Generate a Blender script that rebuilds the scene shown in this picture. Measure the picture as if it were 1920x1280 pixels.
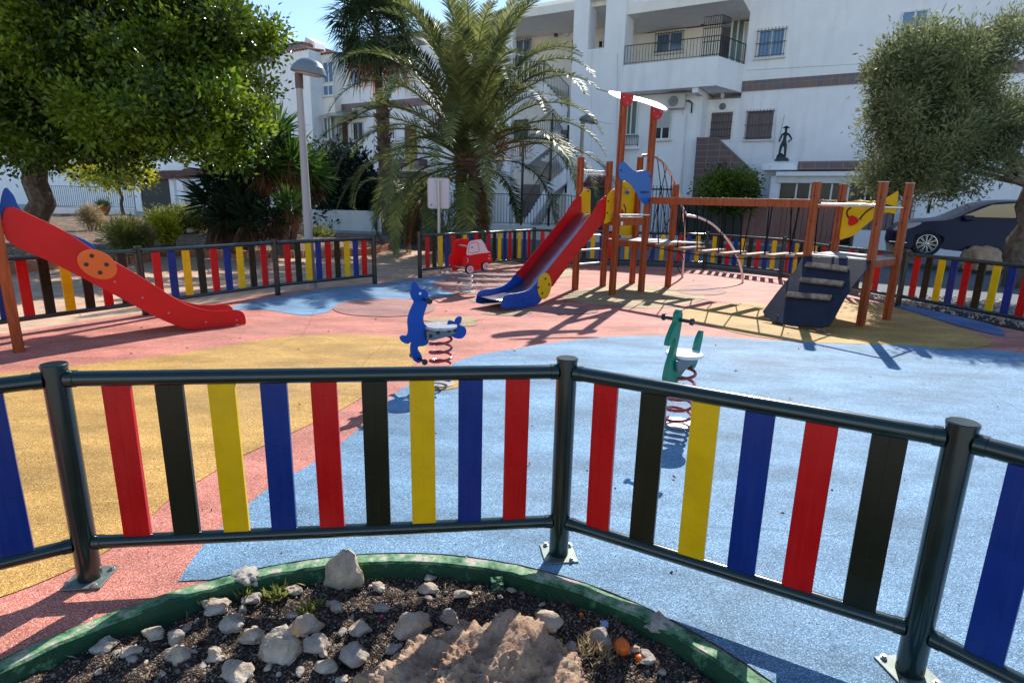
import bpy, bmesh, math, random
import numpy as np
from mathutils import Vector, Matrix, noise as mnoise
random.seed(7); rng = np.random.default_rng(7)
for o in list(bpy.data.objects): bpy.data.objects.remove(o)
sc = bpy.context.scene
COL = sc.collection
R = math.radians
# ------------------------------------------------------------------ camera
F = 1090.0; H = 1.55; VPX = -95.0; VPY = 4465.0
dn = np.array([VPX, VPY, F]); dn = dn/np.linalg.norm(dn)
fy = np.array([0, 0, 1.0]); fy = fy-dn*fy.dot(dn); fy /= np.linalg.norm(fy)
fx = np.cross(dn, fy)
RM = np.array([fx, fy, -dn])
cam = bpy.data.cameras.new("camera"); camo = bpy.data.objects.new("camera", cam); COL.objects.link(camo)
cx, cy, cz = RM@[1, 0, 0], RM@[0, -1, 0], RM@[0, 0, -1]
M4 = Matrix(((cx[0], cy[0], cz[0], 0), (cx[1], cy[1], cz[1], 0), (cx[2], cy[2], cz[2], H), (0, 0, 0, 1)))
camo.matrix_world = M4
cam.sensor_width = 36; cam.lens = F/1920*36; cam.clip_start = 0.05; cam.clip_end = 800
sc.camera = camo
# ------------------------------------------------------------------ light
SUN_EL, SUN_AZ = 39.5, 22.5
sc.render.engine = 'CYCLES'
w = bpy.data.worlds.new("World"); sc.world = w; w.use_nodes = True
nt = w.node_tree; bg = nt.nodes['Background']
sky = nt.nodes.new('ShaderNodeTexSky'); sky.sky_type = 'NISHITA'; sky.sun_disc = False
sky.sun_elevation = R(SUN_EL); sky.sun_rotation = R(SUN_AZ); sky.air_density = 1.0; sky.dust_density = 0.05; sky.ozone_density = 2.3
nt.links.new(sky.outputs[0], bg.inputs[0]); bg.inputs[1].default_value = 0.13
sl = bpy.data.lights.new("sun", 'SUN'); sl.energy = 4.4; sl.angle = R(0.5); sl.color = (1, 0.955, 0.88)
so = bpy.data.objects.new("sun", sl); COL.objects.link(so)
sd = Vector((math.sin(R(SUN_AZ))*math.cos(R(SUN_EL)), math.cos(R(SUN_AZ))*math.cos(R(SUN_EL)), math.sin(R(SUN_EL))))
so.rotation_euler = sd.to_track_quat('Z', 'Y').to_euler(); so.location = sd*30
sc.view_settings.view_transform = 'Standard'; sc.view_settings.look = 'None'
sc.view_settings.exposure = 0.72; sc.view_settings.gamma = 1
# ------------------------------------------------------------------ measuring helpers (photo sight lines to real positions)
def ray(x, y): return RM@np.array([(x-960)/F, (y-640)/F, 1.0])
def G(x, y, z=0.0):
    d = ray(x, y); t = (z-H)/d[2]; p = d*t; return Vector((p[0], p[1], z))
def hz(x, y, b):
    d = ray(x, y); return H+d[2]*math.hypot(b[0], b[1])/math.hypot(d[0], d[1])
def onplane(x, y, o, d):            # vertical plane through ground point o with direction d -> (s, z)
    r = ray(x, y); n = (-d[1], d[0]); t = (o[0]*n[0]+o[1]*n[1])/(r[0]*n[0]+r[1]*n[1])
    return ((r[0]*t-o[0])*d[0]+(r[1]*t-o[1])*d[1], H+r[2]*t)
# terrace frame
TO = (11.2, 26.0); TU = (0.8660, -0.5); TV = (-0.5, -0.8660)
def TP(u, v, z): return Vector((TO[0]+TU[0]*u+TV[0]*v, TO[1]+TU[1]*u+TV[1]*v, z))
def fp(x, y, v=0.0): return onplane(x, y, (TO[0]+TV[0]*v, TO[1]+TV[1]*v), TU)
# ------------------------------------------------------------------ materials
def mat(name, col, rough=0.6, var=0.0, scale=3.0, bump=0.0, bscale=40.0, metal=0.0, coat=0.0, spec=0.5, col2=None, detail=6):
    m = bpy.data.materials.new(name); m.use_nodes = True; t = m.node_tree; b = t.nodes['Principled BSDF']
    b.inputs['Roughness'].default_value = rough; b.inputs['Metallic'].default_value = metal
    b.inputs['Coat Weight'].default_value = coat; b.inputs['Coat Roughness'].default_value = 0.12; b.inputs['Specular IOR Level'].default_value = spec
    c = (*col, 1); b.inputs['Base Color'].default_value = c
    tc = t.nodes.new('ShaderNodeTexCoord')
    if var > 0 or col2:
        n = t.nodes.new('ShaderNodeTexNoise'); n.inputs['Scale'].default_value = scale; n.inputs['Detail'].default_value = detail; n.inputs['Roughness'].default_value = 0.65
        t.links.new(tc.outputs['Object'], n.inputs['Vector'])
        r = t.nodes.new('ShaderNodeValToRGB'); r.color_ramp.elements[0].position = 0.35; r.color_ramp.elements[1].position = 0.65
        lo = tuple(x*(1-var) for x in col); hi = tuple(min(1, x*(1+var)) for x in col)
        if col2: lo, hi = col, col2
        r.color_ramp.elements[0].color = (*lo, 1); r.color_ramp.elements[1].color = (*hi, 1)
        t.links.new(n.outputs['Fac'], r.inputs['Fac']); t.links.new(r.outputs['Color'], b.inputs['Base Color'])
        mr = t.nodes.new('ShaderNodeMapRange'); mr.inputs['To Min'].default_value = max(0.02, rough-0.08); mr.inputs['To Max'].default_value = min(1, rough+0.1)
        t.links.new(n.outputs['Fac'], mr.inputs['Value']); t.links.new(mr.outputs['Result'], b.inputs['Roughness'])
    if bump > 0:
        n2 = t.nodes.new('ShaderNodeTexNoise'); n2.inputs['Scale'].default_value = bscale; n2.inputs['Detail'].default_value = 5
        t.links.new(tc.outputs['Object'], n2.inputs['Vector'])
        bp = t.nodes.new('ShaderNodeBump'); bp.inputs['Strength'].default_value = bump; bp.inputs['Distance'].default_value = 0.01
        t.links.new(n2.outputs['Fac'], bp.inputs['Height']); t.links.new(bp.outputs['Normal'], b.inputs['Normal'])
    return m
def rubber(name, col, worn=0.19):
    m = bpy.data.materials.new(name); m.use_nodes = True; t = m.node_tree; b = t.nodes['Principled BSDF']; L = t.links.new
    tc = t.nodes.new('ShaderNodeTexCoord')
    v = t.nodes.new('ShaderNodeTexVoronoi'); v.inputs['Scale'].default_value = 260; L(tc.outputs['Object'], v.inputs['Vector'])
    sp = t.nodes.new('ShaderNodeSeparateColor'); L(v.outputs['Color'], sp.inputs[0])
    r = t.nodes.new('ShaderNodeValToRGB'); e = r.color_ramp.elements
    e[0].position = 0.0; e[0].color = (*[c*0.32 for c in col], 1); e[1].position = 1.0; e[1].color = (*[min(1, c*1.7+0.16) for c in col], 1)
    e.new(0.18).color = (*[c*0.75 for c in col], 1); e.new(0.75).color = (*[min(1, c*1.12) for c in col], 1)
    L(sp.outputs[0], r.inputs['Fac'])
    n = t.nodes.new('ShaderNodeTexNoise'); n.inputs['Scale'].default_value = 1.1; n.inputs['Detail'].default_value = 9; n.inputs['Roughness'].default_value = 0.68
    mp = t.nodes.new('ShaderNodeMapping'); mp.inputs['Scale'].default_value = (1, 2.4, 1); mp.inputs['Rotation'].default_value = (0, 0, 0.5)
    L(tc.outputs['Object'], mp.inputs[0]); L(mp.outputs[0], n.inputs['Vector'])
    r2 = t.nodes.new('ShaderNodeValToRGB'); r2.color_ramp.elements[0].position = 0.36; r2.color_ramp.elements[1].position = 0.7
    r2.color_ramp.elements[0].color = (1-worn*2.2,)*3+(1,); r2.color_ramp.elements[1].color = (1+worn,)*3+(1,)
    L(n.outputs['Fac'], r2.inputs['Fac'])
    mx = t.nodes.new('ShaderNodeMix'); mx.data_type = 'RGBA'; mx.blend_type = 'MULTIPLY'; mx.inputs[0].default_value = 1
    L(r.outputs[0], mx.inputs[6]); L(r2.outputs[0], mx.inputs[7])
    n3 = t.nodes.new('ShaderNodeTexNoise'); n3.inputs['Scale'].default_value = 0.55; n3.inputs['Detail'].default_value = 7; L(tc.outputs['Object'], n3.inputs['Vector'])
    r3 = t.nodes.new('ShaderNodeMapRange'); r3.inputs['From Min'].default_value = 0.5; r3.inputs['From Max'].default_value = 0.75; r3.inputs['To Max'].default_value = 0.13
    L(n3.outputs['Fac'], r3.inputs['Value'])
    m2 = t.nodes.new('ShaderNodeMix'); m2.data_type = 'RGBA'; m2.inputs[7].default_value = (0.42, 0.37, 0.31, 1)
    L(r3.outputs[0], m2.inputs[0]); L(mx.outputs[2], m2.inputs[6]); L(m2.outputs[2], b.inputs['Base Color'])
    # hairline joints and dark scuffs
    vs = t.nodes.new('ShaderNodeTexVoronoi'); vs.feature = 'DISTANCE_TO_EDGE'; vs.inputs['Scale'].default_value = 0.33; nw = t.nodes.new('ShaderNodeTexNoise'); nw.inputs['Scale'].default_value = 0.9; L(tc.outputs['Object'], nw.inputs['Vector'])
    mw = t.nodes.new('ShaderNodeMix'); mw.data_type = 'RGBA'; mw.inputs[0].default_value = 0.25; L(tc.outputs['Object'], mw.inputs[6]); L(nw.outputs['Color'], mw.inputs[7]); L(mw.outputs[2], vs.inputs['Vector'])
    rs = t.nodes.new('ShaderNodeMapRange'); rs.inputs['From Min'].default_value = 0.0; rs.inputs['From Max'].default_value = 0.0035; rs.inputs['To Min'].default_value = 0.45; rs.inputs['To Max'].default_value = 0.0; L(vs.outputs[0], rs.inputs['Value'])
    ns_ = t.nodes.new('ShaderNodeTexNoise'); ns_.inputs['Scale'].default_value = 5.5; ns_.inputs['Detail'].default_value = 8; ns_.inputs['Roughness'].default_value = 0.75; mps = t.nodes.new('ShaderNodeMapping'); mps.inputs['Scale'].default_value = (0.6, 2.6, 1); mps.inputs['Rotation'].default_value = (0, 0, -0.2); L(tc.outputs['Object'], mps.inputs[0]); L(mps.outputs[0], ns_.inputs['Vector'])
    rc_ = t.nodes.new('ShaderNodeMapRange'); rc_.inputs['From Min'].default_value = 0.58; rc_.inputs['From Max'].default_value = 0.78; rc_.inputs['To Max'].default_value = 0.28; L(ns_.outputs['Fac'], rc_.inputs['Value'])
    ads = t.nodes.new('ShaderNodeMath'); ads.operation = 'MAXIMUM'; L(rs.outputs[0], ads.inputs[0]); L(rc_.outputs[0], ads.inputs[1])
    m3 = t.nodes.new('ShaderNodeMix'); m3.data_type = 'RGBA'; m3.inputs[7].default_value = (*[c*0.45 for c in col], 1); L(ads.outputs[0], m3.inputs[0]); L(m2.outputs[2], m3.inputs[6]); L(m3.outputs[2], b.inputs['Base Color'])
    b.inputs['Roughness'].default_value = 0.72; b.inputs['Specular IOR Level'].default_value = 0.32
    bp = t.nodes.new('ShaderNodeBump'); bp.inputs['Strength'].default_value = 0.55; bp.inputs['Distance'].default_value = 0.004
    L(v.outputs['Distance'], bp.inputs['Height']); bp.invert = True; L(bp.outputs[0], b.inputs['Normal'])
    return m
def wood(name, c1, c2, scale=6.0, rough=0.45, grey=0.0, spec=0.5):
    m = bpy.data.materials.new(name); m.use_nodes = True; t = m.node_tree; b = t.nodes['Principled BSDF']; L = t.links.new
    tc = t.nodes.new('ShaderNodeTexCoord'); mp = t.nodes.new('ShaderNodeMapping'); mp.inputs['Scale'].default_value = (14, 14, 0.9) if scale == 6 else (3, 3, 3)
    L(tc.outputs['Object'], mp.inputs[0]); n = t.nodes.new('ShaderNodeTexNoise'); n.inputs['Scale'].default_value = scale*0.6; n.inputs['Detail'].default_value = 8; n.inputs['Distortion'].default_value = 0.8
    L(mp.outputs[0], n.inputs['Vector']); r = t.nodes.new('ShaderNodeValToRGB'); r.color_ramp.elements[0].position = 0.3; r.color_ramp.elements[1].position = 0.68
    r.color_ramp.elements[0].color = (*c1, 1); r.color_ramp.elements[1].color = (*c2, 1); L(n.outputs['Fac'], r.inputs[0]); L(r.outputs[0], b.inputs['Base Color'])
    b.inputs['Roughness'].default_value = rough; b.inputs['Specular IOR Level'].default_value = spec
    bp = t.nodes.new('ShaderNodeBump'); bp.inputs['Strength'].default_value = 0.3; bp.inputs['Distance'].default_value = 0.005; L(n.outputs['Fac'], bp.inputs['Height']); L(bp.outputs[0], b.inputs['Normal'])
    return m
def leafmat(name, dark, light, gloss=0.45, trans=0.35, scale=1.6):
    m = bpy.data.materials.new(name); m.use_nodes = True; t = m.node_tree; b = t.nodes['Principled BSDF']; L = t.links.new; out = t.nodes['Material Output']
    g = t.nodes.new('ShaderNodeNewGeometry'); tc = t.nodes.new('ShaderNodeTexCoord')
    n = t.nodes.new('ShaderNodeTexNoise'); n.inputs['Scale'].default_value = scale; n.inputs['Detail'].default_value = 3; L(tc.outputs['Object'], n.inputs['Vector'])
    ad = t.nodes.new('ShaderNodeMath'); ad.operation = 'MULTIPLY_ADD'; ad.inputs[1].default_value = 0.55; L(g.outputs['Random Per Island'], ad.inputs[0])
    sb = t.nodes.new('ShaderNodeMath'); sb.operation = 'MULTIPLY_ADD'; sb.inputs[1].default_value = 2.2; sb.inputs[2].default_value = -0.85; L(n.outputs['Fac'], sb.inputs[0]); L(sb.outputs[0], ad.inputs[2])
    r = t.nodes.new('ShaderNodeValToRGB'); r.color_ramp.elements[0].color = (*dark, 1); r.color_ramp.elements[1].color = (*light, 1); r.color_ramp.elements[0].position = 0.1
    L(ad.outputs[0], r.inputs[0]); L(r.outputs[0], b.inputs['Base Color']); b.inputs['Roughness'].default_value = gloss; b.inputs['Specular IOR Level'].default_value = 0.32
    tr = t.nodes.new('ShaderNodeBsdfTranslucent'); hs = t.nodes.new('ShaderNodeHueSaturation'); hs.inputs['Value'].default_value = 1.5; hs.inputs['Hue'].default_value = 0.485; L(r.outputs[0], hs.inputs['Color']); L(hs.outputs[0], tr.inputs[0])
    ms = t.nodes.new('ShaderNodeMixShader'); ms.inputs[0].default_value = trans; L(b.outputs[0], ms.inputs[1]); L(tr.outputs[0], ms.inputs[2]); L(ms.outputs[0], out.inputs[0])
    return m
def tilemat(name, c1, c2, mortar, sx, sz, ang=None):
    m = bpy.data.materials.new(name); m.use_nodes = True; t = m.node_tree; b = t.nodes['Principled BSDF']; L = t.links.new
    tc = t.nodes.new('ShaderNodeTexCoord'); mp = t.nodes.new('ShaderNodeMapping')
    # rotate so that the wall's own direction becomes x and height becomes y
    L(tc.outputs['Object'], mp.inputs[0]); mp.inputs['Rotation'].default_value = (0, 0, R(30))
    se = t.nodes.new('ShaderNodeSeparateXYZ'); L(mp.outputs[0], se.inputs[0]); cb = t.nodes.new('ShaderNodeCombineXYZ'); L(se.outputs[0], cb.inputs[0]); L(se.outputs[2], cb.inputs[1])
    br = t.nodes.new('ShaderNodeTexBrick'); br.offset = 0.0; br.inputs['Scale'].default_value = 1; br.inputs['Brick Width'].default_value = sx; br.inputs['Row Height'].default_value = sz
    br.inputs['Mortar Size'].default_value = 0.012; br.inputs['Color1'].default_value = (*c1, 1); br.inputs['Color2'].default_value = (*c2, 1); br.inputs['Mortar'].default_value = (*mortar, 1); br.inputs['Bias'].default_value = -0.2
    L(cb.outputs[0], br.inputs['Vector'])
    n = t.nodes.new('ShaderNodeTexNoise'); n.inputs['Scale'].default_value = 2.3; L(tc.outputs['Object'], n.inputs['Vector']); mx = t.nodes.new('ShaderNodeMix'); mx.data_type = 'RGBA'; mx.blend_type = 'MULTIPLY'; mx.inputs[0].default_value = 0.35
    L(br.outputs[0], mx.inputs[6]); L(n.outputs['Color'], mx.inputs[7]); L(mx.outputs[2], b.inputs['Base Color']); b.inputs['Roughness'].default_value = 0.35
    return m
def glassmat(name, col, rough=0.08):
    return mat(name, col, rough=rough, spec=0.8, coat=0.5)
def wallmat(name, col, stain=0.1):
    m = mat(name, col, 0.85, var=0.035, scale=1.3, bump=0.25, bscale=25); t = m.node_tree; L = t.links.new; b = t.nodes['Principled BSDF']
    src = b.inputs['Base Color'].links[0].from_socket; tc = t.nodes.new('ShaderNodeTexCoord'); mp = t.nodes.new('ShaderNodeMapping'); mp.inputs['Scale'].default_value = (2.2, 2.2, 0.22); L(tc.outputs['Object'], mp.inputs[0])
    n = t.nodes.new('ShaderNodeTexNoise'); n.inputs['Scale'].default_value = 1.6; n.inputs['Detail'].default_value = 8; L(mp.outputs[0], n.inputs['Vector'])
    mr = t.nodes.new('ShaderNodeMapRange'); mr.inputs['From Min'].default_value = 0.5; mr.inputs['From Max'].default_value = 0.8; mr.inputs['To Max'].default_value = stain*4; L(n.outputs['Fac'], mr.inputs['Value'])
    mx = t.nodes.new('ShaderNodeMix'); mx.data_type = 'RGBA'; mx.inputs[7].default_value = (0.42, 0.4, 0.36, 1); L(mr.outputs[0], mx.inputs[0]); L(src, mx.inputs[6]); L(mx.outputs[2], b.inputs['Base Color'])
    return m
MT = dict(
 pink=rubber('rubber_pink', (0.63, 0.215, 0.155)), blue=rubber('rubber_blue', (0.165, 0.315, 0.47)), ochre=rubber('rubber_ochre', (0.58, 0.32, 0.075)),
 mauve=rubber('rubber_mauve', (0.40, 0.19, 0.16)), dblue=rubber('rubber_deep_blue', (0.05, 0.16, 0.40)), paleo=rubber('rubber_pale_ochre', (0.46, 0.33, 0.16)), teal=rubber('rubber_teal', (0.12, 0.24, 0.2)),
 green_metal=mat('green_paint', (0.003, 0.016, 0.014), 0.22, var=0.15, scale=9, coat=0.25, spec=0.6),
 s_red=mat('slat_red', (0.56, 0.003, 0.005), 0.28, var=0.08, scale=5, coat=0.06, spec=0.35), s_yel=mat('slat_yellow', (0.80, 0.47, 0.002), 0.3, var=0.06, scale=5, coat=0.06, spec=0.3),
 s_blu=mat('slat_blue', (0.003, 0.028, 0.20), 0.26, var=0.15, scale=5, coat=0.06, spec=0.4), s_blk=mat('slat_black', (0.012, 0.012, 0.007), 0.24, var=0.25, scale=5, coat=0.15),
 galv=mat('galvanised', (0.42, 0.42, 0.40), 0.42, var=0.15, scale=30, metal=0.7), chute=mat('chute_steel', (0.42, 0.36, 0.40), 0.3, metal=0.9, var=0.1, scale=6), steel=mat('steel', (0.7, 0.68, 0.65), 0.16, metal=1.0, var=0.05, scale=8),
 plate=mat('plate_metal', (0.15, 0.18, 0.16), 0.5, var=0.25, scale=25, metal=0.35), dead_dark=leafmat('dead_leaf_dark', (0.04, 0.018, 0.01), (0.13, 0.06, 0.03), 0.8, 0.15), bolt=mat('bolt', (0.35, 0.34, 0.33), 0.35, metal=0.9), black_plastic=mat('black_plastic', (0.015, 0.013, 0.013), 0.3),
 red_hpl=mat('red_panel', (0.56, 0.006, 0.008), 0.36, var=0.09, scale=2.5, spec=0.3), blue_hpl=mat('blue_panel', (0.004, 0.065, 0.36), 0.38, var=0.12, scale=3, spec=0.3), sky_hpl=mat('sky_panel', (0.010, 0.12, 0.42), 0.34, var=0.06, scale=3),
 yel_hpl=mat('yellow_panel', (0.76, 0.46, 0.005), 0.38, var=0.06, scale=3, spec=0.3), orange_hpl=mat('orange_panel', (0.72, 0.13, 0.01), 0.35, var=0.05), green_hpl=mat('green_panel', (0.004, 0.20, 0.115), 0.32, var=0.08, scale=4),
 white_hpl=mat('white_panel', (0.82, 0.81, 0.80), 0.28, var=0.05), pink_white=mat('pale_panel', (0.66, 0.56, 0.56), 0.4, var=0.04), seat=mat('seat', (0.34, 0.34, 0.35), 0.3, col2=(0.52, 0.53, 0.55), scale=35),
 grey_hpl=mat('grey_panel', (0.16, 0.19, 0.22), 0.5, var=0.1), red_spring=mat('spring_red', (0.30, 0.012, 0.02), 0.25, coat=0.5), white_spring=mat('spring_white', (0.55, 0.58, 0.55), 0.3),
 post=wood('post_wood', (0.21, 0.034, 0.009), (0.45, 0.10, 0.024), rough=0.48, spec=0.3), oldwood=wood('weathered_wood', (0.10, 0.07, 0.05), (0.27, 0.2, 0.15), scale=9, rough=0.8),
 plank=wood('plank_wood', (0.22, 0.12, 0.06), (0.42, 0.26, 0.16), scale=9, rough=0.7), ramp=mat('ramp_board', (0.007, 0.009, 0.020), 0.45, spec=0.3, col2=(0.017, 0.019, 0.034), scale=6, bump=0.2, bscale=90),
 deck=mat('deck_board', (0.33, 0.31, 0.29), 0.45, var=0.1), rope=mat('rope', (0.014, 0.012, 0.012), 0.9, spec=0.1), line=mat('engraving', (0.01, 0.01, 0.012), 0.6),
 plaster=wallmat('plaster', (0.86, 0.86, 0.87), 0.06), plaster2=wallmat('plaster_old', (0.72, 0.71, 0.69), 0.10), plaster_warm=wallmat('plaster_warm', (0.86, 0.81, 0.74), 0.04),
 tile=tilemat('wall_tiles', (0.13, 0.10, 0.12), (0.26, 0.11, 0.07), (0.20, 0.18, 0.19), 0.27, 0.25), tile2=tilemat('stair_tiles', (0.15, 0.075, 0.08), (0.12, 0.085, 0.10), (0.24, 0.21, 0.21), 0.5, 0.25),
 roof=mat('roof_tile', (0.09, 0.03, 0.02), 0.7, col2=(0.2, 0.08, 0.05), scale=4, bump=0.5), iron=mat('iron', (0.008, 0.011, 0.014), 0.35, coat=0.2), darkgate=mat('dark_gate', (0.012, 0.02, 0.022), 0.4, var=0.2),
 glass_b=glassmat('window_blue', (0.10, 0.20, 0.34)), glass_d=mat('window_dark', (0.02, 0.025, 0.03), 0.15, spec=0.25), glass_g=glassmat('window_green', (0.08, 0.13, 0.10), 0.3), frame_w=mat('white_frame', (0.75, 0.75, 0.74), 0.4),
 shutter=mat('brown_shutter', (0.17, 0.12, 0.12), 0.5, var=0.15, scale=6), roller=mat('roller_shutter', (0.5, 0.5, 0.48), 0.5), door=mat('wood_door', (0.11, 0.03, 0.02), 0.5, var=0.2), brownslat=wood('brown_slats', (0.20, 0.085, 0.065), (0.36, 0.165, 0.12), rough=0.6),
 ac=mat('ac_case', (0.58, 0.57, 0.53), 0.5, var=0.05), ac_dark=mat('ac_fan', (0.16, 0.16, 0.16), 0.5), terracotta=mat('terracotta', (0.34, 0.12, 0.05), 0.8, var=0.15, bump=0.3),
 asphalt=mat('asphalt', (0.10, 0.115, 0.13), 0.85, var=0.15, scale=2, bump=0.4, bscale=200), paving=mat('paving', (0.36, 0.34, 0.31), 0.8, var=0.12, scale=2, bump=0.3, bscale=60),
 sand=mat('sandy_ground', (0.42, 0.25, 0.15), 0.95, col2=(0.62, 0.43, 0.29), scale=2.2, bump=0.9, bscale=35, detail=10), soil=mat('soil', (0.018, 0.012, 0.009), 0.98, col2=(0.11, 0.075, 0.055), scale=30, bump=1.0, bscale=70, detail=12),
 bedsoil=mat('planting_soil', (0.07, 0.042, 0.025), 0.95, col2=(0.23, 0.15, 0.085), scale=2.5, bump=0.9, bscale=30, detail=10), edging=mat('brick_edging', (0.40, 0.17, 0.09), 0.85, var=0.2, scale=5, bump=0.5),
 concrete=mat('concrete', (0.36, 0.32, 0.28), 0.9, var=0.2, scale=14, bump=0.6, bscale=60),
 bark=mat('bark', (0.07, 0.045, 0.03), 0.9, col2=(0.18, 0.13, 0.09), scale=9, bump=1.0, bscale=18), palmbark=mat('palm_bark', (0.06, 0.035, 0.025), 0.95, col2=(0.20, 0.12, 0.08), scale=7, bump=1.0, bscale=14),
 tree_leaf=leafmat('tree_leaf', (0.004, 0.020, 0.004), (0.14, 0.22, 0.012), 0.26, 0.24, 0.9), sunlit_tint_leaf=leafmat('sunlit_tint_leaf', (0.05, 0.12, 0.01), (0.26, 0.36, 0.02), 0.28, 0.35, 1.5), olive_leaf=leafmat('olive_leaf', (0.06, 0.08, 0.03), (0.25, 0.28, 0.12), 0.6, 0.3, 1.6), dark_leaf=leafmat('dark_leaf', (0.005, 0.018, 0.008), (0.02, 0.05, 0.02), 0.6, 0.15),
 palm_leaf=leafmat('palm_leaf', (0.022, 0.042, 0.018), (0.24, 0.27, 0.08), 0.5, 0.3, 0.9), palm_fan=leafmat('fan_leaf', (0.02, 0.045, 0.02), (0.10, 0.14, 0.05), 0.35, 0.3), yucca_leaf=leafmat('yucca_leaf', (0.02, 0.07, 0.012), (0.11, 0.21, 0.03), 0.32, 0.3), dead_leaf=leafmat('dead_leaf', (0.14, 0.055, 0.025), (0.38, 0.19, 0.09), 0.8, 0.3),
 shrub_leaf=leafmat('shrub_leaf', (0.06, 0.10, 0.02), (0.30, 0.32, 0.08), 0.5, 0.35, 3), lime_leaf=leafmat('lime_leaf', (0.20, 0.25, 0.01), (0.55, 0.52, 0.04), 0.5, 0.4, 3), dry_leaf=leafmat('dry_leaf', (0.2, 0.15, 0.06), (0.5, 0.4, 0.22), 0.7, 0.3, 3),
 lamp_grey=mat('lamp_grey', (0.16, 0.20, 0.22), 0.4, var=0.06), lamp_pole=mat('lamp_pole', (0.33, 0.31, 0.30), 0.45, var=0.06, metal=0.3), lamp_brown=mat('lamp_collar', (0.10, 0.06, 0.05), 0.5), diffuser=mat('lamp_glass', (0.5, 0.42, 0.36), 0.2),
 signback=mat('sign_back', (0.60, 0.55, 0.57), 0.4, var=0.05), carpaint=mat('car_paint', (0.002, 0.007, 0.04), 0.35, coat=0.05, spec=0.2), tyre=mat('tyre', (0.012, 0.012, 0.013), 0.8), rim=mat('rim', (0.55, 0.56, 0.58), 0.25, metal=0.9), carglass=glassmat('car_glass', (0.02, 0.03, 0.04)),
 bronze=mat('bronze', (0.015, 0.032, 0.04), 0.4, var=0.3, scale=9, metal=0.4), fruit=mat('fruit', (0.75, 0.12, 0.003), 0.3, bump=0.15, bscale=150), litter=mat('wrapper', (0.45, 0.06, 0.08), 0.3, col2=(0.7, 0.7, 0.75), scale=18), litter_blue=mat('wrapper_blue', (0.3, 0.42, 0.6), 0.4, var=0.2),
 leafgreen=mat('green_bit', (0.25, 0.42, 0.02), 0.4), magenta=mat('pink_bit', (0.6, 0.03, 0.2), 0.4),
)
def slatmat(name, col, chip, rough=0.27):
    m = mat(name, col, rough, var=0.10, scale=5, coat=0.0, spec=0.3); t = m.node_tree; L = t.links.new; b = t.nodes['Principled BSDF']; src = b.inputs['Base Color'].links[0].from_socket; tc = t.nodes.new('ShaderNodeTexCoord')
    mp = t.nodes.new('ShaderNodeMapping'); mp.inputs['Scale'].default_value = (60, 60, 3.5); L(tc.outputs['Object'], mp.inputs[0]); n = t.nodes.new('ShaderNodeTexNoise'); n.inputs['Scale'].default_value = 1.0; n.inputs['Detail'].default_value = 6; L(mp.outputs[0], n.inputs['Vector'])
    r = t.nodes.new('ShaderNodeMapRange'); r.inputs['From Min'].default_value = 0.45; r.inputs['From Max'].default_value = 0.85; r.inputs['To Max'].default_value = 0.06 if max(col) < 0.1 else 0.25; L(n.outputs['Fac'], r.inputs['Value']); mx = t.nodes.new('ShaderNodeMix'); mx.data_type = 'RGBA'; mx.inputs[7].default_value = (*[min(1, c*0.8+0.05) for c in col], 1); L(r.outputs[0], mx.inputs[0]); L(src, mx.inputs[6])
    n2 = t.nodes.new('ShaderNodeTexNoise'); n2.inputs['Scale'].default_value = 42; n2.inputs['Detail'].default_value = 4; n2.inputs['Roughness'].default_value = 0.7; L(tc.outputs['Object'], n2.inputs['Vector']); r2 = t.nodes.new('ShaderNodeMapRange'); r2.inputs['From Min'].default_value = 0.725; r2.inputs['From Max'].default_value = 0.74; L(n2.outputs['Fac'], r2.inputs['Value'])
    m2 = t.nodes.new('ShaderNodeMix'); m2.data_type = 'RGBA'; m2.inputs[7].default_value = (*chip, 1); L(r2.outputs[0], m2.inputs[0]); L(mx.outputs[2], m2.inputs[6]); L(m2.outputs[2], b.inputs['Base Color']); return m
for k_, c_, h_ in (('s_red', (0.56, 0.003, 0.005), (0.6, 0.3, 0.28)), ('s_yel', (0.80, 0.47, 0.002), (0.45, 0.3, 0.1)), ('s_blu', (0.003, 0.028, 0.20), (0.1, 0.16, 0.35)), ('s_blk', (0.014, 0.015, 0.007), (0.06, 0.06, 0.04))): MT[k_] = slatmat(k_+'_worn', c_, h_)
def rockmat(name, c1, c2, sc_=5):
    return mat(name, c1, 0.9, col2=c2, scale=sc_, bump=1.0, bscale=45, detail=10)
MT['rock'] = rockmat('pale_rock', (0.30, 0.22, 0.15), (0.64, 0.53, 0.41), 7); MT['rock2'] = rockmat('grey_rock', (0.22, 0.175, 0.14), (0.50, 0.43, 0.36), 8); MT['bigrock'] = rockmat('brown_rock', (0.20, 0.11, 0.07), (0.46, 0.31, 0.20), 14)
MT['boulder'] = rockmat('tan_rock', (0.36, 0.22, 0.13), (0.55, 0.38, 0.25), 3)
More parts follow.
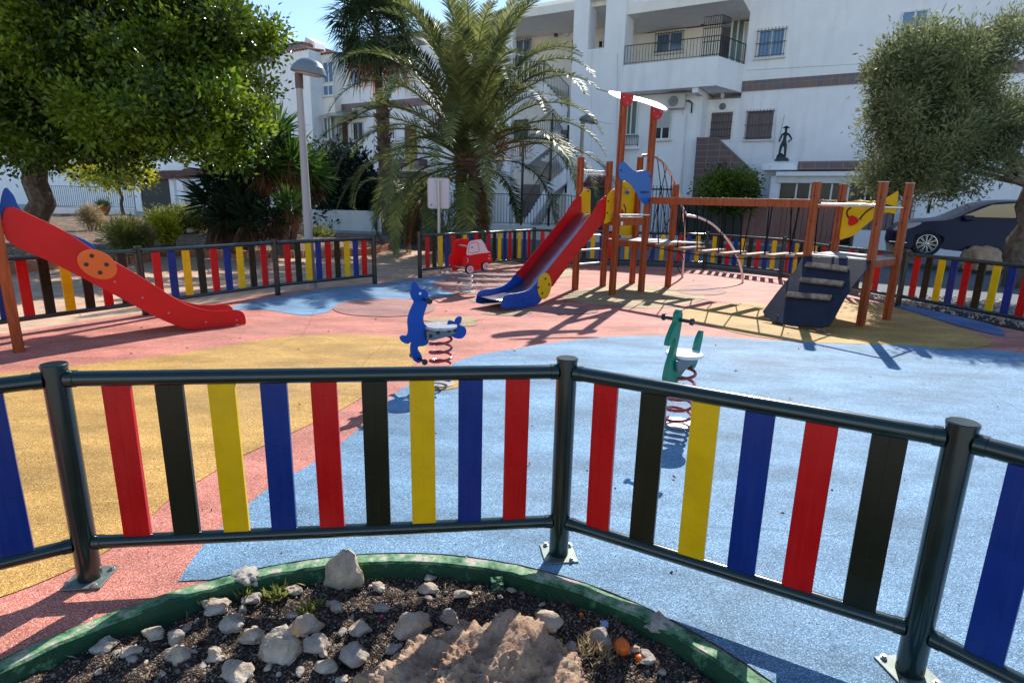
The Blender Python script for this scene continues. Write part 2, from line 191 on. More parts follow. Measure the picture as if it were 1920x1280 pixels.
def curbmat():
    m = mat('curb_paint', (0.02, 0.10, 0.045), 0.75, bump=0.8, bscale=35); t = m.node_tree; L = t.links.new; b = t.nodes['Principled BSDF']
    tc = t.nodes.new('ShaderNodeTexCoord'); n = t.nodes.new('ShaderNodeTexNoise'); n.inputs['Scale'].default_value = 9; n.inputs['Detail'].default_value = 10; n.inputs['Roughness'].default_value = 0.7
    L(tc.outputs['Object'], n.inputs['Vector']); g = t.nodes.new('ShaderNodeNewGeometry'); se = t.nodes.new('ShaderNodeSeparateXYZ'); L(g.outputs['Normal'], se.inputs[0])
    # paint is worn off the top edge, where feet scuff it
    ma = t.nodes.new('ShaderNodeMath'); ma.operation = 'MULTIPLY_ADD'; ma.inputs[1].default_value = 0.2; L(se.outputs[2], ma.inputs[0]); L(n.outputs['Fac'], ma.inputs[2])
    r = t.nodes.new('ShaderNodeValToRGB'); e = r.color_ramp.elements; e[0].position = 0.58; e[0].color = (0.010, 0.062, 0.026, 1); e[1].position = 0.76; e[1].color = (0.46, 0.38, 0.31, 1); e.new(0.63).color = (0.06, 0.17, 0.075, 1); e.new(0.735).color = (0.19, 0.33, 0.17, 1)
    L(ma.outputs[0], r.inputs[0]); L(r.outputs[0], b.inputs['Base Color']); return m
MT['curb'] = curbmat()
def soilmat():
    m = bpy.data.materials.new('soil_speckled'); m.use_nodes = True; t = m.node_tree; b = t.nodes['Principled BSDF']; L = t.links.new; tc = t.nodes.new('ShaderNodeTexCoord')
    v = t.nodes.new('ShaderNodeTexVoronoi'); v.inputs['Scale'].default_value = 150; L(tc.outputs['Object'], v.inputs['Vector']); sp = t.nodes.new('ShaderNodeSeparateColor'); L(v.outputs['Color'], sp.inputs[0])
    r = t.nodes.new('ShaderNodeValToRGB'); e = r.color_ramp.elements; e[0].position = 0; e[0].color = (0.010, 0.007, 0.005, 1); e[1].position = 1; e[1].color = (0.36, 0.28, 0.21, 1); e.new(0.5).color = (0.048, 0.029, 0.02, 1); e.new(0.84).color = (0.14, 0.09, 0.062, 1)
    L(sp.outputs[0], r.inputs[0]); L(r.outputs[0], b.inputs['Base Color']); b.inputs['Roughness'].default_value = 0.95
    n = t.nodes.new('ShaderNodeTexNoise'); n.inputs['Scale'].default_value = 60; n.inputs['Detail'].default_value = 8; L(tc.outputs['Object'], n.inputs['Vector']); ad = t.nodes.new('ShaderNodeMath'); ad.operation = 'SUBTRACT'; L(n.outputs['Fac'], ad.inputs[0]); L(v.outputs['Distance'], ad.inputs[1])
    bp = t.nodes.new('ShaderNodeBump'); bp.inputs['Strength'].default_value = 1.0; bp.inputs['Distance'].default_value = 0.008; L(ad.outputs[0], bp.inputs['Height']); L(bp.outputs[0], b.inputs['Normal']); return m
MT['soil'] = soilmat()
# ------------------------------------------------------------------ mesh helpers
def wl(o):
    p = Vector((0, 0, 0))
    while o is not None: p += o.location; o = o.parent
    return p
class MB:
    def __init__(s): s.v = []; s.f = []
    def add(s, vs, fs):
        k = len(s.v); s.v += [tuple(v) for v in vs]; s.f += [tuple(i+k for i in f) for f in fs]; return s
    def obox(s, o, ex, ey, ez):      # corner + three edge vectors
        o, ex, ey, ez = map(Vector, (o, ex, ey, ez)); vs = [o, o+ex, o+ex+ey, o+ey]; vs += [v+ez for v in vs]
        return s.add(vs, [(0, 3, 2, 1), (4, 5, 6, 7), (0, 1, 5, 4), (1, 2, 6, 5), (2, 3, 7, 6), (3, 0, 4, 7)])
    def cbox(s, c, dx, dy, dz):      # centre + full-size edge vectors
        c, dx, dy, dz = map(Vector, (c, dx, dy, dz)); return s.obox(c-dx/2-dy/2-dz/2, dx, dy, dz)
    def bar(s, a, b, w, h, up=(0, 0, 1)):
        a, b, up = Vector(a), Vector(b), Vector(up); d = (b-a); x = d.cross(up)
        if x.length < 1e-6: x = d.cross(Vector((1, 0, 0)))
        x.normalize(); y = x.cross(d).normalized(); return s.obox(a-x*w/2-y*h/2, x*w, d, y*h)
    def tube(s, pts, r, n=10, caps=True):
        pts = [Vector(p) for p in pts]; rs = r if isinstance(r, (list, tuple)) else [r]*len(pts); k = len(s.v); ref = None
        for i, p in enumerate(pts):
            d = (pts[min(i+1, len(pts)-1)]-pts[max(i-1, 0)]).normalized()
            if ref is None: ref = d.orthogonal().normalized()
            ref = (ref-d*ref.dot(d)).normalized(); q = d.cross(ref)
            for j in range(n):
                a = 2*math.pi*j/n; s.v.append(tuple(p+(ref*math.cos(a)+q*math.sin(a))*rs[i]))
        for i in range(len(pts)-1):
            for j in range(n): s.f.append((k+i*n+j, k+i*n+(j+1) % n, k+(i+1)*n+(j+1) % n, k+(i+1)*n+j))
        if caps: s.f.append(tuple(k+j for j in reversed(range(n)))); s.f.append(tuple(k+(len(pts)-1)*n+j for j in range(n)))
        return s
    def cyl(s, a, b, r, n=20): return s.tube([a, b], r, n)
    def lathe(s, c, prof, n=24, axis=(0, 0, 1), sx=1, sy=1):
        c = Vector(c); z = Vector(axis).normalized(); x = z.orthogonal().normalized() if abs(z.z) < 0.99 else Vector((1, 0, 0)); y = z.cross(x); k = len(s.v)
        for r, h in prof:
            for j in range(n):
                a = 2*math.pi*j/n; s.v.append(tuple(c+x*math.cos(a)*r*sx+y*math.sin(a)*r*sy+z*h))
        for i in range(len(prof)-1):
            for j in range(n): s.f.append((k+i*n+j, k+i*n+(j+1) % n, k+(i+1)*n+(j+1) % n, k+(i+1)*n+j))
        s.f.append(tuple(k+j for j in reversed(range(n)))); s.f.append(tuple(k+(len(prof)-1)*n+j for j in range(n))); return s
    def prism(s, poly, o, ex, ey, nrm, th):   # 2D outline in frame, thickness centred
        o, ex, ey, nrm = map(Vector, (o, ex, ey, nrm)); n = len(poly)
        a = [o+ex*p[0]+ey*p[1]-nrm*th/2 for p in poly]; b = [v+nrm*th for v in a]
        return s.add(a+b, [tuple(reversed(range(n))), tuple(range(n, 2*n))]+[(i, (i+1) % n, n+(i+1) % n, n+i) for i in range(n)])
    def build(s, name, m, parent=None, smooth=False, bevel=0.0, ang=35):
        me = bpy.data.meshes.new(name); off = wl(parent); me.from_pydata([(v[0]-off.x, v[1]-off.y, v[2]-off.z) for v in s.v], [], s.f); me.update()
        bm = bmesh.new(); bm.from_mesh(me); bmesh.ops.recalc_face_normals(bm, faces=bm.faces)
        bm.to_mesh(me); bm.free()
        if smooth:
            me.polygons.foreach_set('use_smooth', [True]*len(me.polygons)); me.set_sharp_from_angle(angle=R(ang))
        me.materials.append(MT[m] if isinstance(m, str) else m)
        o = bpy.data.objects.new(name, me); COL.objects.link(o); o.parent = parent
        if bevel > 0:
            md = o.modifiers.new('bevel', 'BEVEL'); md.width = bevel; md.segments = 2; md.limit_method = 'ANGLE'; md.angle_limit = R(40)
        return o
def tag(o, label, cat, group=None, kind=None):
    if label: o['label'] = label
    if cat: o['category'] = cat
    if group: o['group'] = group
    if kind: o['kind'] = kind
    return o
def thing(name, label, cat, loc=(0, 0, 0), group=None):
    o = bpy.data.objects.new(name, None); COL.objects.link(o); o.location = Vector(loc); o.empty_display_size = 0.2
    return tag(o, label, cat, group)
def struct(o): o['kind'] = 'structure'; return o
def npmesh(name, V, Fq, m, parent=None, smooth=False):
    off = wl(parent); me = bpy.data.meshes.new(name); V = np.asarray(V, dtype=np.float32)-np.array(off, dtype=np.float32); Fq = np.asarray(Fq, dtype=np.int32); k = Fq.shape[1]
    me.vertices.add(len(V)); me.vertices.foreach_set('co', V.ravel()); me.loops.add(Fq.size); me.loops.foreach_set('vertex_index', Fq.ravel())
    me.polygons.add(len(Fq)); me.polygons.foreach_set('loop_start', np.arange(0, Fq.size, k, dtype=np.int32)); me.polygons.foreach_set('loop_total', np.full(len(Fq), k, dtype=np.int32))
    me.update(calc_edges=True); me.materials.append(MT[m] if isinstance(m, str) else m)
    o = bpy.data.objects.new(name, me); COL.objects.link(o); o.parent = parent
    return o
def smooth_poly(pts, n=8, closed=True):     # Catmull-Rom
    out = []; N = len(pts); P = [np.array(p, float) for p in pts]
    for i in range(N if closed else N-1):
        p0, p1, p2, p3 = (P[(i-1) % N], P[i], P[(i+1) % N], P[(i+2) % N]) if closed else (P[max(i-1, 0)], P[i], P[i+1], P[min(i+2, N-1)])
        for j in range(n):
            t = j/n; out.append(tuple(0.5*((2*p1)+(-p0+p2)*t+(2*p0-5*p1+4*p2-p3)*t*t+(-p0+3*p1-3*p2+p3)*t**3)))
    if not closed: out.append(tuple(P[-1]))
    return out
def leaves(C, N, size, aspect=0.45, jitter=0.35, fold=0.25, droop=0.0):
    """C: (n,3) positions, N: (n,3) preferred leaf directions"""
    n = len(C); D = N+rng.normal(0, 0.7, (n, 3)); D[:, 2] -= droop; D /= np.linalg.norm(D, axis=1)[:, None]
    A = rng.normal(0, 1, (n, 3)); A[:, 2] *= 0.5; S = np.cross(D, A); S /= np.linalg.norm(S, axis=1)[:, None]; U = np.cross(S, D)
    s = (size*(1+rng.uniform(-jitter, jitter, n)))[:, None]
    b = C; t = C+D*s; l = C+D*s*0.5+S*s*aspect*0.5+U*s*fold*0.3; r = C+D*s*0.5-S*s*aspect*0.5+U*s*fold*0.3
    V = np.stack([b, l, t, r], 1).reshape(-1, 3); k = np.arange(n)*4
    Fq = np.concatenate([np.stack([k, k+1, k+2], 1), np.stack([k, k+2, k+3], 1)]); return V, Fq
def blob_points(blobs, n, shell=0.55, seed=0, clump=0.16, per=14):
    """clumped points through a set of ellipsoids [(c, r)], denser towards the outside; returns points and outward directions"""
    rg = np.random.default_rng(seed); vol = np.array([r[0]*r[1]*r[2] for c, r in blobs])**0.8; vol /= vol.sum(); P = []; D = []
    nt_ = n//per; ch = rg.choice(len(blobs), nt_, p=vol)
    for i in range(nt_):
        c, r = blobs[ch[i]]; d = rg.normal(0, 1, 3); d /= np.linalg.norm(d); rad = shell+(1-shell)*rg.random()**0.7; rad *= 1+0.13*math.sin(d[0]*5+ch[i])*math.cos(d[2]*6+ch[i]*2)
        p = np.array(c)+d*np.array(r)*rad; out = d*0.6+np.array([0, 0, 0.25])
        q = p+rg.normal(0, clump, (per, 3)); P.append(q); D.append(np.repeat(out[None], per, 0)+(q-p)/clump*0.5)
    return np.concatenate(P), np.concatenate(D)
def foliage(name, m, parent, blobs, n, size, seed, aspect=0.45, shell=0.55, clump=0.16, per=14, droop=0.0):
    P, D = blob_points(blobs, n, shell, seed, clump, per); V, Fq = leaves(P, D, size, aspect, droop=droop); return npmesh(name, V, Fq, m, parent)
def clumpy(blobs, k=7, f=0.42, core=0.74, seed=0):
    """break smooth ellipsoids into a core and a ring of smaller sprays, for an uneven outline"""
    rg = np.random.default_rng(seed); out = []
    for c, r in blobs:
        c = np.array(c); r = np.array(r); out.append((c, tuple(r*core)))
        for _ in range(k):
            d = rg.normal(0, 1, 3); d[2] *= 0.8; d /= np.linalg.norm(d); q = f*rg.uniform(0.6, 1.25); out.append((c+d*r*rg.uniform(0.72, 1.02), tuple(r*q)))
    return out
def limb(mb, a, b, r0, r1, n=6, wob=0.06, seed=0):
    rg = random.Random(seed); a, b = Vector(a), Vector(b); L = (b-a).length; pts = []; rs = []
    for i in range(n+1):
        t = i/n; p = a.lerp(b, t)+(Vector((rg.uniform(-1, 1), rg.uniform(-1, 1), rg.uniform(-.5, .5)))*wob*L if 0 < i < n else Vector()); pts.append(p); rs.append(r0+(r1-r0)*t)
    mb.tube(pts, rs, 8); return pts
# ================================================================== GROUND
def sheet(name, poly, z, m, th=0.0):
    mb = MB(); n = len(poly); top = [(p[0], p[1], z) for p in poly]
    if th: mb.add(top+[(p[0], p[1], z-th) for p in poly], [tuple(range(n))]+[(i, n+i, n+(i+1) % n, (i+1) % n) for i in range(n)])
    else: mb.add(top, [tuple(range(n))])
    # triangulate concave outline safely
    me = bpy.data.meshes.new(name); me.from_pydata(mb.v, [], mb.f); bm = bmesh.new(); bm.from_mesh(me); bmesh.ops.triangulate(bm, faces=[f for f in bm.faces if len(f.verts) > 4], ngon_method='EAR_CLIP')
    bmesh.ops.recalc_face_normals(bm, faces=bm.faces); 
    if not th:
        for f in bm.faces:
            if f.normal.z < 0: f.normal_flip()
    bm.to_mesh(me); bm.free(); me.materials.append(MT[m]); o = bpy.data.objects.new(name, me); COL.objects.link(o); return struct(o)
g = MB(); g.add([(-300, -60, -0.17), (300, -60, -0.17), (300, 400, -0.17), (-300, 400, -0.17)], [(0, 1, 2, 3)]); struct(g.build('ground', 'paving'))
BZ = -0.052
CC = (-0.42, 0.70); CR = 1.60
def arc(r, a0, a1, n): return [(CC[0]+r*math.cos(R(a0+(a1-a0)*i/n)), CC[1]+r*math.sin(R(a0+(a1-a0)*i/n))) for i in range(n+1)]
FL = [(-7.85, 2.0), (-6.8, 3.85), (-5.77, 5.6), (-4.75, 7.38), (-3.73, 9.12), (-2.53, 10.57)]            # fence posts, far left run
FR = [(-1.85, 11.5), (-0.69, 12.96), (0.49, 14.51), (2.55, 14.36), (4.62, 14.13), (5.8, 12.65), (5.85, 10.85), (6.22, 9.3), (6.72, 7.35), (7.2, 5.4), (7.7, 3.4)]
rub = [(2.5, -0.6)]+[(x, y) for x, y in arc(CR+0.005, -35, 215, 60)]+[(-3.5, -0.6), (-8.3, 0.6)]+[(p[0]-0.14, p[1]+0.1) for p in FL]+[(-2.2, 11.2)]+[(-1.98, 11.62), (-0.8, 13.1), (0.42, 14.68), (2.55, 14.55), (4.7, 14.33), (5.98, 12.7), (6.03, 10.85)]+[(6.12, 9.9), (6.3, 9.0), (7.0, 6.6), (7.9, 3.2), (8.2, -0.6)]
sheet('rubber_surface', rub, 0.0, 'pink', 0.16)
def zone(name, px, z, m, n=6, extra=None):
    pts = [tuple(G(x, y)[:2]) for x, y in px]; pts = smooth_poly(pts, n); 
    return sheet(name, pts, z, m)
# blue sea at the front: photo outline, then round the curb
bl = [(735, 745), (690, 790), (600, 860), (520, 905), (470, 942), (380, 1025), (335, 1090)]
left_edge = smooth_poly([tuple(G(x, y)[:2]) for x, y in bl], 6, False)
top_edge = smooth_poly([tuple(G(x, y)[:2]) for x, y in [(735, 745), (765, 722), (830, 700), (850, 681), (900, 665), (980, 652), (1060, 640), (1160, 631), (1300, 630), (1440, 638), (1600, 644), (1760, 649), (1900, 660)]], 6, False)
ed = [(x, y) for x, y in arc(CR+0.006, -35, 120, 40) if not (x < left_edge[-1][0])]
blue = left_edge[::-1][:0]+ed+left_edge[::-1]+top_edge[1:]+[(7.75, 3.4), (8.1, -0.5), (2.45, -0.5)]
sheet('blue_rubber_area', blue, 0.004, 'blue')
zone('ochre_rubber_area', [(-160, 735), (60, 695), (160, 684), (300, 668), (420, 650), (520, 633), (640, 627), (740, 632), (796, 645), (790, 672), (765, 692), (690, 738), (640, 768), (530, 820), (440, 862), (380, 898), (325, 932), (283, 968), (235, 1010), (160, 1055), (0, 1120), (-160, 1150)], 0.004, 'ochre')
zone('ochre_rubber_patch', [(775, 716), (800, 706), (850, 702), (880, 708), (872, 722), (835, 732), (790, 730)], 0.008, 'ochre')
zone('blue_rubber_shore', [(300, 605), (380, 590), (470, 566), (521, 557), (610, 542), (703, 533), (760, 526), (790, 522), (850, 514), (905, 508), (900, 516), (850, 522), (815, 530), (838, 545), (850, 553), (790, 560), (700, 562), (640, 572), (615, 585), (590, 590), (560, 591), (520, 584), (470, 580), (400, 588)], 0.004, 'blue')
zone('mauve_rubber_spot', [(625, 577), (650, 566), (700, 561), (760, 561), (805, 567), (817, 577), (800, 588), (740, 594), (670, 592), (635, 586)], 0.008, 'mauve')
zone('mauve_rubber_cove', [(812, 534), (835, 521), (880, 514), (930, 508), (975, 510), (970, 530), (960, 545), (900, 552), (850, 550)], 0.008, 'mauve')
zone('ochre_rubber_island', [(1055, 560), (1080, 545), (1140, 535), (1200, 533), (1290, 545), (1322, 556), (1300, 568), (1230, 578), (1150, 574), (1090, 568)], 0.004, 'paleo')
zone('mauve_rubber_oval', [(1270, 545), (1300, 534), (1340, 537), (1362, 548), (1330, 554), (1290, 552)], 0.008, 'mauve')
zone('ochre_rubber_beach', [(1262, 592), (1300, 578), (1400, 568), (1450, 572), (1560, 562), (1680, 578), (1760, 602), (1860, 640), (1800, 655), (1700, 648), (1600, 645), (1500, 641), (1400, 628), (1310, 606)], 0.006, 'ochre')
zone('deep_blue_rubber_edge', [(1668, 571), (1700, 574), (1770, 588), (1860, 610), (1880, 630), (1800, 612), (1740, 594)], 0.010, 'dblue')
zone('ochre_rubber_spot', [(990, 512), (1060, 505), (1090, 510), (1060, 520), (1000, 522)], 0.006, 'paleo')
for px in ([(880, 563), (920, 560), (945, 566), (915, 571)], [(905, 588), (950, 583), (1000, 585), (960, 592)], [(790, 600), (860, 594), (900, 600), (850, 606)], [(865, 606), (890, 604), (893, 610), (870, 612)]):
    zone('worn_ochre_patch', px, 0.006, 'paleo', 5)
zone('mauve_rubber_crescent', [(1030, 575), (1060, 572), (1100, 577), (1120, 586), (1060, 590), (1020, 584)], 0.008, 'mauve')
# curb ring
mb = MB(); n = 150
for i in range(n+1):
    a = R(-35+250*i/n); j = mnoise.noise(Vector((i*0.35, 1, 0)))*0.012; k = mnoise.noise(Vector((i*0.9, 5, 0)))*0.006; c, s_ = math.cos(a), math.sin(a)
    for r, z in ((CR-0.082, -0.2), (CR-0.074+j*0.3, -0.05), (CR-0.068+j*0.5, -0.003+k), (CR-0.060+j*0.6, 0.006+k), (CR-0.008+k, 0.007+j*0.4), (CR+0.003, -0.004), (CR+0.003, -0.2)):
        mb.v.append((CC[0]+c*r, CC[1]+s_*r, z))
    if i < n:
        for q in range(6): mb.f.append((i*7+q, i*7+q+1, i*7+7+q+1, i*7+7+q))
tag(mb.build('planter_curb', 'curb', smooth=True, ang=32), 'curved curb with flaking green paint around the stony planting bed', 'curb')
# chipped patches of bare concrete on the curb
def rock(name, c, r, m, seed, label=None, cat=None, sub=3, rough=0.28, group=None, parent=None, rot=0, freq=1.6, flat=0.0, kind=None):
    bm = bmesh.new(); bmesh.ops.create_icosphere(bm, subdivisions=sub, radius=1)
    rg = random.Random(seed); cuts = [(Vector((rg.gauss(0, 1), rg.gauss(0, 1), rg.gauss(0, 0.8))).normalized(), rg.uniform(0.50, 0.85)) for _ in range(11)]
    off = Vector((seed*3.1, seed*1.7, 0)); cr, sr = math.cos(rot), math.sin(rot)
    for v in bm.verts:
        p = v.co.normalized()
        for nn, dd in cuts:
            e = p.dot(nn)-dd
            if e > 0: p = p-nn*e*0.85
        p = p*(1+rough*mnoise.fractal(p*freq+off, 1.0, 2.0, 5)*0.6)
        if p.z < -flat-0.35: p.z = -flat-0.35
        q = Vector((p.x*r[0], p.y*r[1], p.z*r[2])); v.co = Vector((q.x*cr-q.y*sr, q.x*sr+q.y*cr, q.z))
    me = bpy.data.meshes.new(name); bm.to_mesh(me); bm.free(); me.polygons.foreach_set('use_smooth', [True]*len(me.polygons)); me.set_sharp_from_angle(angle=R(38)); me.materials.append(MT[m])
    o = bpy.data.objects.new(name, me); COL.objects.link(o); o.location = Vector(c); o.parent = parent
    if label or cat: tag(o, label, cat, group, kind)
    return o
for i, (x, y, s_, lb) in enumerate([(1228, 1150, 0.06, 'bare crumbly concrete patch on the curb below the yellow slat'), (470, 1070, 0.062, 'grey crumbly concrete patch on the curb left of the upright stone'), (880, 1036, 0.028, 'small chip of pale concrete at the back rim of the curb')]):
    g_ = G(x, y); rock('concrete_patch', (g_.x, g_.y-0.03, -0.012), (s_, s_, s_*0.75), 'concrete', 30+i, lb, 'concrete patch', rough=0.5, sub=4, freq=2.5)
# bed of soil inside the curb
N_ = 170; V = []; Fq = []
for i in range(N_):
    for j in range(N_):
        x = CC[0]-1.56+3.12*i/(N_-1); y = CC[1]-0.7+2.3*j/(N_-1)
        z = BZ-0.01+0.03*mnoise.fractal(Vector((x*2.2, y*2.2, 3)), 1, 2, 4)+0.022*mnoise.fractal(Vector((x*22, y*22, 1)), 0.8, 2, 4)
        rr = math.hypot(x-CC[0], y-CC[1])
        if rr > CR-0.05: z = -0.19
        V.append((x, y, z))
for i in range(N_-1):
    for j in range(N_-1):
        a = i*N_+j; Fq.append((a, a+N_, a+N_+1, a+1))
struct(npmesh('bed_ground', V, Fq, 'soil', smooth=True))
def bedz(x, y): return BZ-0.01+0.03*mnoise.fractal(Vector((x*2.2, y*2.2, 3)), 1, 2, 4)
# pebbles and twigs: uncountable
def pebbles(name, n, box, size, m, zf, seed, label, inside=None):
    rg = np.random.default_rng(seed); Vs = []; Fs = []; base = np.array([(1, 0, 0), (-1, 0, 0), (0, 1, 0), (0, -1, 0), (0, 0, 1), (0, 0, -1)], float); fc = [(0, 2, 4), (2, 1, 4), (1, 3, 4), (3, 0, 4), (2, 0, 5), (1, 2, 5), (3, 1, 5), (0, 3, 5)]
    k = 0
    while k < n:
        x = rg.uniform(box[0], box[1]); y = rg.uniform(box[2], box[3])
        if inside and not inside(x, y): continue
        s_ = size*rg.uniform(0.4, 1.4)*(1 if rg.random() > 0.06 else 2.2); q, _ = np.linalg.qr(rg.normal(0, 1, (3, 3))); v = (base*(1+rg.uniform(-.35, .35, (6, 1)))*np.array([1, 0.8, 0.6]))@q*s_
        Vs.append(v+np.array([x, y, zf(x, y)+s_*0.25])); Fs += [tuple(i+k*6 for i in f) for f in fc]; k += 1
    o = npmesh(name, np.concatenate(Vs), Fs, m); tag(o, label, None, None, 'stuff'); return o
inb = lambda x, y: math.hypot(x-CC[0], y-CC[1]) < CR-0.10
pebbles('gravel', 3800, (-2, 1.2, 0.7, 2.25), 0.0055, 'rock2', bedz, 3, 'fine grey gravel scattered over the dark bed soil', inb)
pebbles('soil_crumbs', 9000, (-2, 1.2, 0.9, 2.25), 0.0048, 'soil', bedz, 4, 'dark crumbs of soil and bark in the bed', inb)
rg = np.random.default_rng(5); P = []
while len(P) < 900:
    x, y = rg.uniform(-2, 1.1), rg.uniform(0.9, 2.2)
    if inb(x, y): P.append((x, y, bedz(x, y)+0.012))
P = np.array(P); D = rg.normal(0, 1, P.shape); D[:, 2] *= 0.12; V, Fq = leaves(P, D, 0.035, 0.10, 0.6, 0.2)
tag(npmesh('dry_twigs', V, Fq, 'dry_leaf'), 'dry straw, twigs and leaf scraps lying in the bed', None, None, 'stuff')
# ---- stones in the bed: photo x, y, half width px, half height px
ST = [(638, 1066, 38, 46, 'rock', 'upright knobbly pale stone leaning on the green curb'), (572, 1169, 31, 27, 'rock', 'rounded pale stone touching the taller block behind it in the bed'), (520, 1210, 40, 34, 'rock', 'large faceted cream stone in the lower left middle of the bed'),
 (590, 1207, 25, 20, 'rock2', 'grey four sided stone right of the large cream stone'), (765, 1166, 35, 28, 'rock', 'angular light stone just behind the big brown rock'), (1027, 1164, 30, 22, 'rock', 'smooth oval pinkish stone right of the big brown rock'),
 (430, 1165, 28, 19, 'rock2', 'slanted grey flat stone left of centre of the bed'), (400, 1140, 28, 12, 'rock', 'long low pale stone near the small weeds'), (327, 1194, 19, 16, 'rock2', 'small round grey stone near the litter wrapper'), (330, 1228, 25, 18, 'rock', 'speckled cream stone at the lower left front of the bed'),
 (285, 1183, 20, 16, 'rock', 'orange tinted oval stone beside the litter wrapper'), (186, 1210, 24, 18, 'rock2', 'brown grey stone under the left curb end'), (405, 1228, 20, 16, 'rock', 'pinkish block stone cut by the lower photo edge'), (672, 1175, 22, 14, 'rock', 'low white stone between the rounded stone and the angular stone'),
 (843, 1155, 18, 15, 'rock2', 'small pointed stone behind the big brown rock'), (655, 1226, 32, 20, 'rock2', 'rough grey stone at the left foot of the big brown rock'), (628, 1136, 18, 12, 'rock2', 'half buried round stone below the upright stone'), (714, 1138, 15, 8, 'rock2', 'thin grey stone right below the upright stone'),
 (708, 1100, 14, 8, 'rock', 'little tan clod behind the bed centre near the curb'), (800, 1102, 18, 12, 'rock', 'crumbly pale clod in the middle of the back bed'), (868, 1113, 17, 8, 'rock', 'thin white stone in the right of the back bed'), (805, 1082, 12, 6, 'rock', 'tiny white flat stone close under the curb'),
 (548, 1105, 16, 11, 'rock', 'tan chunk left of the upright stone'), (1130, 1196, 24, 20, 'rock2', 'grey stone just left of the orange fruit'), (1071, 1211, 13, 10, 'rock2', 'round grey pebble beside the green leaf bit'), (470, 1122, 20, 12, 'rock2', 'mossy grey stone beside the sprouting weeds'),
 (545, 1152, 13, 8, 'rock2', 'small flat stone behind the rounded pale stone'), (470, 1193, 27, 14, 'rock', 'pale flake stone left of the large cream stone'), (237, 1222, 22, 12, 'rock', 'long sandy flake in the lower left of the bed'), (1192, 1214, 10, 7, 'rock', 'white chip beside the orange fruit'), (795, 1194, 14, 13, 'rock2', 'small stone wedged against the big brown rock'), (605, 1248, 24, 12, 'rock', 'pale stone cut off by the lower edge of the photo'), (1215, 1232, 22, 12, 'rock2', 'pinkish stone near the lower right bed corner'), (735, 1215, 18, 11, 'rock2', 'rough pebble cluster at the brown rock foot'), (440, 1262, 34, 18, 'rock', 'cream stone at the very front left of the bed'), (960, 1105, 9, 5, 'rock2', 'pebble below the loose green paint flake')]
for i, (x, y, hw, hh, m, lb) in enumerate(ST):
    p = G(x, y+hh*0.75, BZ); d = p.y; wx = hw*d/F*1.3; wz = hh*d/F*1.3
    rock('stone', (p.x, p.y+wx*0.35, BZ+wz*0.22), (wx, wx*0.72, wz), m, 50+i, lb, 'stone', sub=4, rough=0.30+0.25*((i*7) % 5)/4, group='stones in the planting bed', rot=(i*1.3) % 0.9-0.45)
k = 0
rg = random.Random(21)
while k < 30:
    x, y = rg.uniform(170, 1330), rg.uniform(1110, 1275); p = G(x, y, BZ)
    if not inb(p.x, p.y) or 680 < x < 1120 and y > 1140: continue
    s_ = rg.uniform(0.010, 0.02); rock('small_stone', (p.x, p.y, bedz(p.x, p.y)+s_*0.3), (s_*1.3, s_, s_*0.8), rg.choice(['rock', 'rock2', 'rock2']), 200+k, 'small loose stone strewn between the larger stones of the bed', 'stone', sub=2, group='small loose stones in the bed', rot=rg.random()*3); k += 1
# big brown rock (two lobes)
bm = bmesh.new(); bmesh.ops.create_icosphere(bm, subdivisions=7, radius=1)
for v in bm.verts:
    p = v.co.copy(); a = Vector((p.x*0.405, p.y*0.33, p.z*0.17))
    h = 0.085*math.exp(-((a.x-0.14)**2+(a.y-0.17)**2)/0.018)+0.05*math.exp(-((a.x+0.2)**2+(a.y+0.05)**2)/0.04)
    if p.z > 0: a.z += h
    f_ = mnoise.fractal(a*7, 0.9, 2, 5); g2 = mnoise.fractal(a*32+Vector((3, 1, 2)), 0.8, 2, 4); r_ = 1-abs(mnoise.noise(a*9))*0.9
    g3 = mnoise.fractal(a*85, 0.7, 2, 3); bl2 = abs(mnoise.noise(a*16+Vector((7, 2, 1))))+0.5*abs(mnoise.noise(a*34)); a += p*(0.05*f_+0.015*g2+0.006*g3+0.022*bl2-0.01*r_); v.co = a
me = bpy.data.meshes.new('large_rock'); bm.to_mesh(me); bm.free(); me.polygons.foreach_set('use_smooth', [True]*len(me.polygons)); me.set_sharp_from_angle(angle=R(40)); me.materials.append(MT['bigrock'])
o = bpy.data.objects.new('large_rock', me); COL.objects.link(o); o.location = (-0.10, 1.52, BZ-0.02); o.rotation_euler = (0, 0, R(8))
tag(o, 'big rough reddish brown rock at the front middle of the planting bed', 'rock')
# fruit and litter
def lathe_obj(name, c, r, m, label, cat):
    mb = MB(); prof = [(r*math.sin(math.pi*i/14)*1.0, -r*0.88*math.cos(math.pi*i/14)) for i in range(15)]; prof[0] = (0.001, prof[0][1]+r*0.05); prof[-1] = (0.001, prof[-1][1]-r*0.09)
    mb.lathe((0, 0, 0), prof, 28); o = mb.build(name, m, smooth=True); o.location = c; o.rotation_euler = (0.4, 0.5, 0); return tag(o, label, cat)
p = G(1166, 1222, BZ); lathe_obj('orange_fruit', (p.x, p.y, BZ+0.024), 0.030, 'fruit', 'ripe orange fruit lying whole among stones by the curb', 'orange')
p = G(1199, 1238, BZ); lathe_obj('orange_fruit', (p.x, p.y, BZ+0.008), 0.016, 'fruit', 'smaller orange piece of fruit sunk in the soil below the whole orange', 'orange')
p = G(1090, 1152, BZ); lathe_obj('orange_fruit', (p.x, p.y, BZ), 0.010, 'fruit', 'tiny orange scrap near the curb above the smooth oval stone', 'fruit scrap')
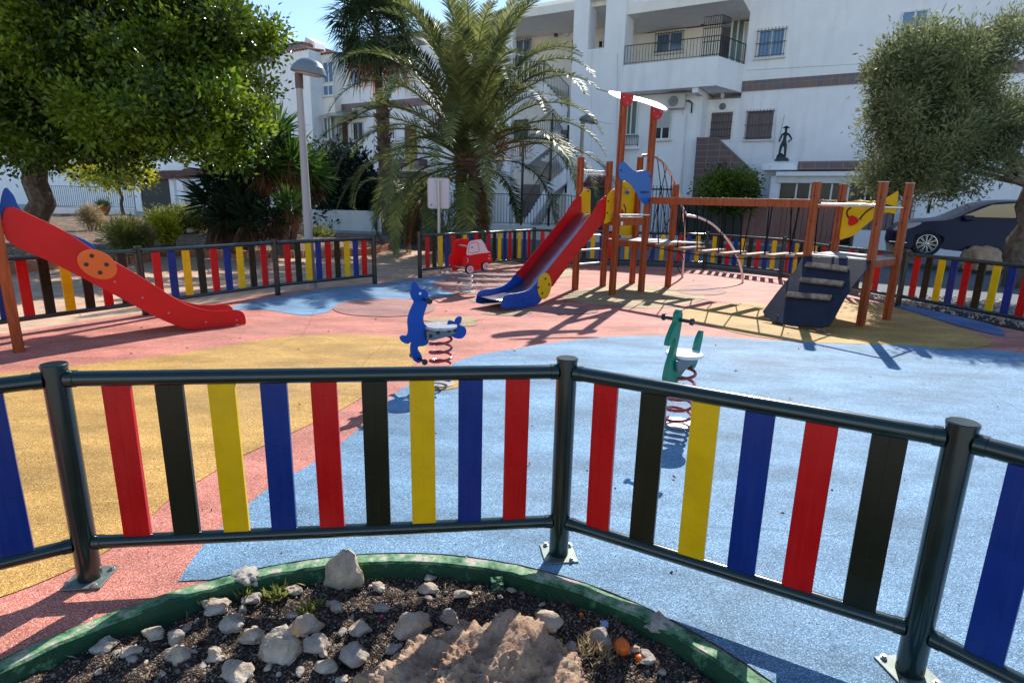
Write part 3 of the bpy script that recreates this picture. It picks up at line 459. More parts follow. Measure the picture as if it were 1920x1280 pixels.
p = G(1049, 1210, BZ); mb = MB(); mb.lathe((0, 0, 0), [(0.001, -.02), (0.011, -.01), (0.012, 0.004), (0.006, .016), (0.001, .02)], 12, sy=0.5); o = mb.build('green_pod', 'leafgreen', smooth=True); o.location = (p.x, p.y, BZ+0.02); o.rotation_euler = (0.5, 0.1, 0.4); tag(o, 'bright green pod standing beside the grey pebble', 'pod')
p = G(716, 1160, BZ); mb = MB(); mb.lathe((0, 0, 0), [(0.001, -.008), (0.006, -.003), (0.006, 0.004), (0.001, .008)], 10); o = mb.build('petal', 'magenta', smooth=True); o.location = (p.x, p.y, BZ+0.012); tag(o, 'bright pink petal left of the angular stone', 'petal')
def crumple(name, c, sx, sy, m, label, seed, rot, amp=0.012):
    mb = MB(); n = 14
    for i in range(n):
        for j in range(n):
            u, v = i/(n-1)-.5, j/(n-1)-.5; mb.v.append((u*sx, v*sy, amp*mnoise.fractal(Vector((u*4+seed, v*4, 0)), 1, 2, 3)+amp*1.2*math.cos(v*3)))
    for i in range(n-1):
        for j in range(n-1): a = i*n+j; mb.f.append((a, a+n, a+n+1, a+1))
    o = mb.build(name, m); o.location = c; o.rotation_euler = rot; md = o.modifiers.new('solid', 'SOLIDIFY'); md.thickness = 0.0012; return tag(o, label, 'litter')
p = G(268, 1168, -0.10); crumple('litter_wrapper', (p.x, p.y, BZ+0.025), 0.095, 0.045, 'litter', 'crumpled red and silver wrapper at the foot of the left curb', 2, (0.5, 0, 0.5), 0.02)
p = G(1132, 1174, BZ); crumple('paper_scrap', (p.x, p.y, BZ+0.012), 0.03, 0.026, 'litter_blue', 'pale blue paper scrap above the orange fruit', 5, (0.5, 0.1, 0.3), 0.005)
p = G(932, 1103, BZ); crumple('paint_flake', (p.x, p.y, BZ+0.025), 0.055, 0.055, 'curb', 'dark green paint flake fallen from the curb', 8, (0.9, 0.1, 0.3), 0.006)
p = G(1268, 1192, BZ); crumple('dry_leaf', (p.x, p.y, BZ+0.015), 0.045, 0.03, 'dry_leaf', 'curled yellowish leaf in the right corner of the bed', 9, (0.3, 0.1, 0.7), 0.01)
# sprouting weeds
def tuft(name, c, n, h, m, label, seed, spread=0.05, asp=0.12, cat='weed', zmin=0.5):
    rg = np.random.default_rng(seed); P = np.array(c)+np.concatenate([rg.normal(0, spread, (n, 2)), np.zeros((n, 1))], 1); D = rg.normal(0, 0.6, (n, 3)); D[:, 2] = abs(D[:, 2])+zmin; V, Fq = leaves(P, D*2.2, h, asp, 0.5); return tag(npmesh(name, V, Fq, m), label, cat)
for i, (x, y, lb) in enumerate([(380, 1128, 'green weed sprouting by the curb left of the grey concrete patch'), (458, 1112, 'grassy weed growing under the grey concrete patch'), (520, 1118, 'low leafy weed beside the tan chunk'), (580, 1146, 'sparse grass weed behind the rounded pale stone')]):
    p = G(x, y, BZ); tuft('weed', (p.x, p.y, BZ), 60, 0.045, 'shrub_leaf', lb, 60+i, 0.018, 0.2)
p = G(1118, 1225, BZ); tuft('dry_tuft', (p.x, p.y, BZ), 110, 0.045, 'dry_leaf', 'dry grass tuft left of the orange fruit', 70, 0.03, 0.09)
# ================================================================== STREET SIDE GROUND
def relief(name, poly_px, z0, m, amp, n=70, zf=None, xr=None, yr=None):
    V = []; Fq = []
    for i in range(n):
        for j in range(n):
            x = xr[0]+(xr[1]-xr[0])*i/(n-1); y = yr[0]+(yr[1]-yr[0])*j/(n-1); V.append((x, y, zf(x, y)))
    for i in range(n-1):
        for j in range(n-1): a = i*n+j; Fq.append((a, a+n, a+n+1, a+1))
    o = npmesh(name, V, Fq, m); o.data.polygons.foreach_set('use_smooth', [True]*len(o.data.polygons)); return struct(o)
def lineside(x, y, A, B): return (B[0]-A[0])*(y-A[1])-(B[1]-A[1])*(x-A[0])
def sandz(x, y):
    return -0.045+0.02*mnoise.fractal(Vector((x*1.2, y*1.2, 0)), 1, 2, 4)
# sandy strip polygon left of the far-left fence, out to the mound
sandp = [(p[0]-0.15, p[1]+0.1) for p in FL]+[(-2.15, 11.3), (-1.98, 11.6), (-0.85, 13.0), (0.35, 14.7), (-3.6, 21.2), (-30, 37), (-40, 20), (-12, -2), (-9, 0)]
sheet('sandy_ground', sandp[::-1], -0.03, 'sand')
# raised planting mound, edged with bricks, curving behind the fence
ME = [G(x, y) for x, y in [(-60, 520), (120, 500), (262, 491), (300, 478), (370, 479), (450, 482), (520, 481), (600, 480), (660, 478), (700, 474), (735, 462), (690, 452), (600, 446)]]
mep = smooth_poly([(p.x, p.y) for p in ME], 5, False)
mound_poly = [(p[0], p[1]) for p in mep]+[(-13, 24), (-21, 31), (-30, 33), (-34, 20), (-18, 10)]
def inpoly(x, y, P):
    c = False; j = len(P)-1
    for i in range(len(P)):
        if (P[i][1] > y) != (P[j][1] > y) and x < (P[j][0]-P[i][0])*(y-P[i][1])/(P[j][1]-P[i][1])+P[i][0]: c = not c
        j = i
    return c
def dist_edge(x, y, P): return min(math.hypot(x-p[0], y-p[1]) for p in P)
V = []; Fq = []; n = 90; ok = {}
for i in range(n):
    for j in range(n):
        x = -26+25*i/(n-1); y = 9+20*j/(n-1); e = dist_edge(x, y, mep) if inpoly(x, y, mound_poly) else 0
        z = 0.02+0.42*(1-math.exp(-e/3.0)) + 0.05*mnoise.fractal(Vector((x, y, 0)), 1, 2, 4)*min(1, e) if inpoly(x, y, mound_poly) else -0.2
        V.append((x, y, z))
for i in range(n-1):
    for j in range(n-1): a = i*n+j; Fq.append((a, a+n, a+n+1, a+1))
o = npmesh('planted_ground', V, Fq, 'bedsoil'); o.data.polygons.foreach_set('use_smooth', [True]*len(o.data.polygons)); struct(o)
def moundz(x, y):
    return 0.02+0.42*(1-math.exp(-dist_edge(x, y, mep)/3.0)) if inpoly(x, y, mound_poly) else 0
mb = MB()
for i in range(0, len(mep)-1):
    a, b = Vector((*mep[i], -0.03)), Vector((*mep[i+1], -0.03)); d = b-a; m_ = max(1, int(d.length/0.5))
    for q in range(m_):
        s0, s1 = a+d*(q/m_)+d.normalized()*0.012, a+d*((q+1)/m_)-d.normalized()*0.012; mb.bar(s0+Vector((0, 0, .09)), s1+Vector((0, 0, .09)), 0.11, 0.18+0.02*random.random())
tag(mb.build('brick_edging', 'edging', bevel=0.008), 'low edging of tan blocks curving around the shaded planting bed', 'edging')
# road and pavement between playground and houses
road = [TP(u, v, 0)[:2] for u, v in ((-40, 8.5), (30, 8.5), (30, 2.9), (-8, 2.9), (-40, 3.2))]
def street(name, v0, v1, u0, u1, z, m, th=0.12): 
    sheet(name, [tuple(TP(u0, v0, 0)[:2]), tuple(TP(u1, v0, 0)[:2]), tuple(TP(u1, v1, 0)[:2]), tuple(TP(u0, v1, 0)[:2])], z, m, th)
rd = [tuple(G(x, y)[:2]) for x, y in [(545, 452), (700, 462), (790, 470), (905, 476)]]
sheet('road', [(-14, 25.2), (-9.5, 23.4), (-6.2, 20.6), (-3.2, 18.2), (0.1, 16.2), (2.5, 15.6), (4.8, 15.3), (6.6, 13.2), (6.6, 10.6), (7.1, 8.6), (8.6, 3), (9.6, -1), (40, -1), (40, 12), (16.5, 20.6), (3, 24.9), (-4.6, 24.4), (-14, 27)], 0.0, 'asphalt', 0.16)
sheet('pavement', [(-14, 27), (-4.6, 24.4), (3, 24.9), (16.5, 20.6), (40, 12), (40, 40), (-14, 45)], 0.10, 'paving', 0.25)
sheet('far_pavement', [(-60, 50), (-30, 33), (-21, 31), (-14, 27.1), (-14.1, 45), (-60, 70)], 0.0, 'paving', 0.16)
# scattered leaves and specks on the rubber
rg = np.random.default_rng(11); P = []
for _ in range(170):
    x, y = rg.uniform(-6, 6.3), rg.uniform(2.4, 13); P.append((x, y, 0.013))
P = np.array(P); D = rg.normal(0, 1, P.shape); D[:, 2] = 0.05; V, Fq = leaves(P, D, 0.028, 0.5, 0.6, 0.3); tag(npmesh('fallen_leaves', V, Fq, 'dead_leaf'), 'tiny dry leaves scattered over the rubber floor', None, None, 'stuff')
pebbles('grit', 500, (-3, 3, 1.9, 3.2), 0.003, 'soil', lambda x, y: 0.004, 13, 'dark grit specks on the rubber near the curb', lambda x, y: math.hypot(x-CC[0], y-CC[1]) > CR+0.02)
pebbles('street_gravel', 1800, (6.25, 8.6, 5.4, 10.5), 0.022, 'rock', lambda x, y: -0.0, 14, 'pale gravel strip outside the right fence', lambda x, y: x > 6.45+(9.3-y)*0.27)
# ================================================================== FENCES
CK = dict(r='s_red', k='s_blk', y='s_yel', b='s_blu')
def fence(name, label, posts, seqs, hp=0.92, skip_first=False, pr_=0.043, detail=True, group='multicoloured slat fences round the playground', sl=(0.17, 0.86)):
    f = thing(name, label, 'fence', (posts[0][0], posts[0][1], 0), group)
    for i, p in enumerate(posts):
        if i == 0 and skip_first: continue
        b = MB(); b.lathe((p[0], p[1], 0), [(pr_, 0.0), (pr_, hp-0.012), (pr_*1.05, hp-0.012), (pr_*1.05, hp-0.003), (pr_*0.96, hp)], 28); po = b.build('post', 'green_metal', f, smooth=True)
        if detail:
            b = MB(); s_ = 0.074; b.cbox((p[0], p[1], 0.008), (s_*2, 0.02, 0), (-0.02, s_*2, 0), (0, 0, 0.006)); b.build('base_plate', 'plate', po, bevel=0.002)
            for sx in (-1, 1):
                for sy in (-1, 1): b = MB(); b.lathe((p[0]+sx*s_*0.74, p[1]+sy*s_*0.74, 0.011), [(0.012, 0), (0.012, 0.006), (0.008, 0.007), (0.008, 0.014)], 6); b.build('bolt', 'galv', po)
    for i, sq in enumerate(seqs):
        a, c = Vector((*posts[i], 0)), Vector((*posts[i+1], 0)); d = c-a; L = d.length; d.normalize(); nn = Vector((d.y, -d.x, 0))
        for nm, z, r in (('top_rail', sl[1], 0.030), ('bottom_rail', sl[0], 0.027)):
            b = MB(); A, C = a+d*(pr_-0.004)+Vector((0, 0, z)), c-d*(pr_-0.004)+Vector((0, 0, z)); b.tube([A, A+d*0.03, A+d*0.031, C-d*0.031, C-d*0.03, C], [r*1.1, r*1.1, r, r, r*1.1, r*1.1], 18); b.build(nm, 'green_metal', f, smooth=True, ang=50)
        n = len(sq); m0 = 0.208 if n > 7 else 0.178
        if n <= 4: m0 = max(0.12, (L-0.2*(n-1))/2)
        for q, ch in enumerate(sq):
            s_ = m0+(L-2*m0)*q/(n-1); ce = a+d*(s_+random.uniform(-.004, .004)); wd = 0.100; b = MB()
            z0, z1 = sl[0]+0.018, sl[1]-0.02; off = nn*0.0; w2 = wd/2; t2 = 0.011
            # extruded profile with a fine centre groove
            prof = [(-w2, -t2), (-0.002, -t2), (0, -t2+0.0006), (0.002, -t2), (w2, -t2), (w2, t2), (-w2, t2)]
            b.prism(prof, ce+Vector((0, 0, (z0+z1)/2)), d, nn*-1, (Vector((0, 0, 1))+d*random.uniform(-.006, .006)), z1-z0); b.build('slat', CK[ch], f, bevel=0.002)
    return f
fence('slat_fence', 'nearest slat fence with dark green posts bolted down beside the green curb', [(-3.25, 1.05), (-1.71, 2.08), (0.23, 2.32), (1.385, 1.675), (2.45, 0.35)], ['rkybrkyb', 'rkybrkybr', 'rkybrk', 'brkybr'])
fence('slat_fence', 'slat fence along the sandy ground behind the plain red slide on the left', FL, ['rkybrkybr', 'rbykrbykr', 'kybrkykrk'[::1], 'rbykrbykr', 'rkybrkybr'], detail=False, hp=0.88, sl=(0.16, 0.82))
fence('slat_fence', 'long slat fence behind the red car rider and the wooden play tower', FR[:6]+[(5.85, 10.85), (6.22, 9.3)], ['rkybrkybr', 'rkybrkybr', 'rkybrkybr', 'ykrbykrby', 'ykrbykrby', 'rbykrbykr', 'rkyr'], detail=False, hp=0.90, sl=(0.16, 0.83))
fence('slat_fence', 'slat fence in front of the parked dark blue car at the right edge', FR[7:], ['rkybrkybr', 'rkybrkybr', 'rkybrkybr'], detail=False, hp=0.92, sl=(0.17, 0.84), skip_first=True)
# ================================================================== PLAY TOWER
T = thing('play_tower', 'wooden climbing tower with red chute slide, bridge, arches and black ramp', 'play structure', (2.0, 10.3, 0))
P1, P2, P3, P5, P4, P6 = (1.11, 10.37), (1.68, 10.87), (1.69, 9.85), (2.28, 10.3), (2.33, 11.38), (2.93, 10.98)
A_ = Vector((0.70, -0.714, 0)); B_ = Vector((0.714, 0.70, 0)); Z = Vector((0, 0, 1))
P7, P9, P10, P8 = (4.17, 8.34), (4.66, 7.64), (5.32, 8.14), (4.90, 9.0)
def v3(p, z=0.0): return Vector((p[0], p[1], z))
def wpost(p, h, top=True):
    b = MB(); w2 = 0.047; g_ = 0.008
    prof = []
    for k in range(4):       # square section with a groove in each face
        c, s_ = math.cos(k*math.pi/2), math.sin(k*math.pi/2)
        for q in ((w2, -w2+0.008), (w2, -g_), (w2-0.010, -g_*0.6), (w2-0.010, g_*0.6), (w2, g_), (w2, w2-0.008)): prof.append((q[0]*c-q[1]*s_, q[0]*s_+q[1]*c))
    b.prism(prof, v3(p, h/2), A_, B_, Z, h); po = b.build('wooden_post', 'post', T)
    b = MB(); b.cbox(v3(p, h+0.004), A_*0.1, B_*0.1, Z*0.008); b.build('post_cap', 'galv', po)
    return po
hs = [(P1, 2.27), (P2, 2.24), (P3, 3.16), (P5, 3.10), (P4, 2.36), (P6, 1.87), (P7, 1.87), (P8, 1.87), (P9, 1.86), (P10, 1.87)]
PO = {p: wpost(p, h) for p, h in hs}
def beam(a, b, w_, h_, name='beam', m='post', par=None): q = MB(); q.bar(a, b, w_, h_); return q.build(name, m, par or T, bevel=0.004)
# decks: high deck (module A), low deck (module B), far deck (module C)
def deck(ps, z, m='deck', name='deck', th=0.02):
    b = MB(); n = len(ps); top = [v3(p, z) for p in ps]; bot = [v3(p, z-th) for p in ps]
    b.add(top+bot, [tuple(range(n)), tuple(reversed(range(n, 2*n)))]+[(i, n+i, n+(i+1) % n, (i+1) % n) for i in range(n)]); return b.build(name, m, T)
deck([P1, P3, P5, P2], 1.30); deck([P2, P5, P6, P4], 0.885, th=0.02); deck([P7, P9, P10, P8], 0.885)
deck([P6, (P6[0]+0.45, P6[1]-0.5), P5], 0.875, 'deck', 'deck_wedge')
def frame(ps, z, h=0.10):
    for i in range(len(ps)): a, b_ = v3(ps[i], z), v3(ps[(i+1) % len(ps)], z); d = (b_-a).normalized()*0.05; beam(a+d, b_-d, 0.035, h, 'deck_beam')
frame([P1, P3, P5, P2], 1.225, 0.12); frame([P2, P5, P6, P4], 0.82, 0.10); frame([P7, P9, P10, P8], 0.82, 0.09)
RT = 0.62
# roof: wavy winged board, tilted, on two red half discs
rc = (v3(P3)+v3(P5))/2; rd_ = (v3(P5)-v3(P3)).normalized(); rn = Vector((rd_.y, -rd_.x, 0))
ax = (rd_*0.985+Z*-0.17).normalized(); ay = (rn*0.80+Z*0.0).normalized(); ay = (ay-ax*ay.dot(ax)).normalized(); ay = (ay*0.78+ax.cross(ay)*RT).normalized(); nz = ax.cross(ay)
rO = rc+Z*3.15
def on_gradient(x, y, gx, gy, o):      # sight line on the sloping plane z = o.z + gx dx + gy dy
    n = Vector((-gx, -gy, 1)); r = Vector(ray(x, y)); c = Vector((0, 0, H)); return c+r*((o-c).dot(n)/r.dot(n))
def board(name, P, nrm, th, m, par=None):
    n = len(P); nrm = nrm.normalized(); b = MB(); b.add([p for p in P]+[p-nrm*th for p in P], [tuple(range(n)), tuple(reversed(range(n, 2*n)))]+[(i, n+i, n+(i+1) % n, (i+1) % n) for i in range(n)]); return b.build(name, m, par or T)
fw_ = smooth_poly([(370, 205), (430, 190), (650, 225), (900, 295), (1070, 330), (1320, 400), (1500, 460), (1640, 540), (1690, 592), (1668, 614), (1600, 605), (1440, 550), (1200, 462), (1040, 415), (945, 397), (885, 400), (872, 425), (800, 415), (560, 330), (440, 272), (380, 232)], 3)
ro = board('roof_wing', [on_gradient(1110+x/12, 155+y/12, -0.2, 0.65, rO) for x, y in fw_], Vector((0.2, -0.65, 1)), 0.014, 'white_hpl')
ra, rb_ = on_gradient(1120, 166, -0.2, 0.0, rO+Z*0.05), on_gradient(1243, 200, -0.2, 0.0, rO+Z*0.05); rx_ = (rb_-ra); ry_ = Vector((0.12, 0.98, 0.168))
board('roof_wing', [ra+rx_*x+ry_*y for x, y in smooth_poly([(0.0, 0.10), (0.05, 0.0), (0.25, 0.03), (0.5, 0.05), (0.8, 0.05), (1.0, 0.08), (1.03, 0.16), (0.85, 0.22), (0.6, 0.3), (0.4, 0.42), (0.15, 0.40), (0.0, 0.25)], 4)], rx_.cross(ry_), 0.014, 'grey_hpl')
for p, zz in ((P3, 3.13), (P5, 3.0)):
    pts = [(0.15*math.cos(a), 0.19*math.sin(a)) for a in [math.pi+math.pi*i/16 for i in range(17)]]; b = MB(); b.prism(pts, v3(p, zz+0.07)+rn*0.062, rd_, Z, rn, 0.016); h_ = b.build('roof_bracket', 'red_hpl', T)
    for sx, sz in ((-0.09, -0.06), (0.09, -0.06), (0, -0.14)): b = MB(); b.lathe(v3(p, zz+0.07+sz)+rn*0.07+rd_*sx, [(0.012, 0), (0.012, 0.008)], 8, axis=rn); b.build('bolt', 'bolt', h_)
# blue figure panel between P3 and P5 (front face)
def zpx(x, y, s=4.74, ox=880, oy=300): return (ox+x/s, oy+y/s)
def panel_px(name, pts, org, d, nrm, m, th=0.018, push=0.0, scale=(4.74, 880, 300), par=None, smooth_n=5, bevel=0.004):
    o = (org[0]+nrm[0]*push, org[1]+nrm[1]*push); q = [onplane(*zpx(x, y, *scale), o, d) for x, y in pts]
    if smooth_n: q = smooth_poly(q, smooth_n)
    b = MB(); b.prism(q, Vector((o[0], o[1], 0)), Vector((d[0], d[1], 0)), Z, Vector((nrm[0], nrm[1], 0)), th); return b.build(name, m, par or T, bevel=bevel), q
fd = (v3(P5)-v3(P3)).normalized(); fn = Vector((fd.y, -fd.x, 0))
bp_, _ = panel_px('blue_panel', [(1355, 15), (1332, 45), (1324, 100), (1330, 150), (1352, 183), (1395, 190), (1440, 225), (1478, 280), (1510, 345), (1545, 388), (1588, 392), (1602, 350), (1616, 290), (1612, 200), (1610, 130), (1585, 98), (1535, 93), (1480, 100), (1440, 80), (1405, 45), (1378, 18)], P3, fd, fn, 'sky_hpl', push=0.062)
def text(txt, c, d, up, size, m, par, name='lettering', depth=0.002):
    cu = bpy.data.curves.new(name, 'FONT'); cu.body = txt; cu.size = size; cu.extrude = depth; cu.align_x = 'CENTER'; cu.align_y = 'CENTER'; to = bpy.data.objects.new('t', cu); COL.objects.link(to); bpy.context.view_layer.update()
    me = bpy.data.meshes.new_from_object(to.evaluated_get(bpy.context.evaluated_depsgraph_get())); bpy.data.objects.remove(to); me.materials.clear(); me.materials.append(MT[m])
    d, up = Vector(d).normalized(), Vector(up).normalized(); n_ = d.cross(up); mt = Matrix(((d.x, up.x, n_.x, c[0]), (d.y, up.y, n_.y, c[1]), (d.z, up.z, n_.z, c[2]), (0, 0, 0, 1))); me.transform(mt); off = wl(par); me.transform(Matrix.Translation(-off))
    o = bpy.data.objects.new(name, me); COL.objects.link(o); o.parent = par; return o
s_, z_ = onplane(1209, 361, (P3[0]+fn.x*0.074, P3[1]+fn.y*0.074), fd)
text('BENITO', Vector((P3[0], P3[1], z_))+fn*0.073+fd*s_, fd, Z, 0.062, 'line', bp_)
def boltset(pts_px, org, d, nrm, push, par, scale=(4.74, 880, 300), r=0.016, m='black_plastic', h=0.012):
    for x, y in pts_px:
        s_, z_ = onplane(*zpx(x, y, *scale), (org[0]+nrm[0]*push, org[1]+nrm[1]*push), d); b = MB(); c = Vector((org[0]+nrm[0]*push+d[0]*s_, org[1]+nrm[1]*push+d[1]*s_, z_)); b.lathe(c, [(r, 0), (r, h*0.6), (r*0.6, h)], 10, axis=(nrm[0], nrm[1], 0)); b.build('bolt', m, par)
boltset([(1347, 92), (1597, 360), (1606, 145)], P3, fd, fn, 0.072, bp_)
# yellow face panel at the back of module A (between P2 and P5 side / rear)
bd = (v3(P5)-v3(P2)).normalized(); bn = Vector((bd.y, -bd.x, 0))
yp, _ = panel_px('yellow_panel', [(1330, 300), (1345, 215), (1380, 188), (1420, 200), (1450, 235), (1468, 290), (1468, 400), (1465, 560), (1455, 660), (1400, 672), (1330, 664), (1318, 600), (1322, 420)], (P2[0]-0.02, P2[1]), (0.79, 0.61), (0.61, -0.79), 'yel_hpl', push=-0.06)
def strip_px(name, pts, org, d, nrm, push, w_, m, par, scale=(4.74, 880, 300), closed=False):
    o = (org[0]+nrm[0]*push, org[1]+nrm[1]*push); P = [onplane(*zpx(x, y, *scale), o, d) for x, y in pts]; P = smooth_poly(P, 5, closed); b = MB(); b.tube([Vector((o[0]+d[0]*s_, o[1]+d[1]*s_, z_)) for s_, z_ in P], w_, 6); return b.build(name, m, par)
yn, yd = (0.61, -0.79), (0.79, 0.61)
strip_px('smile_groove', [(1372, 395), (1388, 430), (1384, 475), (1368, 500)], (P2[0]-0.02, P2[1]), yd, yn, -0.05, 0.012, 'line', yp)
strip_px('wire', [(1335, 290), (1352, 240), (1370, 238), (1395, 265), (1420, 245), (1425, 215)], (P2[0]-0.02, P2[1]), yd, yn, -0.045, 0.006, 'steel', yp)
b = MB(); s_, z_ = onplane(*zpx(1408, 288), (P2[0], P2[1]), yd); c = Vector((P2[0]+yd[0]*s_, P2[1]+yd[1]*s_, z_)); b.lathe(c, [(0.002, -0.03), (0.035, -0.02), (0.04, 0), (0.035, 0.02), (0.002, 0.03)], 14, axis=(yn[0], yn[1], 0)); b.build('blue_bead', 'sky_hpl', yp, smooth=True)
b = MB(); s_, z_ = onplane(*zpx(1352, 465), (P2[0], P2[1]), yd); c = Vector((P2[0]+yd[0]*s_, P2[1]+yd[1]*s_, z_))
for r in (0.055, 0.035, 0.016): b.tube([c+Vector((yd[0], yd[1], 0))*math.cos(a)*r+Z*math.sin(a)*r for a in [i*math.pi/8 for i in range(17)]], 0.007, 6)
b.build('spiral_knob', 'red_hpl', yp, smooth=True)
# chute slide
SO = (v3(P1)+v3(P3))/2; sdv = Vector((-0.686, -0.728, 0)); sn = Vector((0.728, -0.686, 0))
near_o = SO+sn*0.27; hw = 0.52
top_px = [(1218, 328), (1185, 340), (1150, 368), (1120, 420), (1085, 480), (1040, 540), (960, 645), (860, 770), (760, 895), (690, 985), (640, 1045)]
bot_px = [(722, 1130), (790, 1050), (860, 960), (940, 860), (1010, 775), (1080, 690), (1140, 615), (1190, 550), (1218, 500)]
blue_px = [(640, 1045), (600, 1090), (560, 1130), (510, 1158), (430, 1178), (350, 1190), (305, 1215), (288, 1260), (285, 1308), (330, 1318), (440, 1314), (540, 1300), (612, 1275), (655, 1215), (722, 1130)]
def side(pts, m, off, nm='side_panel', sm=4):
    q = [onplane(*zpx(x, y), near_o, sdv) for x, y in pts]; b = MB(); b.prism(smooth_poly(q, sm) if sm else q, near_o+sn*off, sdv, Z, sn, 0.016); return b.build(nm, m, T, bevel=0.004)
for off in (0.0, -hw):
    sp = side(top_px+bot_px, 'red_hpl', off, 'slide_side'); sb = side(blue_px, 'blue_hpl', off+0.003, 'slide_foot')
    for i, (x, y) in enumerate([(1165, 552), (1107, 622), (1050, 692), (993, 766), (933, 843), (875, 915), (817, 995), (752, 1072)]):
        s_, z_ = onplane(*zpx(x, y), near_o, sdv); b = MB(); c = near_o+sn*(off+0.008)+sdv*s_+Z*z_; b.lathe(c, [(0.011, 0), (0.011, 0.006), (0.005, 0.009)], 8, axis=sn); b.build('bolt', 'black_plastic' if off == 0 else 'bolt', sp)
    for x, y in [(400, 1258), (470, 1240), (542, 1222), (370, 1300)]:
        s_, z_ = onplane(*zpx(x, y), near_o, sdv); b = MB(); b.lathe(near_o+sn*(off+0.011)+sdv*s_+Z*z_, [(0.011, 0), (0.011, 0.006), (0.005, 0.009)], 8, axis=sn); b.build('bolt', 'black_plastic', sb)
ang_ = [2*math.pi*i/30 for i in range(30)]
s_, z_ = onplane(*zpx(660, 1118), near_o, sdv); b = MB(); b.prism([(s_+0.155*math.cos(a), z_+0.20*math.sin(a)) for a in ang_], near_o+sn*0.018, sdv, Z, sn, 0.014); yd_ = b.build('round_plate', 'yel_hpl', T, bevel=0.003)
boltset([(677, 1055), (708, 1105), (615, 1132), (648, 1183)], near_o, sdv, sn, 0.026, yd_, r=0.017)
chn = [onplane(*zpx(x, y), near_o, sdv) for x, y in [(1215, 500), (1170, 525), (1120, 580), (1000, 730), (880, 880), (760, 1030), (680, 1130), (600, 1195), (500, 1235), (380, 1265), (300, 1275)]]
b = MB(); chs = smooth_poly([(s0, z0+0.035) for s0, z0 in chn], 4, False)
for s0, z0 in chs:
    for q in (0.006, hw*0.5, hw-0.006): b.v.append(tuple(near_o-sn*q+sdv*s0+Z*(z0-(0.012 if abs(q-hw/2) < 0.01 else 0))))
for i in range(len(chs)-1):
    for j in range(2): k = i*3+j; b.f.append((k, k+1, k+4, k+3))
ch = b.build('slide_chute', 'chute', T, smooth=True, ang=80); md = ch.modifiers.new('s', 'SOLIDIFY'); md.thickness = 0.004
for off, pts, nm in ((0.018, [(1213, 368), (1222, 315), (1245, 280), (1275, 258), (1300, 262), (1309, 285), (1306, 400), (1303, 490), (1285, 522), (1245, 545), (1190, 566), (1205, 500)], 'yellow_plate'), (-hw-0.018, [(1213, 368), (1222, 315), (1245, 280), (1275, 258), (1300, 262), (1309, 285), (1306, 400), (1303, 490), (1285, 522), (1245, 545), (1190, 566), (1205, 500)], 'yellow_plate')):
    q = [onplane(*zpx(x, y), near_o, sdv) for x, y in pts]; b = MB(); b.prism(smooth_poly(q, 4), near_o+sn*off, sdv, Z, sn, 0.015); yo = b.build(nm, 'yel_hpl', T, bevel=0.003)
    for x, y in [(1285, 280), (1222, 366), (1215, 470), (1270, 482)]:
        s_, z_ = onplane(*zpx(x, y), near_o, sdv); b = MB(); b.lathe(near_o+sn*(off+0.007)+sdv*s_+Z*z_, [(0.016, 0), (0.016, 0.008), (0.008, 0.012)], 10, axis=sn); b.build('bolt', 'black_plastic', yo)
# rungs between P1 and P2, rails
for z in (0.45, 0.70, 0.95): b = MB(); b.cyl(v3(P1, z), v3(P2, z), 0.017, 12); b.build('rung', 'galv', T, smooth=True)
for z in (2.0, 2.06): b = MB(); b.cyl(v3(P1, z), v3(P2, z), 0.016, 12); b.build('hand_rail', 'steel', T, smooth=True)
beam(v3(P3, 1.34), v3(P5, 1.34), 0.14, 0.02, 'shelf', 'white_hpl')
b = MB(); b.cbox(v3(P3, 1.2)+fd*0.10+fn*0.03, fd*0.05, fn*0.004, Z*0.06); b.build('plate_sticker', 'white_hpl', T)
# bridge: two beams at eye height, suspended planks on ropes
bz = 1.58; dB = (v3(P7)-v3(P5)); beam(v3(P5, bz)-A_*0.08, v3(P7, bz)+A_*0.08, 0.05, 0.115, 'bridge_beam'); beam(v3(P6, bz)-A_*0.08, v3(P8, bz)+A_*0.08, 0.05, 0.115, 'bridge_beam')
NB = 7
for i in range(NB):
    t = (i+0.7)/(NB+0.4); a, c = v3(P5).lerp(v3(P7), t), v3(P6).lerp(v3(P8), t); sag = -0.10*4*t*(1-t); z = 0.90+sag-0.03
    ac = (c-a).normalized(); a2, c2 = a+ac*0.04, c-ac*0.04; b = MB(); b.bar(a2+Z*z, c2+Z*z, 0.135, 0.035); pl = b.build('bridge_plank', 'plank', T, bevel=0.004)
    for e, bm_ in ((a2, a), (c2, c)):
        for sg in ((1,) if i % 2 else (-1,)): b = MB(); b.cyl(e+Z*(z+0.02), bm_+A_*0.05*sg+Z*(bz-0.055), 0.010, 6); b.build('hanging_rope', 'rope', pl)
    for bm_ in (a, c): b = MB(); b.lathe(bm_+Z*(bz+0.057), [(0.014, 0), (0.014, 0.012), (0.005, 0.022)], 10); b.build('bolt', 'galv', pl)
for pa, pb in ((P5, P7), (P6, P8)):
    b = MB(); b.tube([v3(pa).lerp(v3(pb), t)+Z*(0.86-0.10*4*t*(1-t)-0.03) for t in [i/16 for i in range(17)]], 0.009, 6); b.build('bridge_rope', 'rope', T)
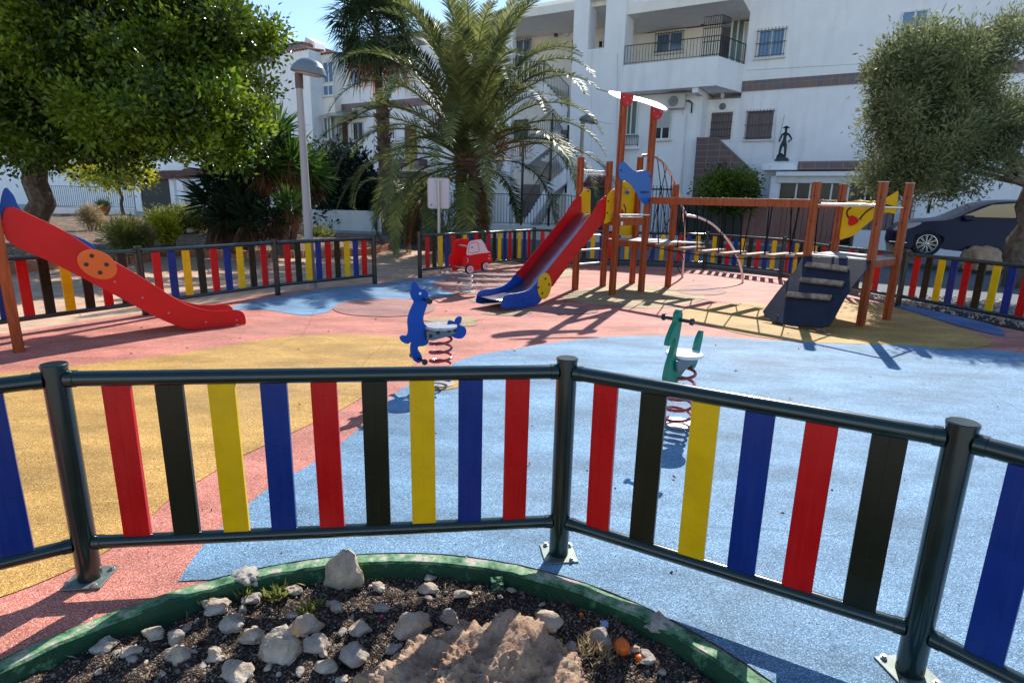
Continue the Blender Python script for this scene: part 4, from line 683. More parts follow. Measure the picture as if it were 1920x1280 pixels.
# climbing arches with net
def zz(x, y): return (1260+x/3.84, 300+y/3.84)
def archpts(o, d, px): return [Vector((o[0]+d[0]*s_, o[1]+d[1]*s_, z_)) for s_, z_ in smooth_poly([onplane(x, y, o, d) for x, y in px], 6, False)]
d1 = ((3.78-P4[0]), (12.6-P4[1])); l1 = math.hypot(*d1); d1 = (d1[0]/l1, d1[1]/l1)
a1 = archpts(P4, d1, [(1203, 292), (1222, 292), (1243, 305), (1262, 335), (1276, 372), (1283, 420), (1283, 470), (1280, 514)]); a1[-1].z = 0
b = MB(); b.tube(a1, 0.024, 12); b.build('climbing_arch', 'steel', T, smooth=True)
a1b = [p+B_*0.55+A_*0.0 for p in a1]
e0 = (3.9, 11.9); d2 = ((4.68-3.9), (11.81-11.9)); l2 = math.hypot(*d2); d2 = (d2[0]/l2, d2[1]/l2)
a2 = archpts(e0, d2, [(1288, 404), (1310, 408), (1335, 420), (1358, 442), (1376, 468), (1389, 500), (1393, 529)]); a2[-1].z = 0
b = MB(); b.tube(a2, 0.024, 12); b.build('climbing_arch', 'steel', T, smooth=True)
b = MB(); b.tube([a2[0], a1[int(len(a1)*0.62)]], 0.02, 10); b.build('arch_link', 'steel', T, smooth=True)
for i in range(5):
    p = a1[4+i*5]; q = v3(P6, 0.35+0.16*i) if i % 2 else v3(P4, 0.9-0.12*i)+A_*0.3; b = MB(); b.cyl(p, q, 0.008, 6); ne = b.build('net_rope', 'rope', T)
    b = MB(); b.lathe(p+Z*0.02, [(0.014, 0), (0.014, 0.02), (0.006, 0.03)], 8); b.build('clamp', 'galv', ne)
for i in range(4): b = MB(); b.cyl(a1[12+i*5], v3(P6, 1.2-0.28*i), 0.008, 6); b.build('net_rope', 'rope', T)
for i in range(4):
    z = 0.3+0.25*i; b = MB(); b.cyl(v3(P6, z+0.35), a1[-1-i*4], 0.008, 6); b.build('net_rope', 'rope', T)
# far deck: ramp, rails, yellow wing panel
e1, e2 = v3(P7), v3(P9); ramp_w = (e2-e1); 
def rpt(x, y, top=0.87):  # ramp board plane through deck edge and foot line
    pn = ramp_n; r = Vector(ray(x, y)); t = (ramp_o-Vector((0, 0, H))).dot(pn)/r.dot(pn); return Vector((0, 0, H))+r*t
fl, fr_ = G(1447, 606), G(1545, 620); ramp_o = e1+Z*0.875-B_*0.05; dn_ = (Vector((3.52, 7.66, 0.10))-ramp_o); wv = (e2-e1).normalized(); ramp_n = wv.cross(dn_).normalized()
rp = [(945, 690), (1180, 700), (1432, 722), (1400, 790), (1290, 925), (1240, 1000), (1160, 1150), (1130, 1192), (1060, 1200), (860, 1190), (740, 1165), (665, 1120), (653, 1088), (760, 945), (880, 800), (925, 720)]
R3 = [rpt(*zz(x, y)) for x, y in rp]; b = MB(); nn = ramp_n if ramp_n.z > 0 else -ramp_n; n_ = len(R3); b.add([p for p in R3]+[p-nn*0.02 for p in R3], [tuple(range(n_)), tuple(reversed(range(n_, 2*n_)))]+[(i, n_+i, n_+(i+1) % n_, (i+1) % n_) for i in range(n_)])
rb = b.build('ramp_board', 'ramp', T, bevel=0.003)
for (xa, ya, xb, yb) in ((965, 757, 1272, 795), (925, 866, 1235, 902), (825, 972, 1148, 1000)):
    a, c = rpt(*zz(xa, ya)), rpt(*zz(xb, yb)); b = MB(); b.bar(a+nn*0.018, c+nn*0.018, 0.075, 0.034, up=nn); b.build('climbing_cleat', 'oldwood', rb, bevel=0.005)
for (x0, y0, x1, y1) in ((1432+30, 588, 1437+8, 606), (1560-20, 598, 1530, 622)):
    a, g2 = rpt(x0, y0), G(x1+8, y1); b = MB(); b.bar(a-nn*0.05, Vector((g2.x, g2.y, 0.0)), 0.10, 0.10); b.build('ramp_foot', 'oldwood', T, bevel=0.006)
for (p, q, z, m, r) in ((P7, P9, 1.57, 'steel', 0.021), (P9, P10, 1.55, 'steel', 0.015), (P7, P8, 1.60, 'steel', 0.015)): b = MB(); b.cyl(v3(p, z), v3(q, z), r, 14); b.build('hand_rail', m, T, smooth=True)
wd_ = (v3(P10)-v3(P8)).normalized(); wn = Vector((wd_.y, -wd_.x, 0)); 
wn2 = -wn if wn.dot(Vector((-0.5, -1, 0))) < 0 else wn
wp, _ = panel_px('yellow_panel', [(1232, 318), (1290, 300), (1345, 290), (1420, 296), (1500, 292), (1560, 262), (1600, 240), (1628, 226), (1624, 300), (1612, 382), (1560, 378), (1490, 392), (1430, 440), (1370, 490), (1310, 540), (1240, 566), (1208, 566), (1215, 450)], P8, wd_, wn2, 'yel_hpl', push=0.0, scale=(3.84, 1260, 300), smooth_n=4)
for pts in ([(1290, 342), (1264, 362), (1260, 395), (1280, 425)], [(1352, 425), (1385, 385), (1430, 350), (1480, 330), (1540, 325), (1608, 345)]): strip_px('groove_line', pts, P8, wd_, wn2, 0.012, 0.012, 'line', wp, scale=(3.84, 1260, 300))
strip_px('nose_bar', [(1275, 430), (1320, 438), (1365, 430)], P8, wd_, wn2, 0.02, 0.008, 'steel', wp, scale=(3.84, 1260, 300))
s_, z_ = onplane(*zz(1310, 437), P8, wd_); b = MB(); b.prism([(0.07*math.cos(a)*(1+0.15*math.cos(3*a)), 0.07*math.sin(a)*(1+0.15*math.cos(3*a))) for a in [math.pi/2+2*math.pi*i/24 for i in range(24)]], v3(P8)+wd_*s_+Z*z_+wn2*0.03, wd_, Z, wn2, 0.03); b.build('red_knob', 'red_hpl', wp, bevel=0.006)
for p in hs:
    for zf in (0.72, 0.9):
        c = v3(p[0], p[1]*zf)-B_*0.048; b = MB(); b.lathe(c, [(0.013, 0), (0.013, 0.005), (0.005, 0.007)], 8, axis=-B_); b.build('bolt', 'black_plastic', PO[p[0]])
# ================================================================== RED SLIDE AT THE LEFT EDGE
def z5(x, y): return (160+x/4.74, 340+y/4.74)
S2 = thing('slide', 'plain red slide with an orange disc at the left edge of the playground', 'slide', (-3.4, 6.8, 0))
so2 = Vector((-3.42, 6.78, 0)); sd2 = Vector((0.75, 0.66, 0)).normalized(); sn2 = Vector((sd2.y, -sd2.x, 0))
tp = [(-700, 230), (-420, 330), (-160, 455), (60, 600), (220, 690), (500, 850), (800, 1040), (950, 1110), (1100, 1146), (1240, 1148), (1340, 1140), (1400, 1165), (1422, 1215), (1420, 1275), (1350, 1300), (1200, 1318), (1050, 1325), (900, 1310), (760, 1262), (600, 1190), (300, 1030), (0, 872), (-300, 720), (-700, 520)]
q = smooth_poly([onplane(*z5(x, y), so2, sd2) for x, y in tp], 4); zmin = min(p[1] for p in q); q = [(s, max(z-zmin if z-zmin < 0 else z, 0.004)) for s, z in q]
hw2 = 0.46
for off in (0, -hw2):
    b = MB(); b.prism(q, so2+sn2*off, sd2, Z, sn2, 0.018); sp = b.build('slide_side', 'red_hpl', S2, bevel=0.004)
    for x, y in [(260, 890), (507, 1033), (738, 1168), (1070, 1250), (1342, 1232), (1350, 1272), (1395, 1270)]:
        s_, z_ = onplane(*z5(x, y), so2, sd2); b = MB(); b.lathe(so2+sn2*(off+0.009)+sd2*s_+Z*z_, [(0.009, 0), (0.009, 0.004), (0.004, 0.006)], 8, axis=sn2); b.build('bolt', 'galv', sp)
ct = smooth_poly([onplane(*z5(x, y-12), so2, sd2) for x, y in [(-700, 500), (0, 860), (300, 1012), (600, 1170), (760, 1235), (900, 1270), (1050, 1280), (1250, 1280), (1395, 1270)]], 4, False); b = MB()
for s0, z0 in ct:
    for qq in (0.007, hw2-0.007): b.v.append(tuple(so2-sn2*qq+sd2*s0+Z*(max(z0, 0.05)+0.03)))
for i in range(len(ct)-1): k = i*2; b.f.append((k, k+1, k+3, k+2))
c_ = b.build('slide_chute', 'steel', S2, smooth=True); c_.modifiers.new('s', 'SOLIDIFY').thickness = 0.004
s_, z_ = onplane(*z5(105, 737), so2, sd2); b = MB(); b.prism([(s_+0.165*math.cos(a), z_+0.15*math.sin(a)+0.09*math.cos(a)*-0.5) for a in ang_], so2+sn2*0.02, sd2, Z, sn2, 0.016); od = b.build('round_plate', 'orange_hpl', S2, bevel=0.003)
for x, y in ((54, 660), (185, 737), (128, 808), (5, 737)):
    s_, z_ = onplane(*z5(x, y), so2, sd2); b = MB(); b.lathe(so2+sn2*0.028+sd2*s_+Z*z_, [(0.02, 0), (0.02, 0.008), (0.01, 0.014)], 12, axis=sn2); b.build('bolt', 'black_plastic', od, smooth=True)
bq = smooth_poly([onplane(*z5(x, y), so2, sd2) for x, y in [(90, 605), (60, 560), (10, 528), (-120, 470), (-320, 380), (-560, 260), (-640, 120), (-720, 60), (-760, 250), (-700, 400), (-300, 640), (0, 680)]], 4); b = MB(); b.prism(bq, so2+sn2*-0.016, sd2, Z, sn2, 0.012); b.build('blue_panel', 'blue_hpl', S2, bevel=0.003)
s_, z_ = onplane(*z5(-720, 400), so2, sd2)
for off in (0.03, -hw2-0.03):
    for ds in (0.06, 0.85): b = MB(); b.bar(so2+sn2*off+sd2*(s_-ds), so2+sn2*off+sd2*(s_-ds)+Z*2.2, 0.09, 0.09, up=sd2); b.build('wooden_post', 'post', S2, bevel=0.004)
b = MB(); b.cbox(so2-sn2*hw2/2+sd2*(s_-0.45)+Z*(z_-0.05), sd2*0.8, sn2*(hw2+0.02), Z*0.03); b.build('deck', 'deck', S2)
# ================================================================== SPRING RIDERS
def helix(c, r, h, turns, rt, nm, m, par, ph=0.0, flat=True):
    pts = []; N = int(turns*26)
    for i in range(N+1):
        t = i/N; a = ph+t*turns*2*math.pi; pts.append(Vector((c[0]+r*math.cos(a), c[1]+r*math.sin(a), c[2]+h*t)))
    b = MB(); b.tube(pts, rt, 10); return b.build(nm, m, par, smooth=True)
def knob_bar(a, c, r, par, nm='handle'):
    a, c = Vector(a), Vector(c); d = (c-a).normalized(); b = MB(); L = (c-a).length
    b.lathe(a, [(r*1.5, 0), (r*1.9, 0.006), (r*1.9, 0.018), (r*1.1, 0.024), (r, 0.03), (r, L-0.03), (r*1.1, L-0.024), (r*1.9, L-0.018), (r*1.9, L-0.006), (r*1.5, L)], 14, axis=d); return b.build(nm, 'black_plastic', par, smooth=True)
def disc(c, r, th, nm, m, par, n=32): b = MB(); b.lathe(c, [(r-0.004, 0), (r, 0.004), (r, th-0.004), (r-0.004, th)], n); return b.build(nm, m, par, smooth=True)
# blue seal rider
def z1(x, y): return (720+x/5.817, 500+y/5.817)
sc_ = (-0.60, 4.74); SR = thing('spring_rider', 'blue seal spring rider on a red coil spring', 'spring rider', (*sc_, 0), 'spring riders on the rubber floor')
sdl = Vector((0.84, 0.54, 0)).normalized(); snl = Vector((sdl.y, -sdl.x, 0))
bo = Vector((sc_[0], sc_[1], 0))
seal = [(330, 158), (312, 180), (295, 225), (285, 280), (300, 340), (325, 385), (300, 440), (268, 520), (256, 600), (262, 690), (250, 745), (205, 745), (172, 768), (190, 810), (240, 838), (275, 830), (298, 810), (288, 870), (288, 930), (305, 985), (335, 1030), (380, 1045), (412, 1015), (405, 960), (368, 900), (375, 868), (430, 862), (470, 840), (482, 800), (440, 760), (445, 690), (490, 660), (440, 625), (425, 560), (445, 480), (472, 400), (482, 330), (470, 270), (430, 238), (395, 235), (375, 215), (358, 180), (345, 162)]
qs = smooth_poly([onplane(*z1(x, y), bo, sdl) for x, y in seal], 3); b = MB(); b.prism(qs, bo, sdl, Z, snl, 0.02); bdy = b.build('body_panel', 'blue_hpl', SR, bevel=0.004)
tl = smooth_poly([onplane(*z1(x, y), bo+snl*-0.0, sdl) for x, y in [(700, 600), (720, 582), (750, 590), (768, 602), (785, 565), (815, 542), (842, 545), (840, 590), (820, 630), (870, 650), (893, 690), (885, 740), (850, 775), (800, 782), (740, 760), (690, 730), (690, 660)]], 4); b = MB(); b.prism(tl, bo, sdl, Z, snl, 0.02); b.build('tail_panel', 'blue_hpl', SR, bevel=0.004)
sz = hz(826, 611, sc_); sx_, _ = onplane(*z1(615, 640), bo, sdl); seatc = bo+sdl*sx_
disc(seatc+Z*(sz-0.012), 0.14, 0.022, 'seat_board', 'seat', SR)
for sg in (-1, 1):
    b = MB(); q = [onplane(*z1(x, y), bo, sdl) for x, y in [(445, 690), (770, 672), (765, 705), (690, 745), (520, 790), (450, 792)]]; b.prism(q, bo+snl*0.035*sg, sdl, Z, snl, 0.018); br_ = b.build('seat_bracket', 'grey_hpl', SR, bevel=0.002)
    for x, y in ((485, 745), (565, 705), (683, 685), (752, 680)): s_, z_ = onplane(*z1(x, y), bo, sdl); b = MB(); b.lathe(bo+snl*(0.044*sg)+sdl*s_+Z*z_, [(0.017, 0), (0.017, 0.007), (0.008, 0.012)], 10, axis=snl*sg); b.build('bolt', 'black_plastic', br_)
for x, y, L_ in ((430, 352, 0.13), (375, 1000, 0.14)): s_, z_ = onplane(*z1(x, y), bo, sdl); c = bo+sdl*s_+Z*z_; knob_bar(c-snl*L_, c+snl*L_, 0.013, SR, 'handle' if y < 500 else 'foot_peg')
s_, z_ = onplane(*z1(388, 290), bo, sdl); b = MB(); b.lathe(bo+snl*0.010+sdl*s_+Z*z_, [(0.011, 0), (0.011, 0.002)], 12, axis=snl, sy=1); b.build('eye', 'white_hpl', bdy)
helix((seatc.x, seatc.y, 0.03), 0.092, sz-0.10, 5.5, 0.0115, 'coil_spring', 'red_spring', SR, 0.6); disc(seatc+Z*0.006, 0.11, 0.012, 'base_plate', 'galv', SR)
# green rider, edge on
gc = Vector((1.205, 3.93, 0)); GR = thing('spring_rider', 'green animal spring rider with black handlebar behind the near fence', 'spring rider', gc, 'spring riders on the rubber floor')
gd = Vector((0.72, 0.69, 0)).normalized(); gn = Vector((gd.y, -gd.x, 0)); gs = 0.528   # gd points away from the camera
prof = smooth_poly([(-0.13, 0.86), (-0.165, 0.83), (-0.17, 0.78), (-0.20, 0.74), (-0.235, 0.68), (-0.25, 0.63), (-0.225, 0.63), (-0.19, 0.665), (-0.165, 0.66), (-0.17, 0.60), (-0.20, 0.53), (-0.225, 0.46), (-0.235, 0.38), (-0.21, 0.31), (-0.16, 0.29), (-0.10, 0.33), (-0.02, 0.40), (0.06, 0.43), (0.10, 0.44), (0.12, 0.505), (0.0, 0.505), (-0.11, 0.515), (-0.135, 0.56), (-0.12, 0.64), (-0.105, 0.73), (-0.10, 0.82)], 4)
b = MB(); b.prism(prof, gc, gd, Z, gn, 0.04); gb = b.build('body_panel', 'green_hpl', GR, bevel=0.006)
b = MB(); b.prism(smooth_poly([(0.10, 0.40), (0.13, 0.54), (0.15, 0.61), (0.19, 0.665), (0.215, 0.66), (0.21, 0.60), (0.19, 0.52), (0.16, 0.42)], 4), gc, gd, Z, gn, 0.034); b.build('tail_panel', 'green_hpl', GR, bevel=0.005)
disc(gc+gd*-0.0+Z*(gs-0.012), 0.128, 0.022, 'seat_board', 'white_hpl', GR)
for sg in (-1, 1): b = MB(); b.prism([(-0.16, gs-0.015), (0.12, gs-0.015), (0.10, gs-0.06), (-0.05, gs-0.10), (-0.14, gs-0.10)], gc+gn*0.035*sg, gd, Z, gn, 0.018); b.build('seat_bracket', 'grey_hpl', GR, bevel=0.002)
knob_bar(gc+gd*-0.13+Z*0.79-gn*0.118, gc+gd*-0.13+Z*0.79+gn*0.118, 0.013, GR); knob_bar(gc+gd*-0.17+Z*0.325-gn*0.11, gc+gd*-0.17+Z*0.325+gn*0.11, 0.013, GR, 'foot_peg')
helix((gc.x, gc.y, 0.03), 0.088, gs-0.12, 5.2, 0.0115, 'coil_spring', 'red_spring', GR, 2.2); disc(gc+Z*0.006, 0.115, 0.012, 'base_plate', 'galv', GR)
# red car rider
def z8(x, y): return (820+x/9.14, 420+y/9.14)
cc = Vector((-0.78, 9.85, 0)); CRD = thing('spring_rider', 'red and white toy car spring rider on a white spring', 'spring rider', cc, 'spring riders on the rubber floor')
cd = Vector((0.86, 0.51, 0)).normalized(); cn = Vector((cd.y, -cd.x, 0)); 
body = [(500, 525), (462, 560), (440, 600), (440, 660), (446, 730), (475, 750), (490, 800), (530, 845), (580, 825), (620, 800), (700, 795), (750, 775), (775, 750), (860, 700), (930, 665), (932, 600), (922, 500), (870, 465), (810, 340), (765, 280), (710, 266), (620, 280), (560, 292), (525, 330), (510, 400)]
co = cc+cn*0.17; Q = smooth_poly([onplane(*z8(x, y), co, cd) for x, y in body], 3)
mnz = min(p[1] for p in Q)
for sg in (1, -1):
    o_ = cc+cn*0.17*sg; b = MB(); b.prism(Q, o_-cd*(0.0 if sg > 0 else 0.10), cd, Z, cn, 0.018); cb = b.build('side_panel', 'red_hpl', CRD, bevel=0.004)
    if sg > 0:
        cab = smooth_poly([onplane(*z8(x, y), co, cd) for x, y in [(505, 530), (512, 400), (528, 335), (562, 296), (620, 284), (710, 270), (762, 284), (805, 345), (860, 460), (905, 482), (700, 505)]], 3); b = MB(); b.prism(cab, o_+cn*0.011, cd, Z, cn, 0.006); cbn = b.build('cab_panel', 'pink_white', cb)
        strip_px('window_outline', [(540, 495), (545, 400), (565, 340), (620, 320), (688, 318), (708, 400), (710, 465), (640, 485)], co, cd, cn, 0.016, 0.004, 'red_hpl', cbn, scale=(9.14, 820, 420), closed=True)
        for x, y in ((588, 400), (682, 735)): s_, z_ = onplane(*z8(x, y), co, cd); b = MB(); b.lathe(o_+cn*0.014+cd*s_+Z*z_, [(0.013, 0), (0.013, 0.006)], 10, axis=cn); b.build('bolt', 'black_plastic', cb)
        for x, y in ((555, 775), (828, 720)):
            s_, z_ = onplane(*z8(x, y), co, cd); c = o_+cd*s_+Z*z_
            b = MB(); b.lathe(c-cd*0.02+cn*0.010, [(0.078, 0), (0.078, 0.006)], 24, axis=cn); wh = b.build('wheel', 'black_plastic', cb); b = MB(); b.lathe(c+cn*0.017, [(0.060, 0), (0.060, 0.004)], 24, axis=cn); b.build('tyre', 'pink_white', wh); b = MB(); b.lathe(c+cn*0.022, [(0.036, 0), (0.036, 0.002)], 20, axis=cn); b.build('hub_ring', 'red_hpl', wh); b = MB(); b.lathe(c+cn*0.025, [(0.028, 0), (0.028, 0.002)], 20, axis=cn); b.build('hub', 'pink_white', wh); b = MB(); b.lathe(c+cn*0.027, [(0.012, 0), (0.012, 0.004)], 12, axis=cn); b.build('bolt', 'black_plastic', wh)
        strip_px('headlight', [(507, 585), (526, 605), (524, 640), (505, 655)], co, cd, cn, 0.012, 0.005, 'pink_white', cb, scale=(9.14, 820, 420))
        for y in (540, 580, 605): strip_px('tail_stripe', [(868, y), (890, y-4), (912, y-6)], co, cd, cn, 0.012, 0.004, 'pink_white', cb, scale=(9.14, 820, 420))
for x, y in ((560, 385), (500, 755), (760, 600)): s_, z_ = onplane(*z8(x, y), co, cd); c = cc+cd*(s_-0.05)+Z*z_; b = MB(); b.cyl(c-cn*0.17, c+cn*0.17, 0.015, 12); b.build('cross_bar', 'galv', CRD, smooth=True)
b = MB(); b.cbox(cc+Z*0.42, cd*0.26, cn*0.32, Z*0.02); b.build('seat_board', 'grey_hpl', CRD)
helix((cc.x, cc.y, 0.03), 0.085, 0.36, 4.2, 0.012, 'coil_spring', 'white_spring', CRD, 1.0); disc(cc+Z*0.006, 0.14, 0.012, 'base_plate', 'galv', CRD)
# ================================================================== HOUSES (one stepped terrace facing the square)
def hbox(name, m, par, u0, u1, z0, z1, v0, v1, bevel=0.0):
    b = MB(); b.obox(TP(u0, v0, z0), TP(u1, v0, z0)-TP(u0, v0, z0), TP(u0, v1, z0)-TP(u0, v0, z0), Z*(z1-z0)); return b.build(name, m, par, bevel=bevel)
def prect(x0, y0, x1, y1, v):        # photo rectangle on plane v -> u0, u1, z0, z1
    a, c = fp(x0, (y0+y1)/2, v), fp(x1, (y0+y1)/2, v); t, b = fp((x0+x1)/2, y0, v), fp((x0+x1)/2, y1, v); return a[0], c[0], b[1], t[1]
def poly_uz(name, m, par, pts, v, th, ret=False):
    b = MB(); o = TP(0, v, 0); b.prism(pts, o, (TU[0], TU[1], 0), Z, (TV[0], TV[1], 0), th); return b.build(name, m, par)
def grille(par, u0, u1, z0, z1, v, nv=9, nh=3, r=0.011, name='window_grille', over=0.05):
    b = MB()
    for i in range(nv): u = u0+(u1-u0)*i/(nv-1); b.bar(TP(u, v, z0), TP(u, v, z1), r*1.6, r*1.6, up=(TV[0], TV[1], 0))
    for i in range(nh): z = z0+(z1-z0)*(0.08+0.84*i/max(1, nh-1)); b.bar(TP(u0-over, v, z), TP(u1+over, v, z), r*2, r*2)
    return b.build(name, 'iron', par)
def window(par, rect, v, glass='glass_b', gr=True, recess=0.12, nv=9, frame='frame_w', panes=2, sill=True, wallthick=0.0, curtain=False):
    u0, u1, z0, z1 = rect; f = hbox('window', 'line', par, u0, u1, z0, z1, v-0.02, v+0.005)
    f.data.materials[0] = MT[glass]
    b = MB(); t = 0.055
    for a, c in ((u0, u0+t), (u1-t, u1)): b.obox(TP(a, v, z0), TP(c, v, z0)-TP(a, v, z0), TP(a, v+0.05, z0)-TP(a, v, z0), Z*(z1-z0))
    for a, c in ((z0, z0+t), (z1-t, z1)): b.obox(TP(u0+t, v, a), TP(u1-t, v, a)-TP(u0+t, v, a), TP(u0+t, v+0.047, a)-TP(u0+t, v, a), Z*(c-a))
    for k in range(1, panes): uu = u0+(u1-u0)*k/panes; b.obox(TP(uu-t*0.6, v, z0+t), TP(uu+t*0.6, v, z0+t)-TP(uu-t*0.6, v, z0+t), TP(uu-t*0.6, v+0.04, z0+t)-TP(uu-t*0.6, v, z0+t), Z*(z1-z0-2*t))
    b.build('frame', frame, f)
    if sill: hbox('sill', 'plaster2', f, u0-0.1, u1+0.1, z0-0.07, z0-0.003, v, v+0.14)
    if gr: grille(f, u0-0.02, u1+0.02, z0-0.02, z1+0.05, v+0.13, nv)
    return f
def reveal(par, rect, v, d=0.12, m='plaster_warm'):   # raised plaster surround so that openings read as recessed
    u0, u1, z0, z1 = rect; b = MB(); t = 0.10
    for a, c, e, g_ in ((u0-t, u0, z0-t, z1+t), (u1, u1+t, z0-t, z1+t), (u0, u1, z1, z1+t)): b.obox(TP(a, v, e), TP(c, v, e)-TP(a, v, e), TP(a, v+d*0.35, e)-TP(a, v, e), Z*(g_-e))
    return b.build('surround', m, par)
def railing(par, A, C, z0, zA, zC=None, n=20, r=0.010, name='railing', bot=0.12, z0C=None, post=True):
    A, C = Vector(A), Vector(C); zC = zA if zC is None else zC; z0C = z0+(zC-zA) if z0C is None else z0C; b = MB()
    a0, a1, c0, c1 = A+Z*z0, A+Z*zA, C+Z*z0C, C+Z*zC
    b.bar(a1, c1, 0.045, 0.03); b.bar(a0+Z*bot, c0+Z*bot, 0.03, 0.02)
    for i in range(n+1): t = i/n; b.bar((a0+Z*(bot if 0 < i < n else 0)).lerp(c0+Z*(bot if 0 < i < n else 0), t), a1.lerp(c1, t), r*(3.2 if i in (0, n) else 1.6), r*(3.2 if i in (0, n) else 1.6), up=(C-A).normalized())
    return b.build(name, 'iron', par)
def acunit(par_label, rect, v, d=0.32):
    u0, u1, z0, z1 = rect; t = thing('air_conditioner', par_label, 'air conditioner', TP((u0+u1)/2, v+d/2, z0), 'air conditioners on the house walls'); hbox('case', 'ac', t, u0, u1, z0, z1, v+0.04, v+d, bevel=0.012)
    h = z1-z0; c = TP(u0+(u1-u0)*0.36, v+d+0.001, (z0+z1)/2); b = MB(); b.lathe(c, [(h*0.38, 0), (h*0.38, 0.012), (h*0.34, 0.014)], 24, axis=(TV[0], TV[1], 0)); g_ = b.build('fan_guard', 'ac_dark', t, smooth=True)
    b = MB()
    for r in (0.1, 0.18, 0.26, 0.33): b.tube([c+Vector((TV[0], TV[1], 0))*0.016+Vector((TU[0], TU[1], 0))*math.cos(a)*h*r*1.1+Z*math.sin(a)*h*r*1.1 for a in [i*math.pi/10 for i in range(21)]], 0.005, 5)
    b.build('guard_ring', 'ac', g_)
    for u in (u0+0.1, u1-0.1): b = MB(); b.bar(TP(u, v, z0-0.03), TP(u, v+d, z0-0.03), 0.03, 0.03); b.bar(TP(u, v, z0-0.25), TP(u, v+d*0.9, z0-0.03), 0.02, 0.02); b.build('bracket', 'ac', t)
    return t
uR = fp(1392, 160, 0)[0]
# ---- right house
RH = thing('terraced_house', 'white house with corner balcony, tiled stair wall and long tile band on the right', 'house', TP(0, -3, 0), 'white terraced houses along the street')
hbox('wall', 'plaster', RH, uR, 16, 0, 11.5, -9, 0); u_split = fp(1318, 300, 0)[0]
uP0, uP1 = fp(1078, 250, 1.0)[0], fp(1161, 250, 2.0)[0]; GV = 1.0; uG = fp(1311, 260, GV)[0]
hbox('wall', 'plaster', RH, uG+0.004, uR, 0, 6.0, -9, -0.004)
hbox('wall', 'plaster', RH, uP1-0.8, uG, 0, 6.22, -9, GV)            # recessed ground wall under the balcony
hbox('wall', 'plaster_warm', RH, uP1-0.8, uR-0.003, 6.0, 9.3, -9, -1.1)            # wall at the back of the balcony
# balcony: floor slab with parapet skirt
bz0, bz1 = 6.30, 7.42; uB = -2.45
bp = [(uR, 0.0), (uB, 2.0), (uP1, 2.0), (uP1, -1.0), (uR, -1.0)]
b = MB(); n = len(bp); b.add([TP(u, v, 6.42) for u, v in bp]+[TP(u, v, 6.25) for u, v in bp], [tuple(range(n)), tuple(reversed(range(n, 2*n)))]+[(i, n+i, n+(i+1) % n, (i+1) % n) for i in range(n)]); bal = b.build('balcony', 'plaster', RH)
b = MB()
for (ua, va), (ub, vb) in (((uR, 0.0), (uB, 2.0)), ((uB, 2.0), (uP1, 2.0))):
    a, c = TP(ua, va, 0), TP(ub, vb, 0); d = (c-a).normalized(); nn = Vector((d.y, -d.x, 0)); 
    if nn.dot(Vector((-0.5, -0.9, 0))) < 0: nn = -nn
    b.obox(a+Z*6.22+nn*0.003, c-a, -nn*0.14, Z*(7.32-6.22))
b.build('parapet', 'plaster', bal)
b = MB()  # beam step below
b.obox(TP(uG-0.25, 1.9, 6.02), TP(uG-0.02, 1.9, 5.95)-TP(uG-0.25, 1.9, 5.95), TP(uG, 1.004, 5.95)-TP(uG, 1.9, 5.95), Z*0.20); b.build('bracket_beam', 'plaster', bal)
railing(bal, TP(uP1, 1.93, 0), TP(uB+0.02, 1.93, 0), 7.32, 8.10, n=30, bot=0.08); railing(bal, TP(uB+0.02, 1.93, 0), TP(uR-0.03, 0.05, 0), 7.32, 8.10, n=12, bot=0.08)
b = MB(); sa, sb = TP(uB-0.75, 1.98, 7.34), TP(uB, 1.98, 7.34); 
for a, c in ((TP(uB-0.7, 1.98, 0), TP(uB, 1.98, 0)), (TP(uB, 1.98, 0), TP(uB+0.22, 1.35, 0))):
    for i in range(9): t = i/8; b.bar(a.lerp(c, t)+Z*7.34, a.lerp(c, t)+Z*8.85, 0.022, 0.022, up=(c-a).normalized())
    for z in (7.4, 7.9, 8.4, 8.83): b.bar(a+Z*z, c+Z*z, 0.03, 0.03)
b.build('screen', 'iron', bal)
hbox('roof_slab', 'plaster_warm', RH, uP1-0.5, uR+0.0, 9.35, 9.75, -1.1, 1.9)
hbox('wall', 'plaster', RH, uP1-0.5, uR-0.003, 9.75, 11.5, -9, 1.7)
# window & door on the balcony wall
def wp_(x0, y0, x1, y1, v): return prect(x0, y0, x1, y1, v)
w1 = wp_(1231, 62, 1281, 99, -1.1); reveal(RH, w1, -1.1); window(RH, w1, -1.08, 'glass_b', nv=11)
hbox('door', 'shutter', RH, *wp_(1163, 74, 1176, 128, -1.1), -1.1, -1.04)
dd = wp_(1352, 52, 1372, 118, -1.1); dr = hbox('balcony_door', 'shutter', RH, *dd, -1.1, -1.05); 
for x0, x1 in ((1368, 1372), (1380, 1383), (1392, 1394)): hbox('frame', 'frame_w', dr, *wp_(x0, 40, x1, 118, -1.0), -1.05, -0.98)
hbox('side_glass', 'glass_g', RH, *wp_(1373, 40, 1391, 118, -1.05), -1.1, -1.04)
for x, y in ((1257, 46), (1318, 43)): a = fp(x, y, -1.0); b = MB(); b.cbox(TP(a[0], -0.95, a[1]), TP(0.16, 0, 0)-TP(0, 0, 0), TP(0, 0.16, 0)-TP(0, 0, 0), Z*0.2); b.cbox(TP(a[0], -1.0, a[1]+0.13), TP(0.22, 0, 0)-TP(0, 0, 0), TP(0, 0.2, 0)-TP(0, 0, 0), Z*0.04); tag(b.build('wall_lantern', 'lamp_brown'), 'small dark lantern %s the barred balcony window' % ('straight above' if x < 1300 else 'right of'), 'lantern')
